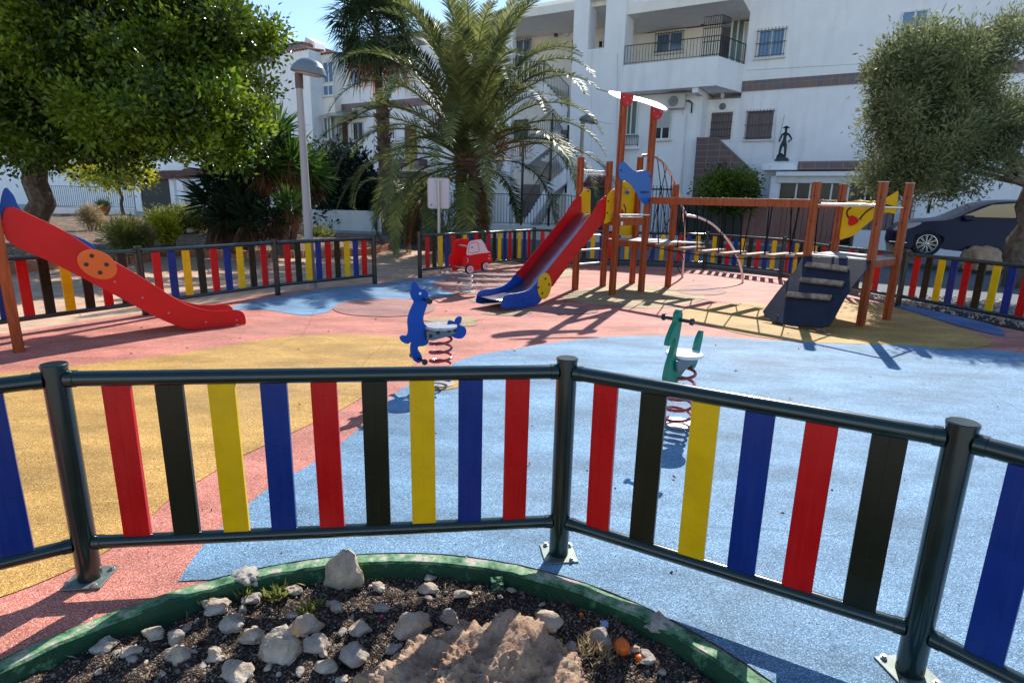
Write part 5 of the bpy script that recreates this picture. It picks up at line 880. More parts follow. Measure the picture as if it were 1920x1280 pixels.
# band, upper and lower windows
w2 = wp_(1421, 56, 1471, 108, 0); reveal(RH, w2, 0); window(RH, w2, 0.01, 'glass_b', nv=9, sill=True)
w3 = wp_(1400, 208, 1448, 262, 0); reveal(RH, w3, 0, m='plaster'); sh = window(RH, w3, 0.01, 'shutter', nv=9, frame='shutter')
w4 = wp_(1688, 20, 1738, 78, 0); window(RH, w4, 0.01, 'glass_b', gr=False, panes=2)
zb1, zb0 = fp(1500, 145, 0)[1], fp(1500, 165, 0)[1]; hbox('tile_band', 'tile', RH, uR, 9.0, zb0, zb1, 0, 0.06)
# entrance door with grille, raised behind the tiled stair
wdoor = wp_(1333, 211, 1372, 262, -0.004); dr = hbox('door', 'shutter', RH, *wdoor, -0.02, 0.04); grille(dr, wdoor[0]+0.03, wdoor[1]-0.03, wdoor[2]+0.05, wdoor[3]-0.03, 0.09, 8, 4, name='door_grille'); reveal(RH, wdoor, 0.0)
a = fp(1355, 200, 0); b = MB(); b.lathe(TP(a[0], 0, a[1]), [(0.14, 0), (0.14, 0.03), (0.1, 0.05)], 20, axis=(TV[0], TV[1], 0)); tag(b.build('wall_disc', 'ac_dark', smooth=True), 'round grey plate above the barred front door', 'plaque')
a = fp(1356, 180, 0); b = MB(); b.cbox(TP(a[0], 0.1, a[1]), TP(0.12, 0, 0)-TP(0, 0, 0), TP(0, 0.2, 0)-TP(0, 0, 0), Z*0.22); tag(b.build('wall_lamp', 'frame_w'), 'small pale lamp high above the barred front door', 'lamp')
vs = 1.3; sp_ = [fp(x, y, vs) for x, y in [(1307, 260), (1345, 260), (1420, 330), (1420, 400), (1296, 400)]]; stair = thing('entrance_stair', 'stair with dark purple tiled side wall under the barred front door', 'stair', TP(sp_[0][0], 0.8, 0))
poly_uz('side_wall', 'tile2', stair, [(p[0], max(p[1], 0)) for p in sp_], vs, 0.14)
b = MB(); cp = [sp_[0], sp_[1], sp_[2]]
for i in range(2): b.bar(TP(cp[i][0], vs, cp[i][1]+0.02), TP(cp[i+1][0], vs, cp[i+1][1]+0.02), 0.2, 0.05)
b.build('coping', 'shutter', stair)
ns = 13
for i in range(ns):
    t0, t1 = i/ns, (i+1)/ns; u0 = cp[1][0]+(cp[2][0]-cp[1][0])*t0; u1 = cp[1][0]+(cp[2][0]-cp[1][0])*t1; z1_ = (cp[1][1]-0.9)+(cp[2][1]-cp[1][1])*t0; b = MB(); b.obox(TP(u0, 0.03, 0), TP(u1, 0.03, 0)-TP(u0, 0.03, 0), TP(u0, vs-0.1, 0)-TP(u0, 0.03, 0), Z*max(0.2, z1_)); b.build('step', 'plaster2', stair)
# ground wall windows
w5 = wp_(1226, 210, 1258, 262, GV); wo = window(RH, w5, GV+0.02, 'glass_d', gr=False, panes=2); u0, u1, z0, z1 = w5
b = MB(); nz_ = 13; zr = z0+(z1-z0)*0.42
for i in range(nz_): za = zr+(z1-zr)*i/nz_; b.obox(TP(u0+0.03, GV+0.08, za), TP(u1-0.03, GV+0.08, za)-TP(u0+0.03, GV+0.08, za), TP(u0, GV+0.11, za)-TP(u0, GV+0.08, za), Z*((z1-zr)/nz_*0.86))
b.build('roller_shutter', 'roller', wo)
w6 = wp_(1172, 186, 1196, 254, GV); wo = window(RH, w6, GV+0.02, 'glass_g', gr=False, panes=2, frame='frame_w'); a = wp_(1171, 254, 1196, 275, GV+0.3); hbox('window_ledge', 'plaster', wo, a[0], a[1], a[2]-0.1, a[2], GV, GV+0.35)
railing(wo, TP(a[0], GV+0.3, 0), TP(a[1], GV+0.3, 0), a[2], a[3], n=8, bot=0.08)
acunit('beige air conditioner under the balcony, its pipe running down the wall', wp_(1251, 176, 1284, 203, GV+0.3), GV)
b = MB(); pp = [(1284, 190), (1292, 189), (1298, 194), (1296, 212)]; b.tube([TP(fp(x, y, GV+.1)[0], GV+.1, fp(x, y, GV+.1)[1]) for x, y in pp], 0.03, 8); b.build('pipe', 'rope', RH, smooth=True)
a1_ = fp(1288, 215, GV+.04); b = MB(); b.cyl(TP(a1_[0], GV+.04, a1_[1]), TP(a1_[0], GV+.04, 0.5), 0.03, 8); b.build('down_pipe', 'plaster2', RH)
# garage front: canopy, glass bays, tiled strip, low walls
gr_ = wp_(1496, 302, 1640, 318, 1.0); hbox('tile_band', 'tile2', RH, gr_[0], gr_[1]+1.5, gr_[2], gr_[3], 0, 1.06); hbox('parapet', 'plaster', RH, gr_[0]-1.35, gr_[0], gr_[2]-0.0, gr_[3]-0.05, 0, 1.0)
ca = wp_(1456, 320, 1640, 329, 2.0); zc = fp(1540, 322, 2.0)[1]; hbox('canopy', 'plaster', RH, ca[0], ca[1]+1.2, zc-0.16, zc, -0.0, 2.1); hbox('lintel', 'plaster2', RH, ca[0]+0.05, ca[1]+1.1, zc-0.42, zc-0.163, 1.7, 1.95)
gu = [fp(x, 350, 1.8)[0] for x in (1462, 1494, 1520, 1560, 1592, 1625, 1660)]
for i in range(6):
    gl = hbox('glass_bay', 'glass_d', RH, gu[i]+0.03, gu[i+1]-0.03, 0.3, zc-0.425, 1.78, 1.80); hbox('frame', 'frame_w', gl, gu[i]-0.03, gu[i]+0.03, 0.3, zc-0.425, 1.75, 1.83)
hbox('side_wall', 'plaster', RH, gu[0]-0.35, gu[0]-0.03, 0, zc-0.17, 0, 1.85)
# statue on the parapet
def skin_body(name, verts, edges, m, parent=None, root=0, sub=2, loc=None):
    me = bpy.data.meshes.new(name); me.from_pydata([v[:3] for v in verts], edges, []); o = bpy.data.objects.new(name, me); COL.objects.link(o); o.parent = parent
    md = o.modifiers.new('skin', 'SKIN'); sv = me.skin_vertices[0].data
    for i, v in enumerate(verts): sv[i].radius = (v[3], v[4] if len(v) > 4 else v[3]); sv[i].use_root = (i == root)
    o.modifiers.new('sub', 'SUBSURF').levels = sub; o.modifiers['sub'].render_levels = sub; me.materials.append(MT[m]); return o
sb_ = fp(1465, 303, 0.7); spt = TP(sb_[0], 0.62, fp(1465, 302, 0.7)[1]); ST_ = thing('statue', 'dark bronze statue of a man in a brimmed hat, hand on hip', 'statue', spt); ST_.rotation_euler = (0, 0, math.atan2(TU[1], TU[0]))
hz_ = fp(1465, 238, 0.7)[1]-spt.z; k = hz_/1.82
vv = [(0, 0, 0.95, .125, .10), (0.01, 0, 1.12, .12, .09), (0.02, 0, 1.32, .16, .10), (0.03, 0, 1.47, .10, .08), (0.03, -0.01, 1.56, .05, .05), (0.035, -0.02, 1.66, .085, .095), (0.035, -0.02, 1.74, .07, .08),
      (-0.10, 0, 0.88, .10), (-0.15, -0.03, 0.55, .075), (-0.17, 0.0, 0.24, .055), (-0.18, -0.07, 0.20, .045), (0.10, 0, 0.88, .10), (0.12, -0.01, 0.55, .075), (0.14, 0.02, 0.22, .055), (0.15, -0.06, 0.19, .045),
      (-0.15, 0, 1.42, .062), (-0.20, -0.04, 1.18, .05), (-0.24, -0.12, 1.02, .042), (0.20, 0, 1.42, .062), (0.38, 0.02, 1.17, .048), (0.20, -0.05, 1.00, .04)]
vv = [(x*k, y*k, z*k, *[r*k*0.95 for r in rr]) for x, y, z, *rr in vv]
skin_body('figure', vv, [(0, 1), (1, 2), (2, 3), (3, 4), (4, 5), (5, 6), (0, 7), (7, 8), (8, 9), (9, 10), (0, 11), (11, 12), (12, 13), (13, 14), (3, 15), (15, 16), (16, 17), (3, 18), (18, 19), (19, 20)], 'bronze', ST_)
def local(mb, name, m, par, smooth=False):      # mesh given in the parent's own (rotated) frame
    me = bpy.data.meshes.new(name); me.from_pydata(mb.v, [], mb.f); me.materials.append(MT[m]); me.polygons.foreach_set('use_smooth', [smooth]*len(me.polygons)); o = bpy.data.objects.new(name, me); COL.objects.link(o); o.parent = par; return o
b = MB(); b.lathe((0.03*k, 0, 1.74*k), [(0.02*k, -.02*k), (0.19*k, 0.02*k), (0.2*k, 0.05*k), (0.11*k, 0.02*k), (0.10*k, 0.11*k), (0.02*k, 0.13*k)], 16); local(b, 'hat', 'bronze', ST_, True)
b = MB(); b.cbox((0, 0, 0.05*k), (0.72*k, 0, 0), (0, 0.4*k, 0), (0, 0, 0.1*k)); b.cbox((0, 0, 0.14*k), (0.6*k, 0, 0), (0, 0.34*k, 0), (0, 0, 0.08*k)); local(b, 'plinth', 'bronze', ST_)
b = MB(); b.lathe((-0.12*k, 0.08*k, 0.2*k), [(0.2*k, -0.05*k), (0.19*k, 0.08*k), (0.12*k, 0.2*k), (0.03*k, 0.25*k)], 12); b.lathe((0.04*k, 0.06*k, 0.2*k), [(0.14*k, -0.05*k), (0.13*k, 0.06*k), (0.05*k, 0.16*k)], 10); local(b, 'rock_base', 'bronze', ST_)
b = MB(); b.cyl((-0.28*k, -0.1*k, 1.0*k), (-0.16*k, 0.1*k, 2.45*k), 0.012*k, 6); local(b, 'staff', 'bronze', ST_)
# ---- stair-tower house in the middle
MH = thing('terraced_house', 'white middle house with tall pillar wall and outside stairs beside the big palm', 'house', TP((uP0+uP1)/2, -3, 0), 'white terraced houses along the street')
zt = 11.5; op = prect(1104, 30, 1135, 92, 2.0)
u0p, u1p = fp(1068, 250, 2.0)[0], uP1
hbox('wall', 'plaster', MH, u0p, op[0], 0, zt, 1.2, 2.05); hbox('wall', 'plaster', MH, op[1], u1p, 0, zt, 1.004, 2.05); hbox('wall', 'plaster', MH, op[0], op[1], 0, op[2], 1.8, 2.044); hbox('wall', 'plaster', MH, op[0], op[1], 10.1, zt, 1.2, 2.044)
uL = fp(900, 250, -1.5)[0]; hbox('wall', 'plaster_warm', MH, uL-1, u1p-0.2, 0, zt, -9, -1.5)
hbox('ceiling_slab', 'plaster_warm', MH, uL-1, u1p-0.01, 9.9, 10.25, -1.5, 1.75)
hbox('column', 'plaster', MH, *[prect(948, 40, 960, 420, 1.5)[i] for i in (0, 1)], 0, zt, 1.3, 1.6)
wm = prect(968, 76, 996, 118, -1.5); window(MH, wm, -1.48, 'glass_b', nv=7, sill=False); hbox('door', 'door', MH, *prect(1073, 76, 1085, 118, -1.5), -1.5, -1.44)
window(MH, prect(1122, 76, 1132, 92, -1.5), -1.48, 'glass_d', gr=False, sill=False, panes=1)
for r_, m_ in ((prect(962, 345, 995, 408, -0.5), 'shutter'), (prect(962, 225, 990, 262, -1.5), 'glass_d')): hbox('door', m_, MH, *r_, -1.5, r_ and -1.40)
hbox('door', 'glass_d', MH, *prect(1062, 235, 1070, 362, 1.15), 1.19, 1.197)
a = fp(1060, 60, -1.4); b = MB(); b.lathe(TP(a[0], -1.5, a[1]), [(0.22, 0), (0.22, 0.03), (0.2, 0.05)], 24, axis=(TV[0], TV[1], 0)); tag(b.build('wall_clock', 'frame_w', smooth=True), 'round white dish on the wall above the upper stair landing', 'dish')
a = fp(1043, 65, -1.4); b = MB(); b.cbox(TP(a[0], -1.35, a[1]), TP(0.14, 0, 0)-TP(0, 0, 0), TP(0, 0.14, 0)-TP(0, 0, 0), Z*0.24); b.bar(TP(a[0], -1.5, a[1]+0.17), TP(a[0], -1.3, a[1]+0.17), 0.02, 0.02); tag(b.build('wall_lantern', 'lamp_brown'), 'small dark lantern on a bracket beside the round white dish', 'lantern')
# outside stairs
def flight(xa, ya, xb, yb, v0, v1, n, rail=True, nm='stair_flight'):
    A, B = fp(xa, ya, v1), fp(xb, yb, v1); b = MB(); du = (B[0]-A[0])/n; dz = (B[1]-A[1])/n
    for i in range(n):
        u0, u1 = A[0]+du*i, A[0]+du*(i+1); zt_ = A[1]+dz*(i+1 if dz > 0 else i); b.obox(TP(u0, v0, zt_-0.45), TP(u1, v0, 0)-TP(u0, v0, 0), TP(u0, v1, 0)-TP(u0, v0, 0), Z*0.45)
    fl_ = b.build(nm, 'plaster', MH); 
    b = MB(); sg = -Z*0.55; b.prism([(A[0], A[1]-0.15), (B[0], B[1]-0.15), (B[0], B[1]-0.62), (A[0], A[1]-0.62)], TP(0, v1-0.02, 0), (TU[0], TU[1], 0), Z, (TV[0], TV[1], 0), 0.14); b.build('stringer', 'plaster', fl_)
    if rail: railing(fl_, TP(A[0], v1, 0), TP(B[0], v1, 0), A[1]+0.1, A[1]+1.05, B[1]+1.05, n=n*2, bot=0.05)
    return A, B
hbox('landing', 'plaster', MH, fp(955, 300, 0.9)[0], fp(985, 300, 0.9)[0], *(lambda z: (z-0.4, z))(fp(970, 298, 0.9)[1]), -1.5, 0.9)
hbox('landing', 'plaster', MH, fp(1028, 235, 0.9)[0], u0p+0.3, *(lambda z: (z-0.3, z))(fp(1050, 232, 0.9)[1]), -1.5, 0.9)
hbox('landing', 'plaster', MH, fp(985, 160, 0.9)[0], fp(1018, 160, 0.9)[0], *(lambda z: (z-0.6, z))(fp(1000, 157, 0.9)[1]), -1.5, 0.9)
flight(975, 298, 1052, 236, -0.3, 0.9, 11); flight(1020, 158, 1064, 205, -0.3, 0.9, 8); flight(978, 425, 1030, 345, 0.9, 2.4, 12)
railing(MH, TP(fp(985, 160, 0.9)[0], 0.9, 0), TP(fp(1018, 160, 0.9)[0], 0.9, 0), fp(1000, 157, 0.9)[1], fp(1000, 157, 0.9)[1]+1.0, n=10); railing(MH, TP(fp(955, 300, 0.9)[0], 0.9, 0), TP(fp(985, 300, 0.9)[0], 0.9, 0), fp(970, 298, 0.9)[1], fp(970, 298, 0.9)[1]+1.0, n=8)
flight(1030, 345, 1062, 318, 0.9, 2.2, 5); flight(1062, 300, 1035, 255, 0.9, 1.3, 6)
for x, y0, y1 in ((980, 240, 420), (1032, 225, 420)): q = prect(x-2, y0, x+2, y1, 1.4); hbox('iron_post', 'iron', MH, q[0], q[0]+0.09, 0, q[3], 1.35, 1.45)
# garage door with tiled awning right of the pillar
hbox('garage_door', 'darkgate', RH, *prect(1099, 352, 1136, 452, 2.0), 2.05, 2.10)
def awning(par, x0, x1, yt, yb, v, out=0.7):
    a, c = fp(x0, (yt+yb)/2, v+out)[0], fp(x1, (yt+yb)/2, v+out)[0]; zt_, zb_ = fp((x0+x1)/2, yt, v)[1], fp((x0+x1)/2, yb, v+out)[1]; b = MB(); n = max(4, int((c-a)/0.22))
    for i in range(n): u = a+(c-a)*(i+0.5)/n; b.tube([TP(u, v, zt_), TP(u, v+out, zb_)], (c-a)/n*0.5, 10)
    b.obox(TP(a, v, zt_-0.10), TP(c, v, zt_)-TP(a, v, zt_), TP(a, v+out, zb_-0.1)-TP(a, v, zt_-0.10), Z*0.08); return b.build('tiled_awning', 'roof', par, smooth=True)
awning(RH, 1093, 1140, 334, 347, 2.1, 0.5)
# yard walls and gates along the pavement on the right
yd0 = fp(1395, 420, 3.0)[0]
def gate(name, x0, x1, yt, v, m, label, cat, step=0.16, slat=True, zb=0.12, mesh=False, group=None):
    a, c = fp(x0, 420, v)[0], fp(x1, 420, v)[0]; zt_ = fp((x0+x1)/2, yt, v)[1]; t = thing(name, label, cat, TP(a, v, 0), group); n = int((c-a)/step); b = MB()
    for i in range(n): u = a+(c-a)*i/n; b.obox(TP(u, v-0.02, zb), TP(u+(c-a)/n*(0.90 if slat else 0.14), v, 0)-TP(u, v, 0), TP(u, v+0.02, 0)-TP(u, v-0.02, 0), Z*(zt_-zb))
    b.build('slats' if slat else 'bars', m, t); b = MB()
    for z in (zb+0.15, zt_-0.15): b.bar(TP(a, v-0.05, z), TP(c, v-0.05, z), 0.04, 0.06)
    for u in (a, c): b.obox(TP(u-0.04, v-0.09, 0), TP(u+0.04, v, 0)-TP(u-0.04, v, 0), TP(u, v-0.025, 0)-TP(u, v-0.09, 0), Z*(zt_+0.03))
    b.build('frame', 'iron', t)
    if mesh: hbox('backing', m, t, a, c, zb, zt_, v-0.12, v-0.10)
    return t
gate('slat_gate', 1393, 1492, 380, 3.3, 'brownslat', 'brown wooden slatted yard gate behind the rope bridge', 'gate')
gate('slatted_screen', 1494, 1572, 388, 3.3, 'brownslat', 'brown slatted panel between the gate and the tan boulder', 'screen')
gate('slatted_screen', 1600, 1672, 392, 3.3, 'shutter', 'dark slatted panel right of the yellow wing panel', 'screen')
gate('metal_gate', 1262, 1391, 372, 3.3, 'darkgate', 'dark closed metal gate left of the brown slatted gate', 'gate', 0.3, mesh=True)
gate('bar_gate', 1213, 1258, 348, 3.3, 'iron', 'narrow black barred gate behind the small bridge beam', 'gate', 0.13, slat=False)
hbox_ = lambda *a, **k: hbox(*a, **k)
wl_ = hbox('yard_wall', 'plaster', None, fp(1600, 450, 3.6)[0], fp(1990, 450, 3.6)[0], 0, 0.75, 3.45, 3.7); tag(wl_, 'low white yard wall behind the dark blue car', 'wall')
ew = thing('terraced_house', 'white end house wall behind the dark blue car and the olive tree', 'house', TP(9, 0, 0), 'white terraced houses along the street'); e0_ = fp(1668, 400, 2.4)[0]
hbox('wall', 'plaster', ew, e0_, 16, 0, 3.6, 0.004, 2.4); wq = prect(1692, 372, 1712, 420, 2.4); window(ew, wq, 2.41, 'glass_d', nv=5); hbox('slot_window', 'glass_d', ew, *prect(1740, 366, 1746, 400, 2.4), 2.4, 2.42)
# ---- left houses
LH = thing('terraced_house', 'white house with big upper windows and brown entrance door behind the street lamp', 'house', TP(-25, -3, 0), 'white terraced houses along the street')
zR = fp(640, 90, 0)[1]; xe = fp(628, 200, 0)[0]
uA, uB_, uC, uD = fp(522, 200, 1.6)[0], fp(584, 200, 1.6)[0], fp(628, 200, 0.6)[0], fp(800, 200, 0)[0]
zA = fp(540, 99, 1.6)[1]
# corner block with sloping parapet
b = MB(); za, zb = fp(523, 101, 1.6)[1], fp(620, 86, 1.6)[1]; o_ = TP(0, 1.6, 0)
def slab_uz(name, pts, v0, v1, m, par): b = MB(); b.prism(pts, TP(0, (v0+v1)/2, 0), (TU[0], TU[1], 0), Z, (TV[0], TV[1], 0), v1-v0); return b.build(name, m, par)
slab_uz('wall', [(uA, 0), (uB_, 0), (uB_, za), (uA, za)], -8, 1.6, 'plaster', LH)
slab_uz('wall', [(uB_, 0), (uC, 0), (uC, zb-0.1), (uB_, za)], -8, 0.6, 'plaster_warm', LH)
slab_uz('wall', [(uC, 0), (uD+2, 0), (uD+2, zR-0.5), (uC, zR-0.5)], -8, 0.0, 'plaster', LH)
hbox('tile_band', 'tile', LH, uC, uD+2, zR-0.5, zR+0.35, -8, -0.25); b = MB()
for (ua, ub, v, z) in ((uA-0.1, uB_, 1.7, za), (uB_, uC+0.05, 0.7, za-0.1)):
    n = int((ub-ua)/0.24)
    for i in range(n): u = ua+(ub-ua)*(i+.5)/n; b.tube([TP(u, v, z+0.03), TP(u, v-1.4, z+0.2)], 0.08, 8)
b.build('roof_edge', 'roof', LH, smooth=True)
for (x0, y0, x1, y1) in ((574, 78, 590, 92),):
    q = prect(x0, y0, x1, y1, -1.5); c_ = hbox('chimney', 'plaster', LH, q[0], q[1], za-1, q[3]-0.1, -2.4, -1.5); 
    for i in range(3): hbox('vent', 'glass_d', c_, q[0]+0.12+i*(q[1]-q[0]-0.2)/3, q[0]+0.12+i*(q[1]-q[0]-0.2)/3+0.12, q[3]-0.62, q[3]-0.35, -1.498, -1.49)
    slab_uz('cap', [(q[0]-0.1, q[3]-0.1), (q[1]+0.1, q[3]-0.1), (q[0]+0.1, q[3]+0.3)], -2.5, -1.4, 'plaster2', c_)
bw = prect(584, 118, 606, 178, 0.6); window(LH, prect(584, 133, 606, 158, 0.6), 0.61, 'glass_b', gr=False, panes=2, sill=False); window(LH, prect(584, 163, 605, 183, 0.6), 0.61, 'glass_b', gr=False, panes=2)
window(LH, prect(607, 116, 626, 156, 0.6), 0.61, 'glass_b', gr=False, panes=2, sill=False); window(LH, prect(607, 160, 626, 180, 0.6), 0.61, 'glass_b', gr=False, panes=2)
q = prect(630, 195, 790, 206, 0.0); zt_, zb_ = fp(680, 193, 0)[1], fp(680, 207, 0)[1]; hbox('tile_band', 'tile', LH, uC, uD+1, zb_, zt_, 0, 0.07)
window(LH, prect(663, 230, 682, 264, 0), 0.01, 'glass_d', nv=6); window(LH, prect(731, 232, 741, 262, 0), 0.01, 'glass_d', gr=False); 
q = prect(642, 230, 653, 292, 0); dr = hbox('door', 'door', LH, *q, 0, 0.05); q2 = prect(625, 230, 643, 296, 0.5); grille(dr, q2[0], q2[1], q2[2], q2[3], 0.5, 7, 3, name='door_grille')
hbox('door', 'door', LH, *prect(760, 236, 781, 300, 0), 0, 0.05); window(LH, prect(659, 122, 700, 160, 0), 0.01, 'glass_b', gr=False)
hbox('balcony', 'tile2', LH, fp(709, 300, 0.8)[0], fp(785, 300, 0.8)[0], fp(750, 311, 0.8)[1], fp(750, 298, 0.8)[1], 0, 0.8)
st2 = [fp(x, y, 1.2) for x, y in [(607, 264), (622, 264), (645, 300), (645, 420), (607, 420)]]; poly_uz('stair_wall', 'tile2', LH, [(p[0], max(0, p[1])) for p in st2], 1.2, 0.2)
aw = [fp(x, y, 1.2) for x, y in [(602, 219), (652, 206)]]; b = MB(); b.obox(TP(aw[0][0], 1.4, aw[0][1]-0.05), TP(aw[1][0], 1.4, 0)-TP(aw[0][0], 1.4, 0), TP(aw[0][0], 0, 0.5)-TP(aw[0][0], 1.4, 0), Z*0.06); b.build('door_canopy', 'glass_g', LH)
window(LH, prect(608, 220, 622, 262, 0.9), 0.9, 'glass_g', gr=False, panes=2, sill=False)
acunit('white air conditioner above the small barred window of the left house', prect(668, 204, 688, 220, 0.05), 0.08)
hbox('garage_opening', 'glass_d', LH, *prect(600, 322, 800, 430, 0.05), 0.0, 0.03)
# far left house, mostly behind the trees
FH = thing('terraced_house', 'white house at the far left mostly hidden by the big dark tree', 'house', TP(-34, -4, 0), 'white terraced houses along the street')
uE = fp(380, 200, 0)[0]; zl = fp(500, 118, 0)[1]; hbox('wall', 'plaster', FH, uE-62, uA-0.003, 0, zl, -9, 0.0); hbox('tile_band', 'tile', FH, uE-62, uA-0.003, zl, zl+0.95, -9, -0.4)
window(FH, prect(481, 146, 497, 180, 0), 0.01, 'shutter', gr=False, frame='shutter'); window(FH, prect(446, 154, 456, 175, 0), 0.01, 'shutter', gr=False, frame='shutter'); zt_, zb_ = fp(500, 204, 0)[1], fp(500, 217, 0)[1]; hbox('tile_band', 'tile', FH, uE-62, uA-0.003, zb_, zt_, 0, 0.07)
q = prect(512, 78, 531, 95, -2); c_ = hbox('chimney', 'plaster', FH, q[0], q[1], zl-1, q[3], -3.2, -2.2); hbox('vent', 'glass_d', c_, q[0]+0.2, q[0]+0.4, q[3]-0.7, q[3]-0.3, -2.198, -2.19)
hbox('roof_cover', 'roof', FH, uE-62, uA-0.003, zl+0.95, zl+1.15, -9, -0.6)
go = prect(264, 333, 320, 408, 2.0); hbox('garage_opening', 'line', FH, go[0]+0.004, go[1]-0.004, 0, go[3], 1.9, 1.94)
pw = hbox('porch_wall', 'plaster', FH, go[0]-6, go[0], 0, go[3]+0.5, 0, 2.0); hbox('porch_wall', 'plaster', FH, go[1], go[1]+0.6, 0, go[3]+0.2, 0, 2.0)
awning(FH, 262, 322, 322, 333, 1.6, 0.8); awning(FH, 326, 388, 318, 333, 2.6, 0.8)
q = prect(336, 338, 348, 405, 2.8); hbox('pillar', 'plaster', FH, q[0], q[1], 0, q[3], 2.5, 2.9)
q = prect(345, 358, 350, 368, 2.95); hbox('house_sign', 'frame_w', FH, q[0], q[1], q[2], q[3], 2.92, 2.94)
for (xa, ya, xb, yb, v, r) in ((1084, 220, 1150, 233, 2.06, 0.018), (1158, 100, 1156, 330, 2.07, 0.014), (1110, 95, 1108, 300, 2.06, 0.012)):
    A, B = fp(xa, ya, v), fp(xb, yb, v); b = MB(); b.cyl(TP(A[0], v, A[1]), TP(B[0], v, B[1]), r, 6); b.build('cable', 'plaster2', MH)
for (xa, ya, xb, yb, v, r) in ((1398, 132, 1640, 118, 0.02, 0.012), (1456, 205, 1450, 300, 0.02, 0.012), (1395, 60, 1392, 125, 0.02, 0.02)):
    A, B = fp(xa, ya, v), fp(xb, yb, v); b = MB(); b.cyl(TP(A[0], v, A[1]), TP(B[0], v, B[1]), r, 6); b.build('cable', 'plaster2', RH)
A, B = fp(701, 215, 0.03), fp(701, 305, 0.03); b = MB(); b.cyl(TP(A[0], 0.03, A[1]), TP(B[0], 0.03, B[1]), 0.03, 6); b.build('cable', 'plaster2', LH)
# yard fences on low walls, left and middle
def yardfence(label, A, C, zw, ztop, n, th=0.2, rail_n=2):
    A, C = Vector((*A, 0)), Vector((*C, 0)); t = thing('yard_fence', label, 'fence', A, 'iron railings on low white walls'); d = (C-A).normalized(); nn = Vector((d.y, -d.x, 0)); b = MB(); b.obox(A-nn*th/2, C-A, nn*th, Z*zw); b.build('low_wall', 'plaster2', t, bevel=0.01)
    if ztop: railing(t, A, C, zw, ztop, n=n, bot=0.08, name='iron_railing')
    return t
gB = lambda x, y: tuple(G(x, y)[:2])
yardfence('stained white low wall behind the grey lamp post, without visible railing', (-13, 27.2), (-4.7, 24.9), 0.95, None, 60)
yardfence('black railing on a low wall behind the white sign and big palm', (-3.8, 24.7), (2.2, 24.9-1.6), 0.55, 1.75, 50)
yardfence('black railing in front of the outside stairs, white wall behind', (2.2, 23.3), (6.2, 22.3), 0.35, 1.72, 34)
t = thing('iron_gate', 'small black garden gate between the two low walls', 'gate', (-4.65, 24.88, 0)); railing(t, (-4.65, 24.88, 0), (-3.85, 24.7, 0), 0.05, 1.6, n=8, name='bars')
yardfence('dark railing at the far left behind the terracotta pot', (-26.5, 33.5), (-20.8, 32.6), 0.6, 1.75, 44)
# boulder, car
rock('boulder', (11.1, 16.9, 0.35), (0.48, 0.4, 0.62), 'boulder', 501, 'big tan boulder standing between the right fence and the slatted panels', 'boulder', sub=5, rough=0.35)
rock('boulder', (11.6, 14.6, 0.25), (0.5, 0.4, 0.42), 'boulder', 503, 'dark brown rock low behind the right fence near the car', 'boulder', sub=5, rough=0.4)
CAR = thing('parked_car', 'dark blue car parked in front of the white wall at the right edge', 'car', (14.9, 16.0, 0.0))
cdv = Vector((0.93, -0.37, 0)).normalized(); cnv = Vector((cdv.y, -cdv.x, 0)); wheelc = ray(1738, 457); tt = 15.2/wheelc[1]; wc = Vector((wheelc[0]*tt, 15.2, 0)); wz = 0.33
cpz = H+wheelc[2]*tt-wz-0.0
side_ = smooth_poly([(-0.86, 0.28), (-0.90, 0.50), (-0.86, 0.66), (-0.62, 0.82), (-0.1, 0.94), (0.45, 1.02), (1.15, 1.40), (1.9, 1.47), (2.6, 1.38), (3.2, 1.08), (3.55, 1.02), (3.62, 0.7), (3.6, 0.3), (3.1, 0.2), (2.98, 0.5), (2.65, 0.68), (2.3, 0.5), (2.2, 0.2), (0.42, 0.2), (0.36, 0.48), (0.0, 0.70), (-0.36, 0.48), (-0.42, 0.2)], 4)
b = MB(); W_ = 1.78
nlay = 9
for i in range(nlay):
    t = -1+2*i/(nlay-1); f_ = W_/2*t; 
    for s_, z_ in side_:
        s_ = s_*0.8 if s_ < -0.3 else s_
        tuck = max(0, (z_-0.9))*0.42; ww = f_*(1-tuck*0.55); rz = z_-(abs(t)**4)*0.05*(z_ > 0.6); rs = s_+(abs(t)**3)*0.12*(1 if s_ < 0 else -1)*(abs(s_-1.4) > 1.9); b.v.append(tuple(wc+cdv*rs-cnv*(W_/2)+cnv*(ww)+Z*(cpz+rz)))
m_ = len(side_)
for i in range(nlay-1):
    for j in range(m_): b.f.append((i*m_+j, i*m_+(j+1) % m_, (i+1)*m_+(j+1) % m_, (i+1)*m_+j))
b.f.append(tuple(range(m_))); b.f.append(tuple((nlay-1)*m_+j for j in reversed(range(m_)))); body_ = b.build('body', 'carpaint', CAR, smooth=True, ang=45)
gl = [(0.62, 1.03), (1.2, 1.33), (1.9, 1.40), (2.5, 1.32), (2.95, 1.06), (1.8, 1.03)]; b = MB(); b.prism(gl, wc+cnv*-0.02+Z*cpz, cdv, Z, cnv, 0.02); b.build('side_glass', 'carglass', body_)
b = MB(); b.bar(wc+cdv*1.75+Z*(cpz+1.02)-cnv*0.005, wc+cdv*1.75+Z*(cpz+1.4)-cnv*0.005, 0.05, 0.03, up=cdv); b.build('pillar', 'carpaint', body_)
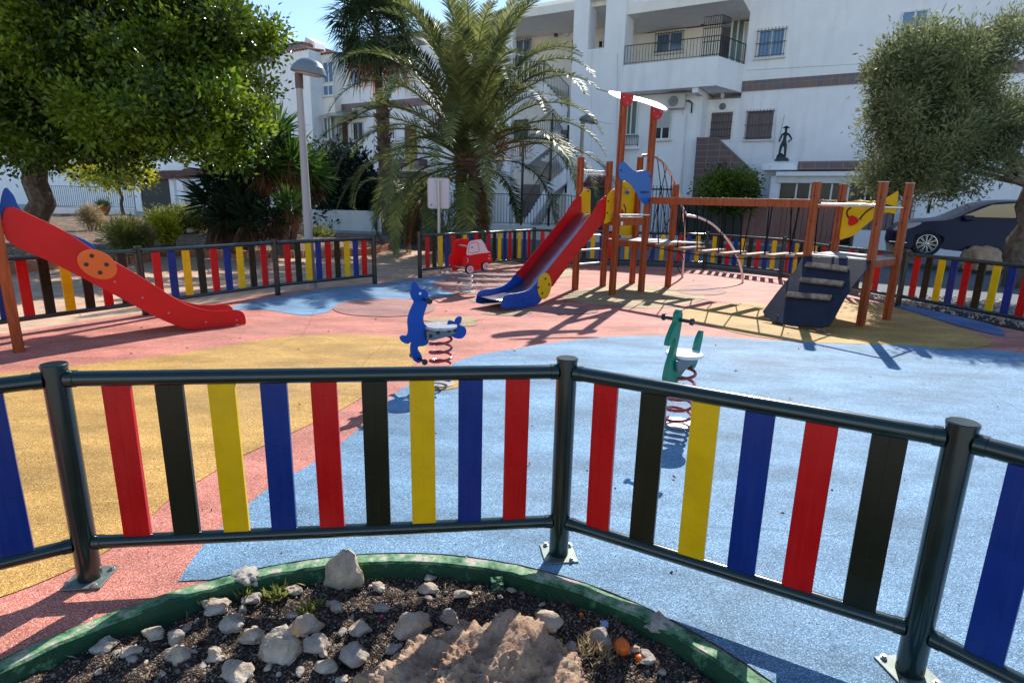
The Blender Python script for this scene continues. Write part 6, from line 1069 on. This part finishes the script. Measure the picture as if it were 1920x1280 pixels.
for s_ in (0.0, 2.65):
    c = wc+cdv*s_+Z*(cpz+wz)-cnv*0.02; b = MB(); b.lathe(c-cnv*0.2, [(0.24, 0), (0.315, 0.02), (0.33, 0.06), (0.33, 0.17), (0.31, 0.21), (0.235, 0.215), (0.225, 0.14)], 36, axis=cnv); wo = b.build('wheel', 'tyre', CAR, smooth=True)
    b = MB(); b.tube([c+cnv*0.01+cdv*math.cos(a)*0.225+Z*math.sin(a)*0.225 for a in [i*math.pi/16 for i in range(33)]], 0.012, 6, False); b.lathe(c, [(0.05, -0.01), (0.05, 0.02), (0.03, 0.03)], 16, axis=cnv)
    for i in range(20):
        a = 2*math.pi*i/20+(0.06 if i % 2 else -0.06); e = cdv*math.cos(a)+Z*math.sin(a); b.bar(c+e*0.04+cnv*0.008, c+e*0.215+cnv*0.008, 0.012, 0.016, up=cnv)
    b.build('rim', 'rim', wo)
b = MB(); b.prism(smooth_poly([(-0.80, 0.66), (-0.6, 0.80), (-0.2, 0.86), (-0.35, 0.74), (-0.6, 0.66)], 4), wc+cnv*0.0+Z*cpz-cnv*0.012, cdv, Z, cnv, 0.03); b.build('headlight', 'glass_b', body_)
b = MB(); b.bar(wc-cdv*0.85+cnv*0.01+Z*(cpz+0.36), wc-cdv*0.45+cnv*0.01+Z*(cpz+0.34), 0.015, 0.02); b.build('trim', 'rim', body_)
b = MB(); b.cbox(wc+cdv*0.75+cnv*0.09+Z*(cpz+1.0), cdv*0.2, cnv*0.16, Z*0.13); b.build('mirror', 'carpaint', body_, bevel=0.03)
# ================================================================== STREET FURNITURE
def lamp(label, loc, h, yaw):
    t = thing('street_lamp', label, 'street lamp', (0, 0, 0), 'grey street lamps'); b = MB(); b.lathe((0, 0, 0), [(0.09, 0), (0.09, 0.3), (0.075, 0.34), (0.052, h-0.35)], 20); b.build('pole', 'lamp_pole', t, smooth=True); b = MB(); b.lathe((0, 0, h-0.35), [(0.062, 0), (0.062, 0.22)], 16); b.build('collar', 'lamp_brown' if h < 3.7 else 'lamp_grey', t, smooth=True)
    c = Vector((0.17, 0, h-0.13)); tl_ = Matrix.Rotation(R(9), 3, 'Y'); b = MB(); b.lathe(c, [(0.02, -0.012), (0.27, -0.01), (0.29, 0.0), (0.285, 0.025), (0.25, 0.10), (0.235, 0.105), (0.20, 0.15), (0.13, 0.195), (0.05, 0.215), (0.01, 0.218)], 32, sx=1.0, sy=0.72); b.v = [tuple(c+tl_@(Vector(v)-c)) for v in b.v]; hd = b.build('lamp_head', 'lamp_grey', t, smooth=True)
    b = MB(); b.lathe(c, [(0.01, -0.03), (0.2, -0.028), (0.23, -0.012)], 28, sx=1.0, sy=0.72); b.v = [tuple(c+tl_@(Vector(v)-c)) for v in b.v]; b.build('diffuser', 'diffuser', hd, smooth=True)
    t.location = loc; t.rotation_euler = (0, R(5), yaw); return t
lamp('tall grey lamp post with a dome head in front of the left houses', (-3.44, 9.85, -0.03), 3.56, R(-12)); t_ = bpy.data.objects['street_lamp']; t_.rotation_euler = (0, 0, R(-12)); t_.children[-1] if t_.children else None
lp2 = lamp('smaller looking distant lamp post with a dome head by the outside stairs', (1.95, 18.2, 0), 3.95, R(10)); lp2.rotation_euler = (0, 0, R(10))
sg = Vector((-1.56, 12.24, 0)); SG = thing('street_sign', 'blank pale back of a rectangular sign on a grey pole', 'sign', sg); b = MB(); b.lathe(sg-Z*0.05, [(0.033, 0), (0.033, 1.95)], 16); b.build('pole', 'galv', SG, smooth=True)
sdr = Vector((0.985, 0.17, 0)).normalized(); snr = Vector((sdr.y, -sdr.x, 0)); b = MB(); w_, h_ = 0.215, 0.30; pl_ = []
for cx_, cy_, a0 in ((w_-.04, h_-.04, 0), (-w_+.04, h_-.04, 90), (-w_+.04, -h_+.04, 180), (w_-.04, -h_+.04, 270)):
    for i in range(6): pl_.append((cx_+0.04*math.cos(R(a0+18*i)), cy_+0.04*math.sin(R(a0+18*i))))
sc0 = sg+Z*1.64-snr*0.05; b.prism(pl_, sc0, sdr, Z, snr, 0.012); pn = b.build('panel', 'signback', SG); b = MB()
b.tube([sc0+sdr*p[0]+Z*p[1] for p in pl_]+[sc0+sdr*pl_[0][0]+Z*pl_[0][1]], 0.012, 6); b.build('rim', 'galv', pn, smooth=True)
b = MB(); b.cbox(sc0+snr*0.02, sdr*0.075, snr*0.03, Z*0.58); b.build('stiffener', 'galv', pn, bevel=0.005)
for z in (0.26, -0.26): b = MB(); b.cbox(sc0+snr*0.03+Z*z, sdr*0.16, snr*0.03, Z*0.03); b.build('clamp', 'galv', pn)
b = MB(); b.cbox(sc0+snr*0.008-sdr*0.15-Z*0.235, sdr*0.04, snr*0.003, Z*0.018); b.build('sticker', 'line', pn)
# terracotta pot with plant
pp = G(197, 413, 0.22); POT = thing('plant_pot', 'terracotta bowl with a spiky plant on the mound at the far left', 'plant pot', (pp.x, pp.y, 0)); pz = moundz(pp.x, pp.y); r_ = 11*pp.y/F
b = MB(); b.lathe((pp.x, pp.y, pz), [(r_*0.45, 0), (r_*0.9, r_*0.8), (r_*1.05, r_*1.3), (r_*1.12, r_*1.32), (r_*1.12, r_*1.5), (r_*1.0, r_*1.5), (r_*0.95, r_*1.3), (0.05, r_*1.28)], 24); b.build('bowl', 'terracotta', POT, smooth=True)
rg = np.random.default_rng(3); P = np.tile([[pp.x, pp.y, pz+r_*1.3]], (60, 1)); D = rg.normal(0, 1, (60, 3)); D[:, 2] = abs(D[:, 2])+0.3; V, Fq = leaves(P, D*2, 0.45, 0.10, 0.3); npmesh('plant', V, Fq, 'shrub_leaf', POT)
# ================================================================== TREES AND PLANTS
def ptz(x, y, depth):   # point on the sight line at a given distance along the ground axis
    r = ray(x, y); t = depth/r[1]; return np.array([r[0]*t, depth, H+r[2]*t])
def blob(x, y, depth, rx, rz_, ry=None): s = depth/F; return (ptz(x, y, depth), (rx*s, (ry if ry else rx)*s, rz_*s))
# big broadleaf tree
BT = thing('broadleaf_tree', 'large dark green broadleaf tree filling the upper left corner', 'tree', (-11.6, 14.2, 0))
bl_ = [blob(60, 60, 13.0, 150, 120), blob(220, 20, 13.5, 150, 110), blob(380, 40, 14.0, 120, 90), blob(462, 68, 14.2, 58, 44), blob(395, 100, 13.8, 62, 40), blob(300, 120, 12.8, 120, 85), blob(130, 180, 12.5, 130, 90), blob(20, 190, 12.5, 110, 110), blob(250, 215, 12.0, 105, 65), blob(360, 190, 12.2, 90, 60), blob(412, 225, 12.6, 66, 50), blob(475, 205, 12.9, 34, 22), blob(340, 255, 12.4, 90, 48), blob(430, 265, 13.0, 58, 38), blob(210, 270, 13.0, 100, 42), blob(70, 280, 12.8, 110, 50), blob(-60, 120, 13, 120, 160), blob(500, 60, 14.4, 28, 38), blob(210, 320, 15.8, 52, 16), blob(150, 250, 14.5, 130, 60), blob(330, 150, 14.8, 150, 90), blob(300, 60, 15.2, 180, 110)]
foliage('crown', 'tree_leaf', BT, clumpy(bl_, 7, 0.36, 0.7, 3), 105000, 0.118, 5, 0.48, 0.3, 0.13, 18)
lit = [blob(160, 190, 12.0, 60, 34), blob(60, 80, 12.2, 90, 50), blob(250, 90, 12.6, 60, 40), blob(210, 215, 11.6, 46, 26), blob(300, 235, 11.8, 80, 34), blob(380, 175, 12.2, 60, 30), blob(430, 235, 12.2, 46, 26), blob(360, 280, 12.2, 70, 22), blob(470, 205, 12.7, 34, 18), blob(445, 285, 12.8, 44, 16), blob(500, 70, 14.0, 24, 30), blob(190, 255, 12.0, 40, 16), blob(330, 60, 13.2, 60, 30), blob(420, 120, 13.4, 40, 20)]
foliage('sunlit_tint_sprays', 'sunlit_tint_leaf', BT, clumpy(lit, 5, 0.4, 0.6, 9), 9500, 0.125, 6, 0.48, 0.3, 0.12, 15)  # outer clumps in a brighter leaf colour, sunlight painted into the crown
b = MB(); tb = Vector((-11.6, 14.2, 0)); top = Vector((-11.0, 14.0, 2.6)); limb(b, tb, top, 0.32, 0.22, seed=1); b.build('trunk', 'bark', BT, smooth=True)
for i, (x, y, d_) in enumerate([(60, 100, 13.5), (200, 60, 13.8), (300, 170, 13), (400, 120, 14), (330, 255, 12.8), (150, 230, 13), (420, 240, 13.2), (240, 290, 13.2), (20, 220, 13)]): b = MB(); q = ptz(x, y, d_); limb(b, top, q, 0.12, 0.02, 7, 0.05, seed=i+3); b.build('branch', 'bark', BT, smooth=True)
# sapling
sp0 = G(233, 409, 0.25); sz0 = moundz(sp0.x, sp0.y); SAP = thing('young_tree', 'thin trunked young tree with bright leaves under the big tree', 'tree', (sp0.x, sp0.y, 0)); b = MB(); tp_ = ptz(222, 335, sp0.y); limb(b, (sp0.x, sp0.y, sz0-0.1), tp_, 0.09, 0.05, seed=4, wob=0.02); b.build('trunk', 'bark', SAP, smooth=True)
foliage('crown', 'lime_leaf', SAP, [blob(215, 328, sp0.y, 62, 15), blob(180, 322, sp0.y, 40, 14), blob(245, 320, sp0.y, 34, 16)], 5000, 0.17, 8, 0.5, 0.2, 0.25)
# olive tree on the right
OT = thing('olive_tree', 'grey green olive tree hanging over the right fence', 'tree', (10.4, 12.1, 0))
ob = [blob(1740, 130, 10.2, 95, 75), blob(1700, 190, 10.0, 80, 80), blob(1680, 230, 9.9, 48, 60), blob(1790, 180, 10.5, 100, 90), blob(1720, 290, 10.0, 90, 66), blob(1665, 320, 9.9, 46, 30), blob(1800, 280, 10.4, 80, 60), blob(1840, 220, 10.8, 70, 80), blob(1660, 165, 10.0, 26, 40), blob(1800, 110, 10.5, 90, 60), blob(1690, 345, 9.9, 50, 22), blob(1750, 345, 10.2, 60, 26), blob(1715, 100, 10.2, 50, 32), blob(1625, 335, 9.8, 26, 16), blob(1645, 140, 9.9, 18, 22), blob(1640, 260, 9.8, 22, 26), blob(1690, 75, 10.1, 20, 16), blob(1760, 65, 10.2, 26, 22), blob(1655, 205, 9.9, 20, 20)]
ob = [(c_*1.0, r_) for c_, r_ in ob]; KO = 1.13; ob = [(np.array([c_[0]*KO, c_[1]*KO, H+(c_[2]-H)*KO]), tuple(q*KO for q in r_)) for c_, r_ in ob]
foliage('crown', 'olive_leaf', OT, clumpy(ob, 9, 0.34, 0.62, 4), 80000, 0.095, 9, 0.26, 0.25, 0.11, 20)
b = MB(); ob_ = Vector((10.4, 12.1, 0)); ot_ = Vector((10.1, 11.8, 2.0)); limb(b, ob_, ot_, 0.2, 0.14, seed=7); b.build('trunk', 'bark', OT, smooth=True)
for i, (x, y, d_) in enumerate([(1740, 130, 10.3), (1700, 230, 10.1), (1800, 150, 10.5), (1720, 310, 10.1), (1870, 220, 10.7), (1670, 200, 10.0)]): b = MB(); limb(b, ot_, ptz(x, y, d_*1.13), 0.07, 0.012, 7, 0.06, seed=i+30); b.build('branch', 'bark', OT, smooth=True)
# palms
def frond(base, az_, el, L, seed, leaf=0.42, droop=1.0, pairs=62, w0=0.011, name='frond', m='palm_leaf', par=None, stiff=0.25):
    rg = np.random.default_rng(seed); bend = rg.normal(0, 0.014); droop *= rg.uniform(0.75, 1.35); n = 22; pts = []; p = np.array(base, float); e = el; sd_ = L/n
    for i in range(n+1):
        pts.append(p.copy()); t = i/n; d = np.array([math.cos(az_)*math.cos(e), math.sin(az_)*math.cos(e), math.sin(e)]); p = p+d*sd_; e -= droop*(0.5+1.3*t)*0.085*(0.35+max(0, math.cos(e)))
        az_ += rg.normal(0, 0.008)+bend
    pts = np.array(pts); b = MB(); b.tube([tuple(q) for q in pts], [0.030*(1-i/n)+0.004 for i in range(n+1)], 5)
    V = [np.array(b.v)]; F3 = []; k = len(b.v)
    for f in b.f:
        if len(f) == 4: F3 += [(f[0], f[1], f[2]), (f[0], f[2], f[3])]
    S = []; 
    T_ = np.linspace(0.16, 0.995, pairs); idx = T_*n; i0 = np.minimum(idx.astype(int), n-1); fr = (idx-i0)[:, None]; C = pts[i0]*(1-fr)+pts[i0+1]*fr; D = pts[i0+1]-pts[i0]; D /= np.linalg.norm(D, axis=1)[:, None]
    up = np.array([0, 0, 1.0]); SD = np.cross(D, up); SD /= (np.linalg.norm(SD, axis=1)[:, None]+1e-6); UP = np.cross(SD, D)
    ll = leaf*np.sin(np.pi*np.clip(T_*0.86+0.12, 0, 1))**0.6
    for sgn in (-1, 1):
        lift = stiff+rg.normal(0, 0.16, pairs); dd_ = D*0.75+SD*sgn*(0.85+rg.normal(0, 0.08, pairs))[:, None]+UP*lift[:, None]; dd_ /= np.linalg.norm(dd_, axis=1)[:, None]; l_ = (ll*(1+rg.normal(0, 0.08, pairs)))[:, None]
        mid = C+dd_*l_*0.5; tip = C+dd_*l_*0.98; tip[:, 2] -= (l_[:, 0]**2)*0.28*droop; w_ = np.cross(dd_, UP); w_ /= np.linalg.norm(w_, axis=1)[:, None]; w_ *= w0
        q = np.stack([C-w_*0.6, C+w_*0.6, mid+w_, mid-w_, tip], 1).reshape(-1, 3); V.append(q); kk = k+np.arange(pairs)*5; F3 += [tuple(x) for x in np.concatenate([np.stack([kk, kk+1, kk+2], 1), np.stack([kk, kk+2, kk+3], 1), np.stack([kk+3, kk+2, kk+4], 1)])]; k += pairs*5
    return npmesh(name, np.concatenate(V), F3, m, par)
DP = thing('date_palm', 'big bushy date palm with long arching fronds in front of the houses', 'palm tree', (-1.45, 17.0, 0)); dc = Vector((-1.4, 17.0, 0)); dtop = Vector((-1.30, 17.0, 2.75))
b = MB(); prof_ = [(0.34, 0)]; 
for i in range(22): z_ = 0.05+i*0.125; prof_ += [(0.30+0.05*(i/22), z_), (0.40+0.04*math.sin(i*2.1), z_+0.08), (0.31, z_+0.11)]
b.lathe((-1.35, 17.0, 0), prof_, 16); b.build('trunk', 'palmbark', DP, smooth=False)
rg = random.Random(12); nf = 116
for i in range(nf):
    t = i/nf; a = i*2.39996+rg.uniform(-.2, .2); el = R(90-(t**1.25)*112+rg.uniform(-6, 6)); L_ = 4.5-0.5*abs(t-0.35)+rg.uniform(-.5, .3)
    if t > 0.78: L_ *= 0.72
    if t > 0.6 and math.cos(a) > 0.15 and i % 4: continue
    if t > 0.68 and i % 2: continue
    bb = (dtop.x+0.18*math.cos(a), dtop.y+0.18*math.sin(a), dtop.z+0.35-0.9*t); frond(bb, a, el, L_, 900+i, 0.50, 0.72 if t < 0.7 else 0.8, 80, 0.018, par=DP, m='palm_leaf' if (t < 0.85 or i % 3) else 'dead_leaf')
foliage('fruit_stalks', 'dead_leaf', DP, [((-2.0, 16.6, 3.4), (0.3, 0.3, 0.5)), ((-0.6, 16.5, 2.9), (0.5, 0.3, 0.4)), ((0.1, 16.3, 2.7), (0.25, 0.2, 0.25))], 900, 0.16, 77, 0.1, 0.2, 0.1)
# second, low palm clump left of it
SPm = thing('low_palm', 'low arching palm left of the big date palm, behind the blank sign', 'palm tree', (-3.6, 20.5, 0)); b = MB(); b.lathe((-3.6, 20.5, 0), [(0.3, 0), (0.34, 0.7), (0.28, 1.3)], 14); b.build('trunk', 'palmbark', SPm)
for i in range(22): a = i*2.39996; frond((-3.6+0.1*math.cos(a), 20.5+0.1*math.sin(a), 1.45), a, R(62-i*3.1+rg.uniform(-6, 6)), 2.7+rg.uniform(-.4, .3), 1200+i, 0.42, 1.7, 46, 0.014, par=SPm)
# tall fan palm
FP = thing('fan_palm', 'tall slim fan palm rising behind the big date palm', 'palm tree', (-6.3, 25.2, 0)); fb_ = ptz(722, 330, 24.5); ft_ = ptz(706, 60, 24.5)
b = MB(); pts = [Vector((fb_[0]+0.1, 24.5, 0)), Vector(fb_), Vector(ptz(718, 210, 24.5)), Vector(ptz(711, 180, 24.5)), Vector(ptz(708, 120, 24.5)), Vector(ft_)]; b.tube(pts, [0.3, 0.25, 0.27, 0.16, 0.14, 0.15], 12); b.build('trunk', 'palmbark', FP, smooth=True)
b = MB(); rg2 = random.Random(4)
for i in range(90):
    t = rg2.random(); c = Vector(ptz(722, 310, 24.5)).lerp(Vector(ptz(714, 185, 24.5)), t); a = rg2.uniform(0, 6.28); d = Vector((math.cos(a), math.sin(a), 0)); b.bar(c+d*0.2, c+d*(0.34+0.1*rg2.random())+Z*0.22, 0.07, 0.02, up=d)
b.build('leaf_boots', 'palmbark', FP)
def fan(base, az_, el, pet, rad, seed, par, m='palm_fan', droopy=0.35):
    rg = np.random.default_rng(seed); d = np.array([math.cos(az_)*math.cos(el), math.sin(az_)*math.cos(el), math.sin(el)]); c = np.array(base)+d*pet; s = np.cross(d, [0, 0, 1.0]); s /= np.linalg.norm(s)+1e-6; u = np.cross(s, d); V = []; F3 = []; b = MB(); b.tube([tuple(base), tuple(c)], 0.018, 5); V = [np.array(b.v)]; k = len(b.v)
    for f in b.f:
        if len(f) == 4: F3 += [(f[0], f[1], f[2]), (f[0], f[2], f[3])]
    n = 34
    for i in range(n):
        a = R(-130+260*i/(n-1)); e = d*math.cos(a)+s*math.sin(a)+u*0.12*rg.normal(); L_ = rad*(1-0.18*abs(a)/2.3)*(1+rg.normal(0, .05)); w_ = np.cross(e, u)*0.035*rad; mid = c+e*L_*0.55; tip = c+e*L_; tip[2] -= droopy*L_*(0.3+rg.random()*0.5)
        V.append(np.array([c, mid+w_, mid-w_, tip])); F3 += [(k, k+1, k+2), (k+2, k+1, k+3)]; k += 4
    return npmesh('fan_leaf', np.concatenate(V), F3, m, par)
for i in range(64): t = i/64; fan((ft_[0], ft_[1], ft_[2]+0.1-0.35*t), i*2.39996, R(75-t*125), 0.95+0.4*rg.random(), 1.05, 1500+i, FP, droopy=0.35+0.5*t, m='palm_fan' if t < 0.93 else 'dead_leaf')
# yuccas
def yucca(label, heads, base, seed, grp='yuccas in the shaded bed'):
    t = thing('yucca', label, 'yucca', base, grp); rg = np.random.default_rng(seed)
    for i, (hp, r_, m_) in enumerate(heads):
        b = MB(); limb(b, Vector(base)+Vector((0.1*i-0.1, 0, -0.1)), hp, 0.11, 0.06, 5, 0.04, seed=seed+i); tr = b.build('trunk', 'palmbark', t, smooth=True)
        n = 150; D = rg.normal(0, 1, (n, 3)); D[:, 2] = D[:, 2]*0.8+0.35; D /= np.linalg.norm(D, axis=1)[:, None]; P = np.array(hp)+D*0.05+np.array([0, 0, 1])*rg.uniform(-0.15, 0.1, (n, 1)); V, Fq = leaves(P, D*5, r_, 0.085, 0.2, 0.1, 0.15); npmesh('leaf_head', V, Fq, m_, t)
        D = rg.normal(0, 0.35, (200, 3)); D[:, 2] = -1; P = np.array(hp)+rg.normal(0, 0.11, (200, 3))*np.array([1, 1, 0])-np.array([0, 0, 1])*rg.uniform(0.0, 0.35, (200, 1)); V, Fq = leaves(P, D*3, r_*0.75, 0.05, 0.3, 0.1); npmesh('dead_skirt', V, Fq, 'dead_leaf' if (m_ == 'yucca_leaf' and i == 0) else 'dead_dark', t)
    return t
yb = lambda x, y: tuple(G(x, y, 0.2))
yucca('tall yucca with bright green sword leaves left of the lamp post', [(ptz(545, 300, 15.5), 0.85, 'yucca_leaf'), (ptz(518, 250, 15.6), 0.75, 'yucca_leaf'), (ptz(575, 320, 16.2), 0.8, 'yucca_leaf')], (-6.1, 15.7, 0.2), 40)
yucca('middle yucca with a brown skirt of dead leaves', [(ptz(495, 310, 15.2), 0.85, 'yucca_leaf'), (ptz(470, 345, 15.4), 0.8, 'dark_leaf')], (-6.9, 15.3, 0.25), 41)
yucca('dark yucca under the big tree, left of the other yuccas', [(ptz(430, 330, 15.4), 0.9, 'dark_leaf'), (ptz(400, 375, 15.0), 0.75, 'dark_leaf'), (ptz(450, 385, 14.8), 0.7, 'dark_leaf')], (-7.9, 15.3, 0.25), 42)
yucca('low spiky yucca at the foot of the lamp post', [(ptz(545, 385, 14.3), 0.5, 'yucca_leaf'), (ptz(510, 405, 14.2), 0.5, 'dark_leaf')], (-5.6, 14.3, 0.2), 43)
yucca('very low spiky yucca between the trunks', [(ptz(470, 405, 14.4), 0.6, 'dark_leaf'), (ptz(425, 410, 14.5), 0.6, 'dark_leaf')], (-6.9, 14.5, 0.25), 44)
# shrubs
def shrub(name, label, blobs, n, size, m, seed, asp=0.4, cat='shrub', clump=0.08, shell=0.3):
    blobs = blobs+[((q[0], q[1], max(q[2]-r[2]*0.9, moundz(q[0], q[1])+r[2]*0.25)), (r[0]*0.8, r[1]*0.8, r[2]*0.7)) for q, r in blobs]; c = blobs[0][0]; t = thing(name, label, cat, (c[0], c[1], 0)); foliage('leaves', m, t, blobs, n, size, seed, asp, shell, clump); b = MB()
    for i in range(4): limb(b, (c[0]+0.05*i, c[1], -0.05), (c[0]+0.15*(i-1.5), c[1]+0.05*i, c[2]), 0.03, 0.012, 4, 0.05, seed=seed+i)
    b.build('stem', 'bark', t); return t
def mb_(x, y, depth, rx, rz_): return blob(x, y, depth, rx, rz_)
def mg(x, yb): return G(x, yb, 0.38).y
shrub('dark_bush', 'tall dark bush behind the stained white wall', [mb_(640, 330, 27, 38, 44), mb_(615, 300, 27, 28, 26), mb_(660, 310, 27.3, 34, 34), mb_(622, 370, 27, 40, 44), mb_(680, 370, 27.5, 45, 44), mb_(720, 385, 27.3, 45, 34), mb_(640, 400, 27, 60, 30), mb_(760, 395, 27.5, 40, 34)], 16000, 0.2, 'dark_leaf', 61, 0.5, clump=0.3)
shrub('green_bush', 'round leafy green bush in front of the tiled stair wall', [mb_(1352, 345, 22.5, 34, 26), mb_(1385, 345, 22.5, 36, 26), mb_(1365, 362, 22.3, 52, 18)], 9000, 0.12, 'tree_leaf', 62, 0.5, clump=0.18)
shrub('grass_clump', 'rounded green and straw grass clump on the mound', [mb_(235, 435, mg(235, 458), 30, 17), mb_(240, 445, mg(235, 458), 26, 14)], 5200, 0.16, 'shrub_leaf', 63, 0.05, 'grass clump', 0.08, 0.1)
shrub('grass_clump', 'pale dry grass clump right of the green one', [mb_(262, 440, mg(262, 456), 16, 14)], 2600, 0.15, 'dry_leaf', 64, 0.05, 'grass clump', 0.08, 0.1)
shrub('lime_bush', 'small yellow green bush left of the rocks', [mb_(308, 424, mg(308, 444), 18, 17)], 3000, 0.11, 'lime_leaf', 65)
shrub('rosemary_bush', 'long grey green bush behind the rocks', [mb_(345, 405, mg(345, 432), 34, 15), mb_(315, 410, mg(345, 432), 30, 15), mb_(370, 408, mg(345, 432), 24, 15), mb_(290, 408, mg(345, 432), 16, 12)], 9000, 0.13, 'shrub_leaf', 66, 0.2)
shrub('dry_bush', 'faded dry bush at the far left beside the terracotta bowl', [mb_(168, 402, 18, 14, 14), mb_(178, 405, 18, 12, 10)], 1800, 0.12, 'dry_leaf', 67, 0.15)
shrub('low_bush', 'low bush growing at the base of the stained white wall', [mb_(595, 440, 20, 22, 8), mb_(820, 435, 16, 16, 9)], 1500, 0.15, 'shrub_leaf', 68, 0.2)
rr_ = random.Random(9)
for i in range(16):
    x, y = rr_.uniform(328, 385), rr_.uniform(424, 438); p = G(x, y, 0.3); s_ = rr_.uniform(0.09, 0.17); rock('mound_rock', (p.x*0.98, p.y*0.98, moundz(p.x, p.y)+0.04), (s_*1.2, s_, s_*0.8), 'rock', 300+i, 'rounded tan rock in the pile under the grey green bush', 'rock', sub=3, group='rocks piled on the mound')
for i, (x, y, lb) in enumerate([(448, 443, 'lone pale rock on the shaded mound'), (460, 446, 'flat stone beside the lone pale rock'), (190, 458, 'pale stone half buried at the mound edge')]): p = G(x, y, 0.15); rock('mound_stone', (p.x, p.y, moundz(p.x, p.y)+0.03), (0.16, 0.1, 0.07), 'rock', 340+i, lb, 'stone')
# litter of dry grass over the mound and sand
rg = np.random.default_rng(15); P = []
while len(P) < 2600:
    x, y = rg.uniform(-16, -3), rg.uniform(9, 19)
    if inpoly(x, y, mound_poly): P.append((x, y, moundz(x, y)+0.02))
P = np.array(P); D = rg.normal(0, 1, P.shape); D[:, 2] = 0.15+0.2*rg.random(len(P)); V, Fq = leaves(P, D, 0.10, 0.10, 0.5); tag(npmesh('dry_grass', V, Fq, 'dry_leaf'), 'thin dry grass and leaf litter on the mound', None, None, 'stuff')
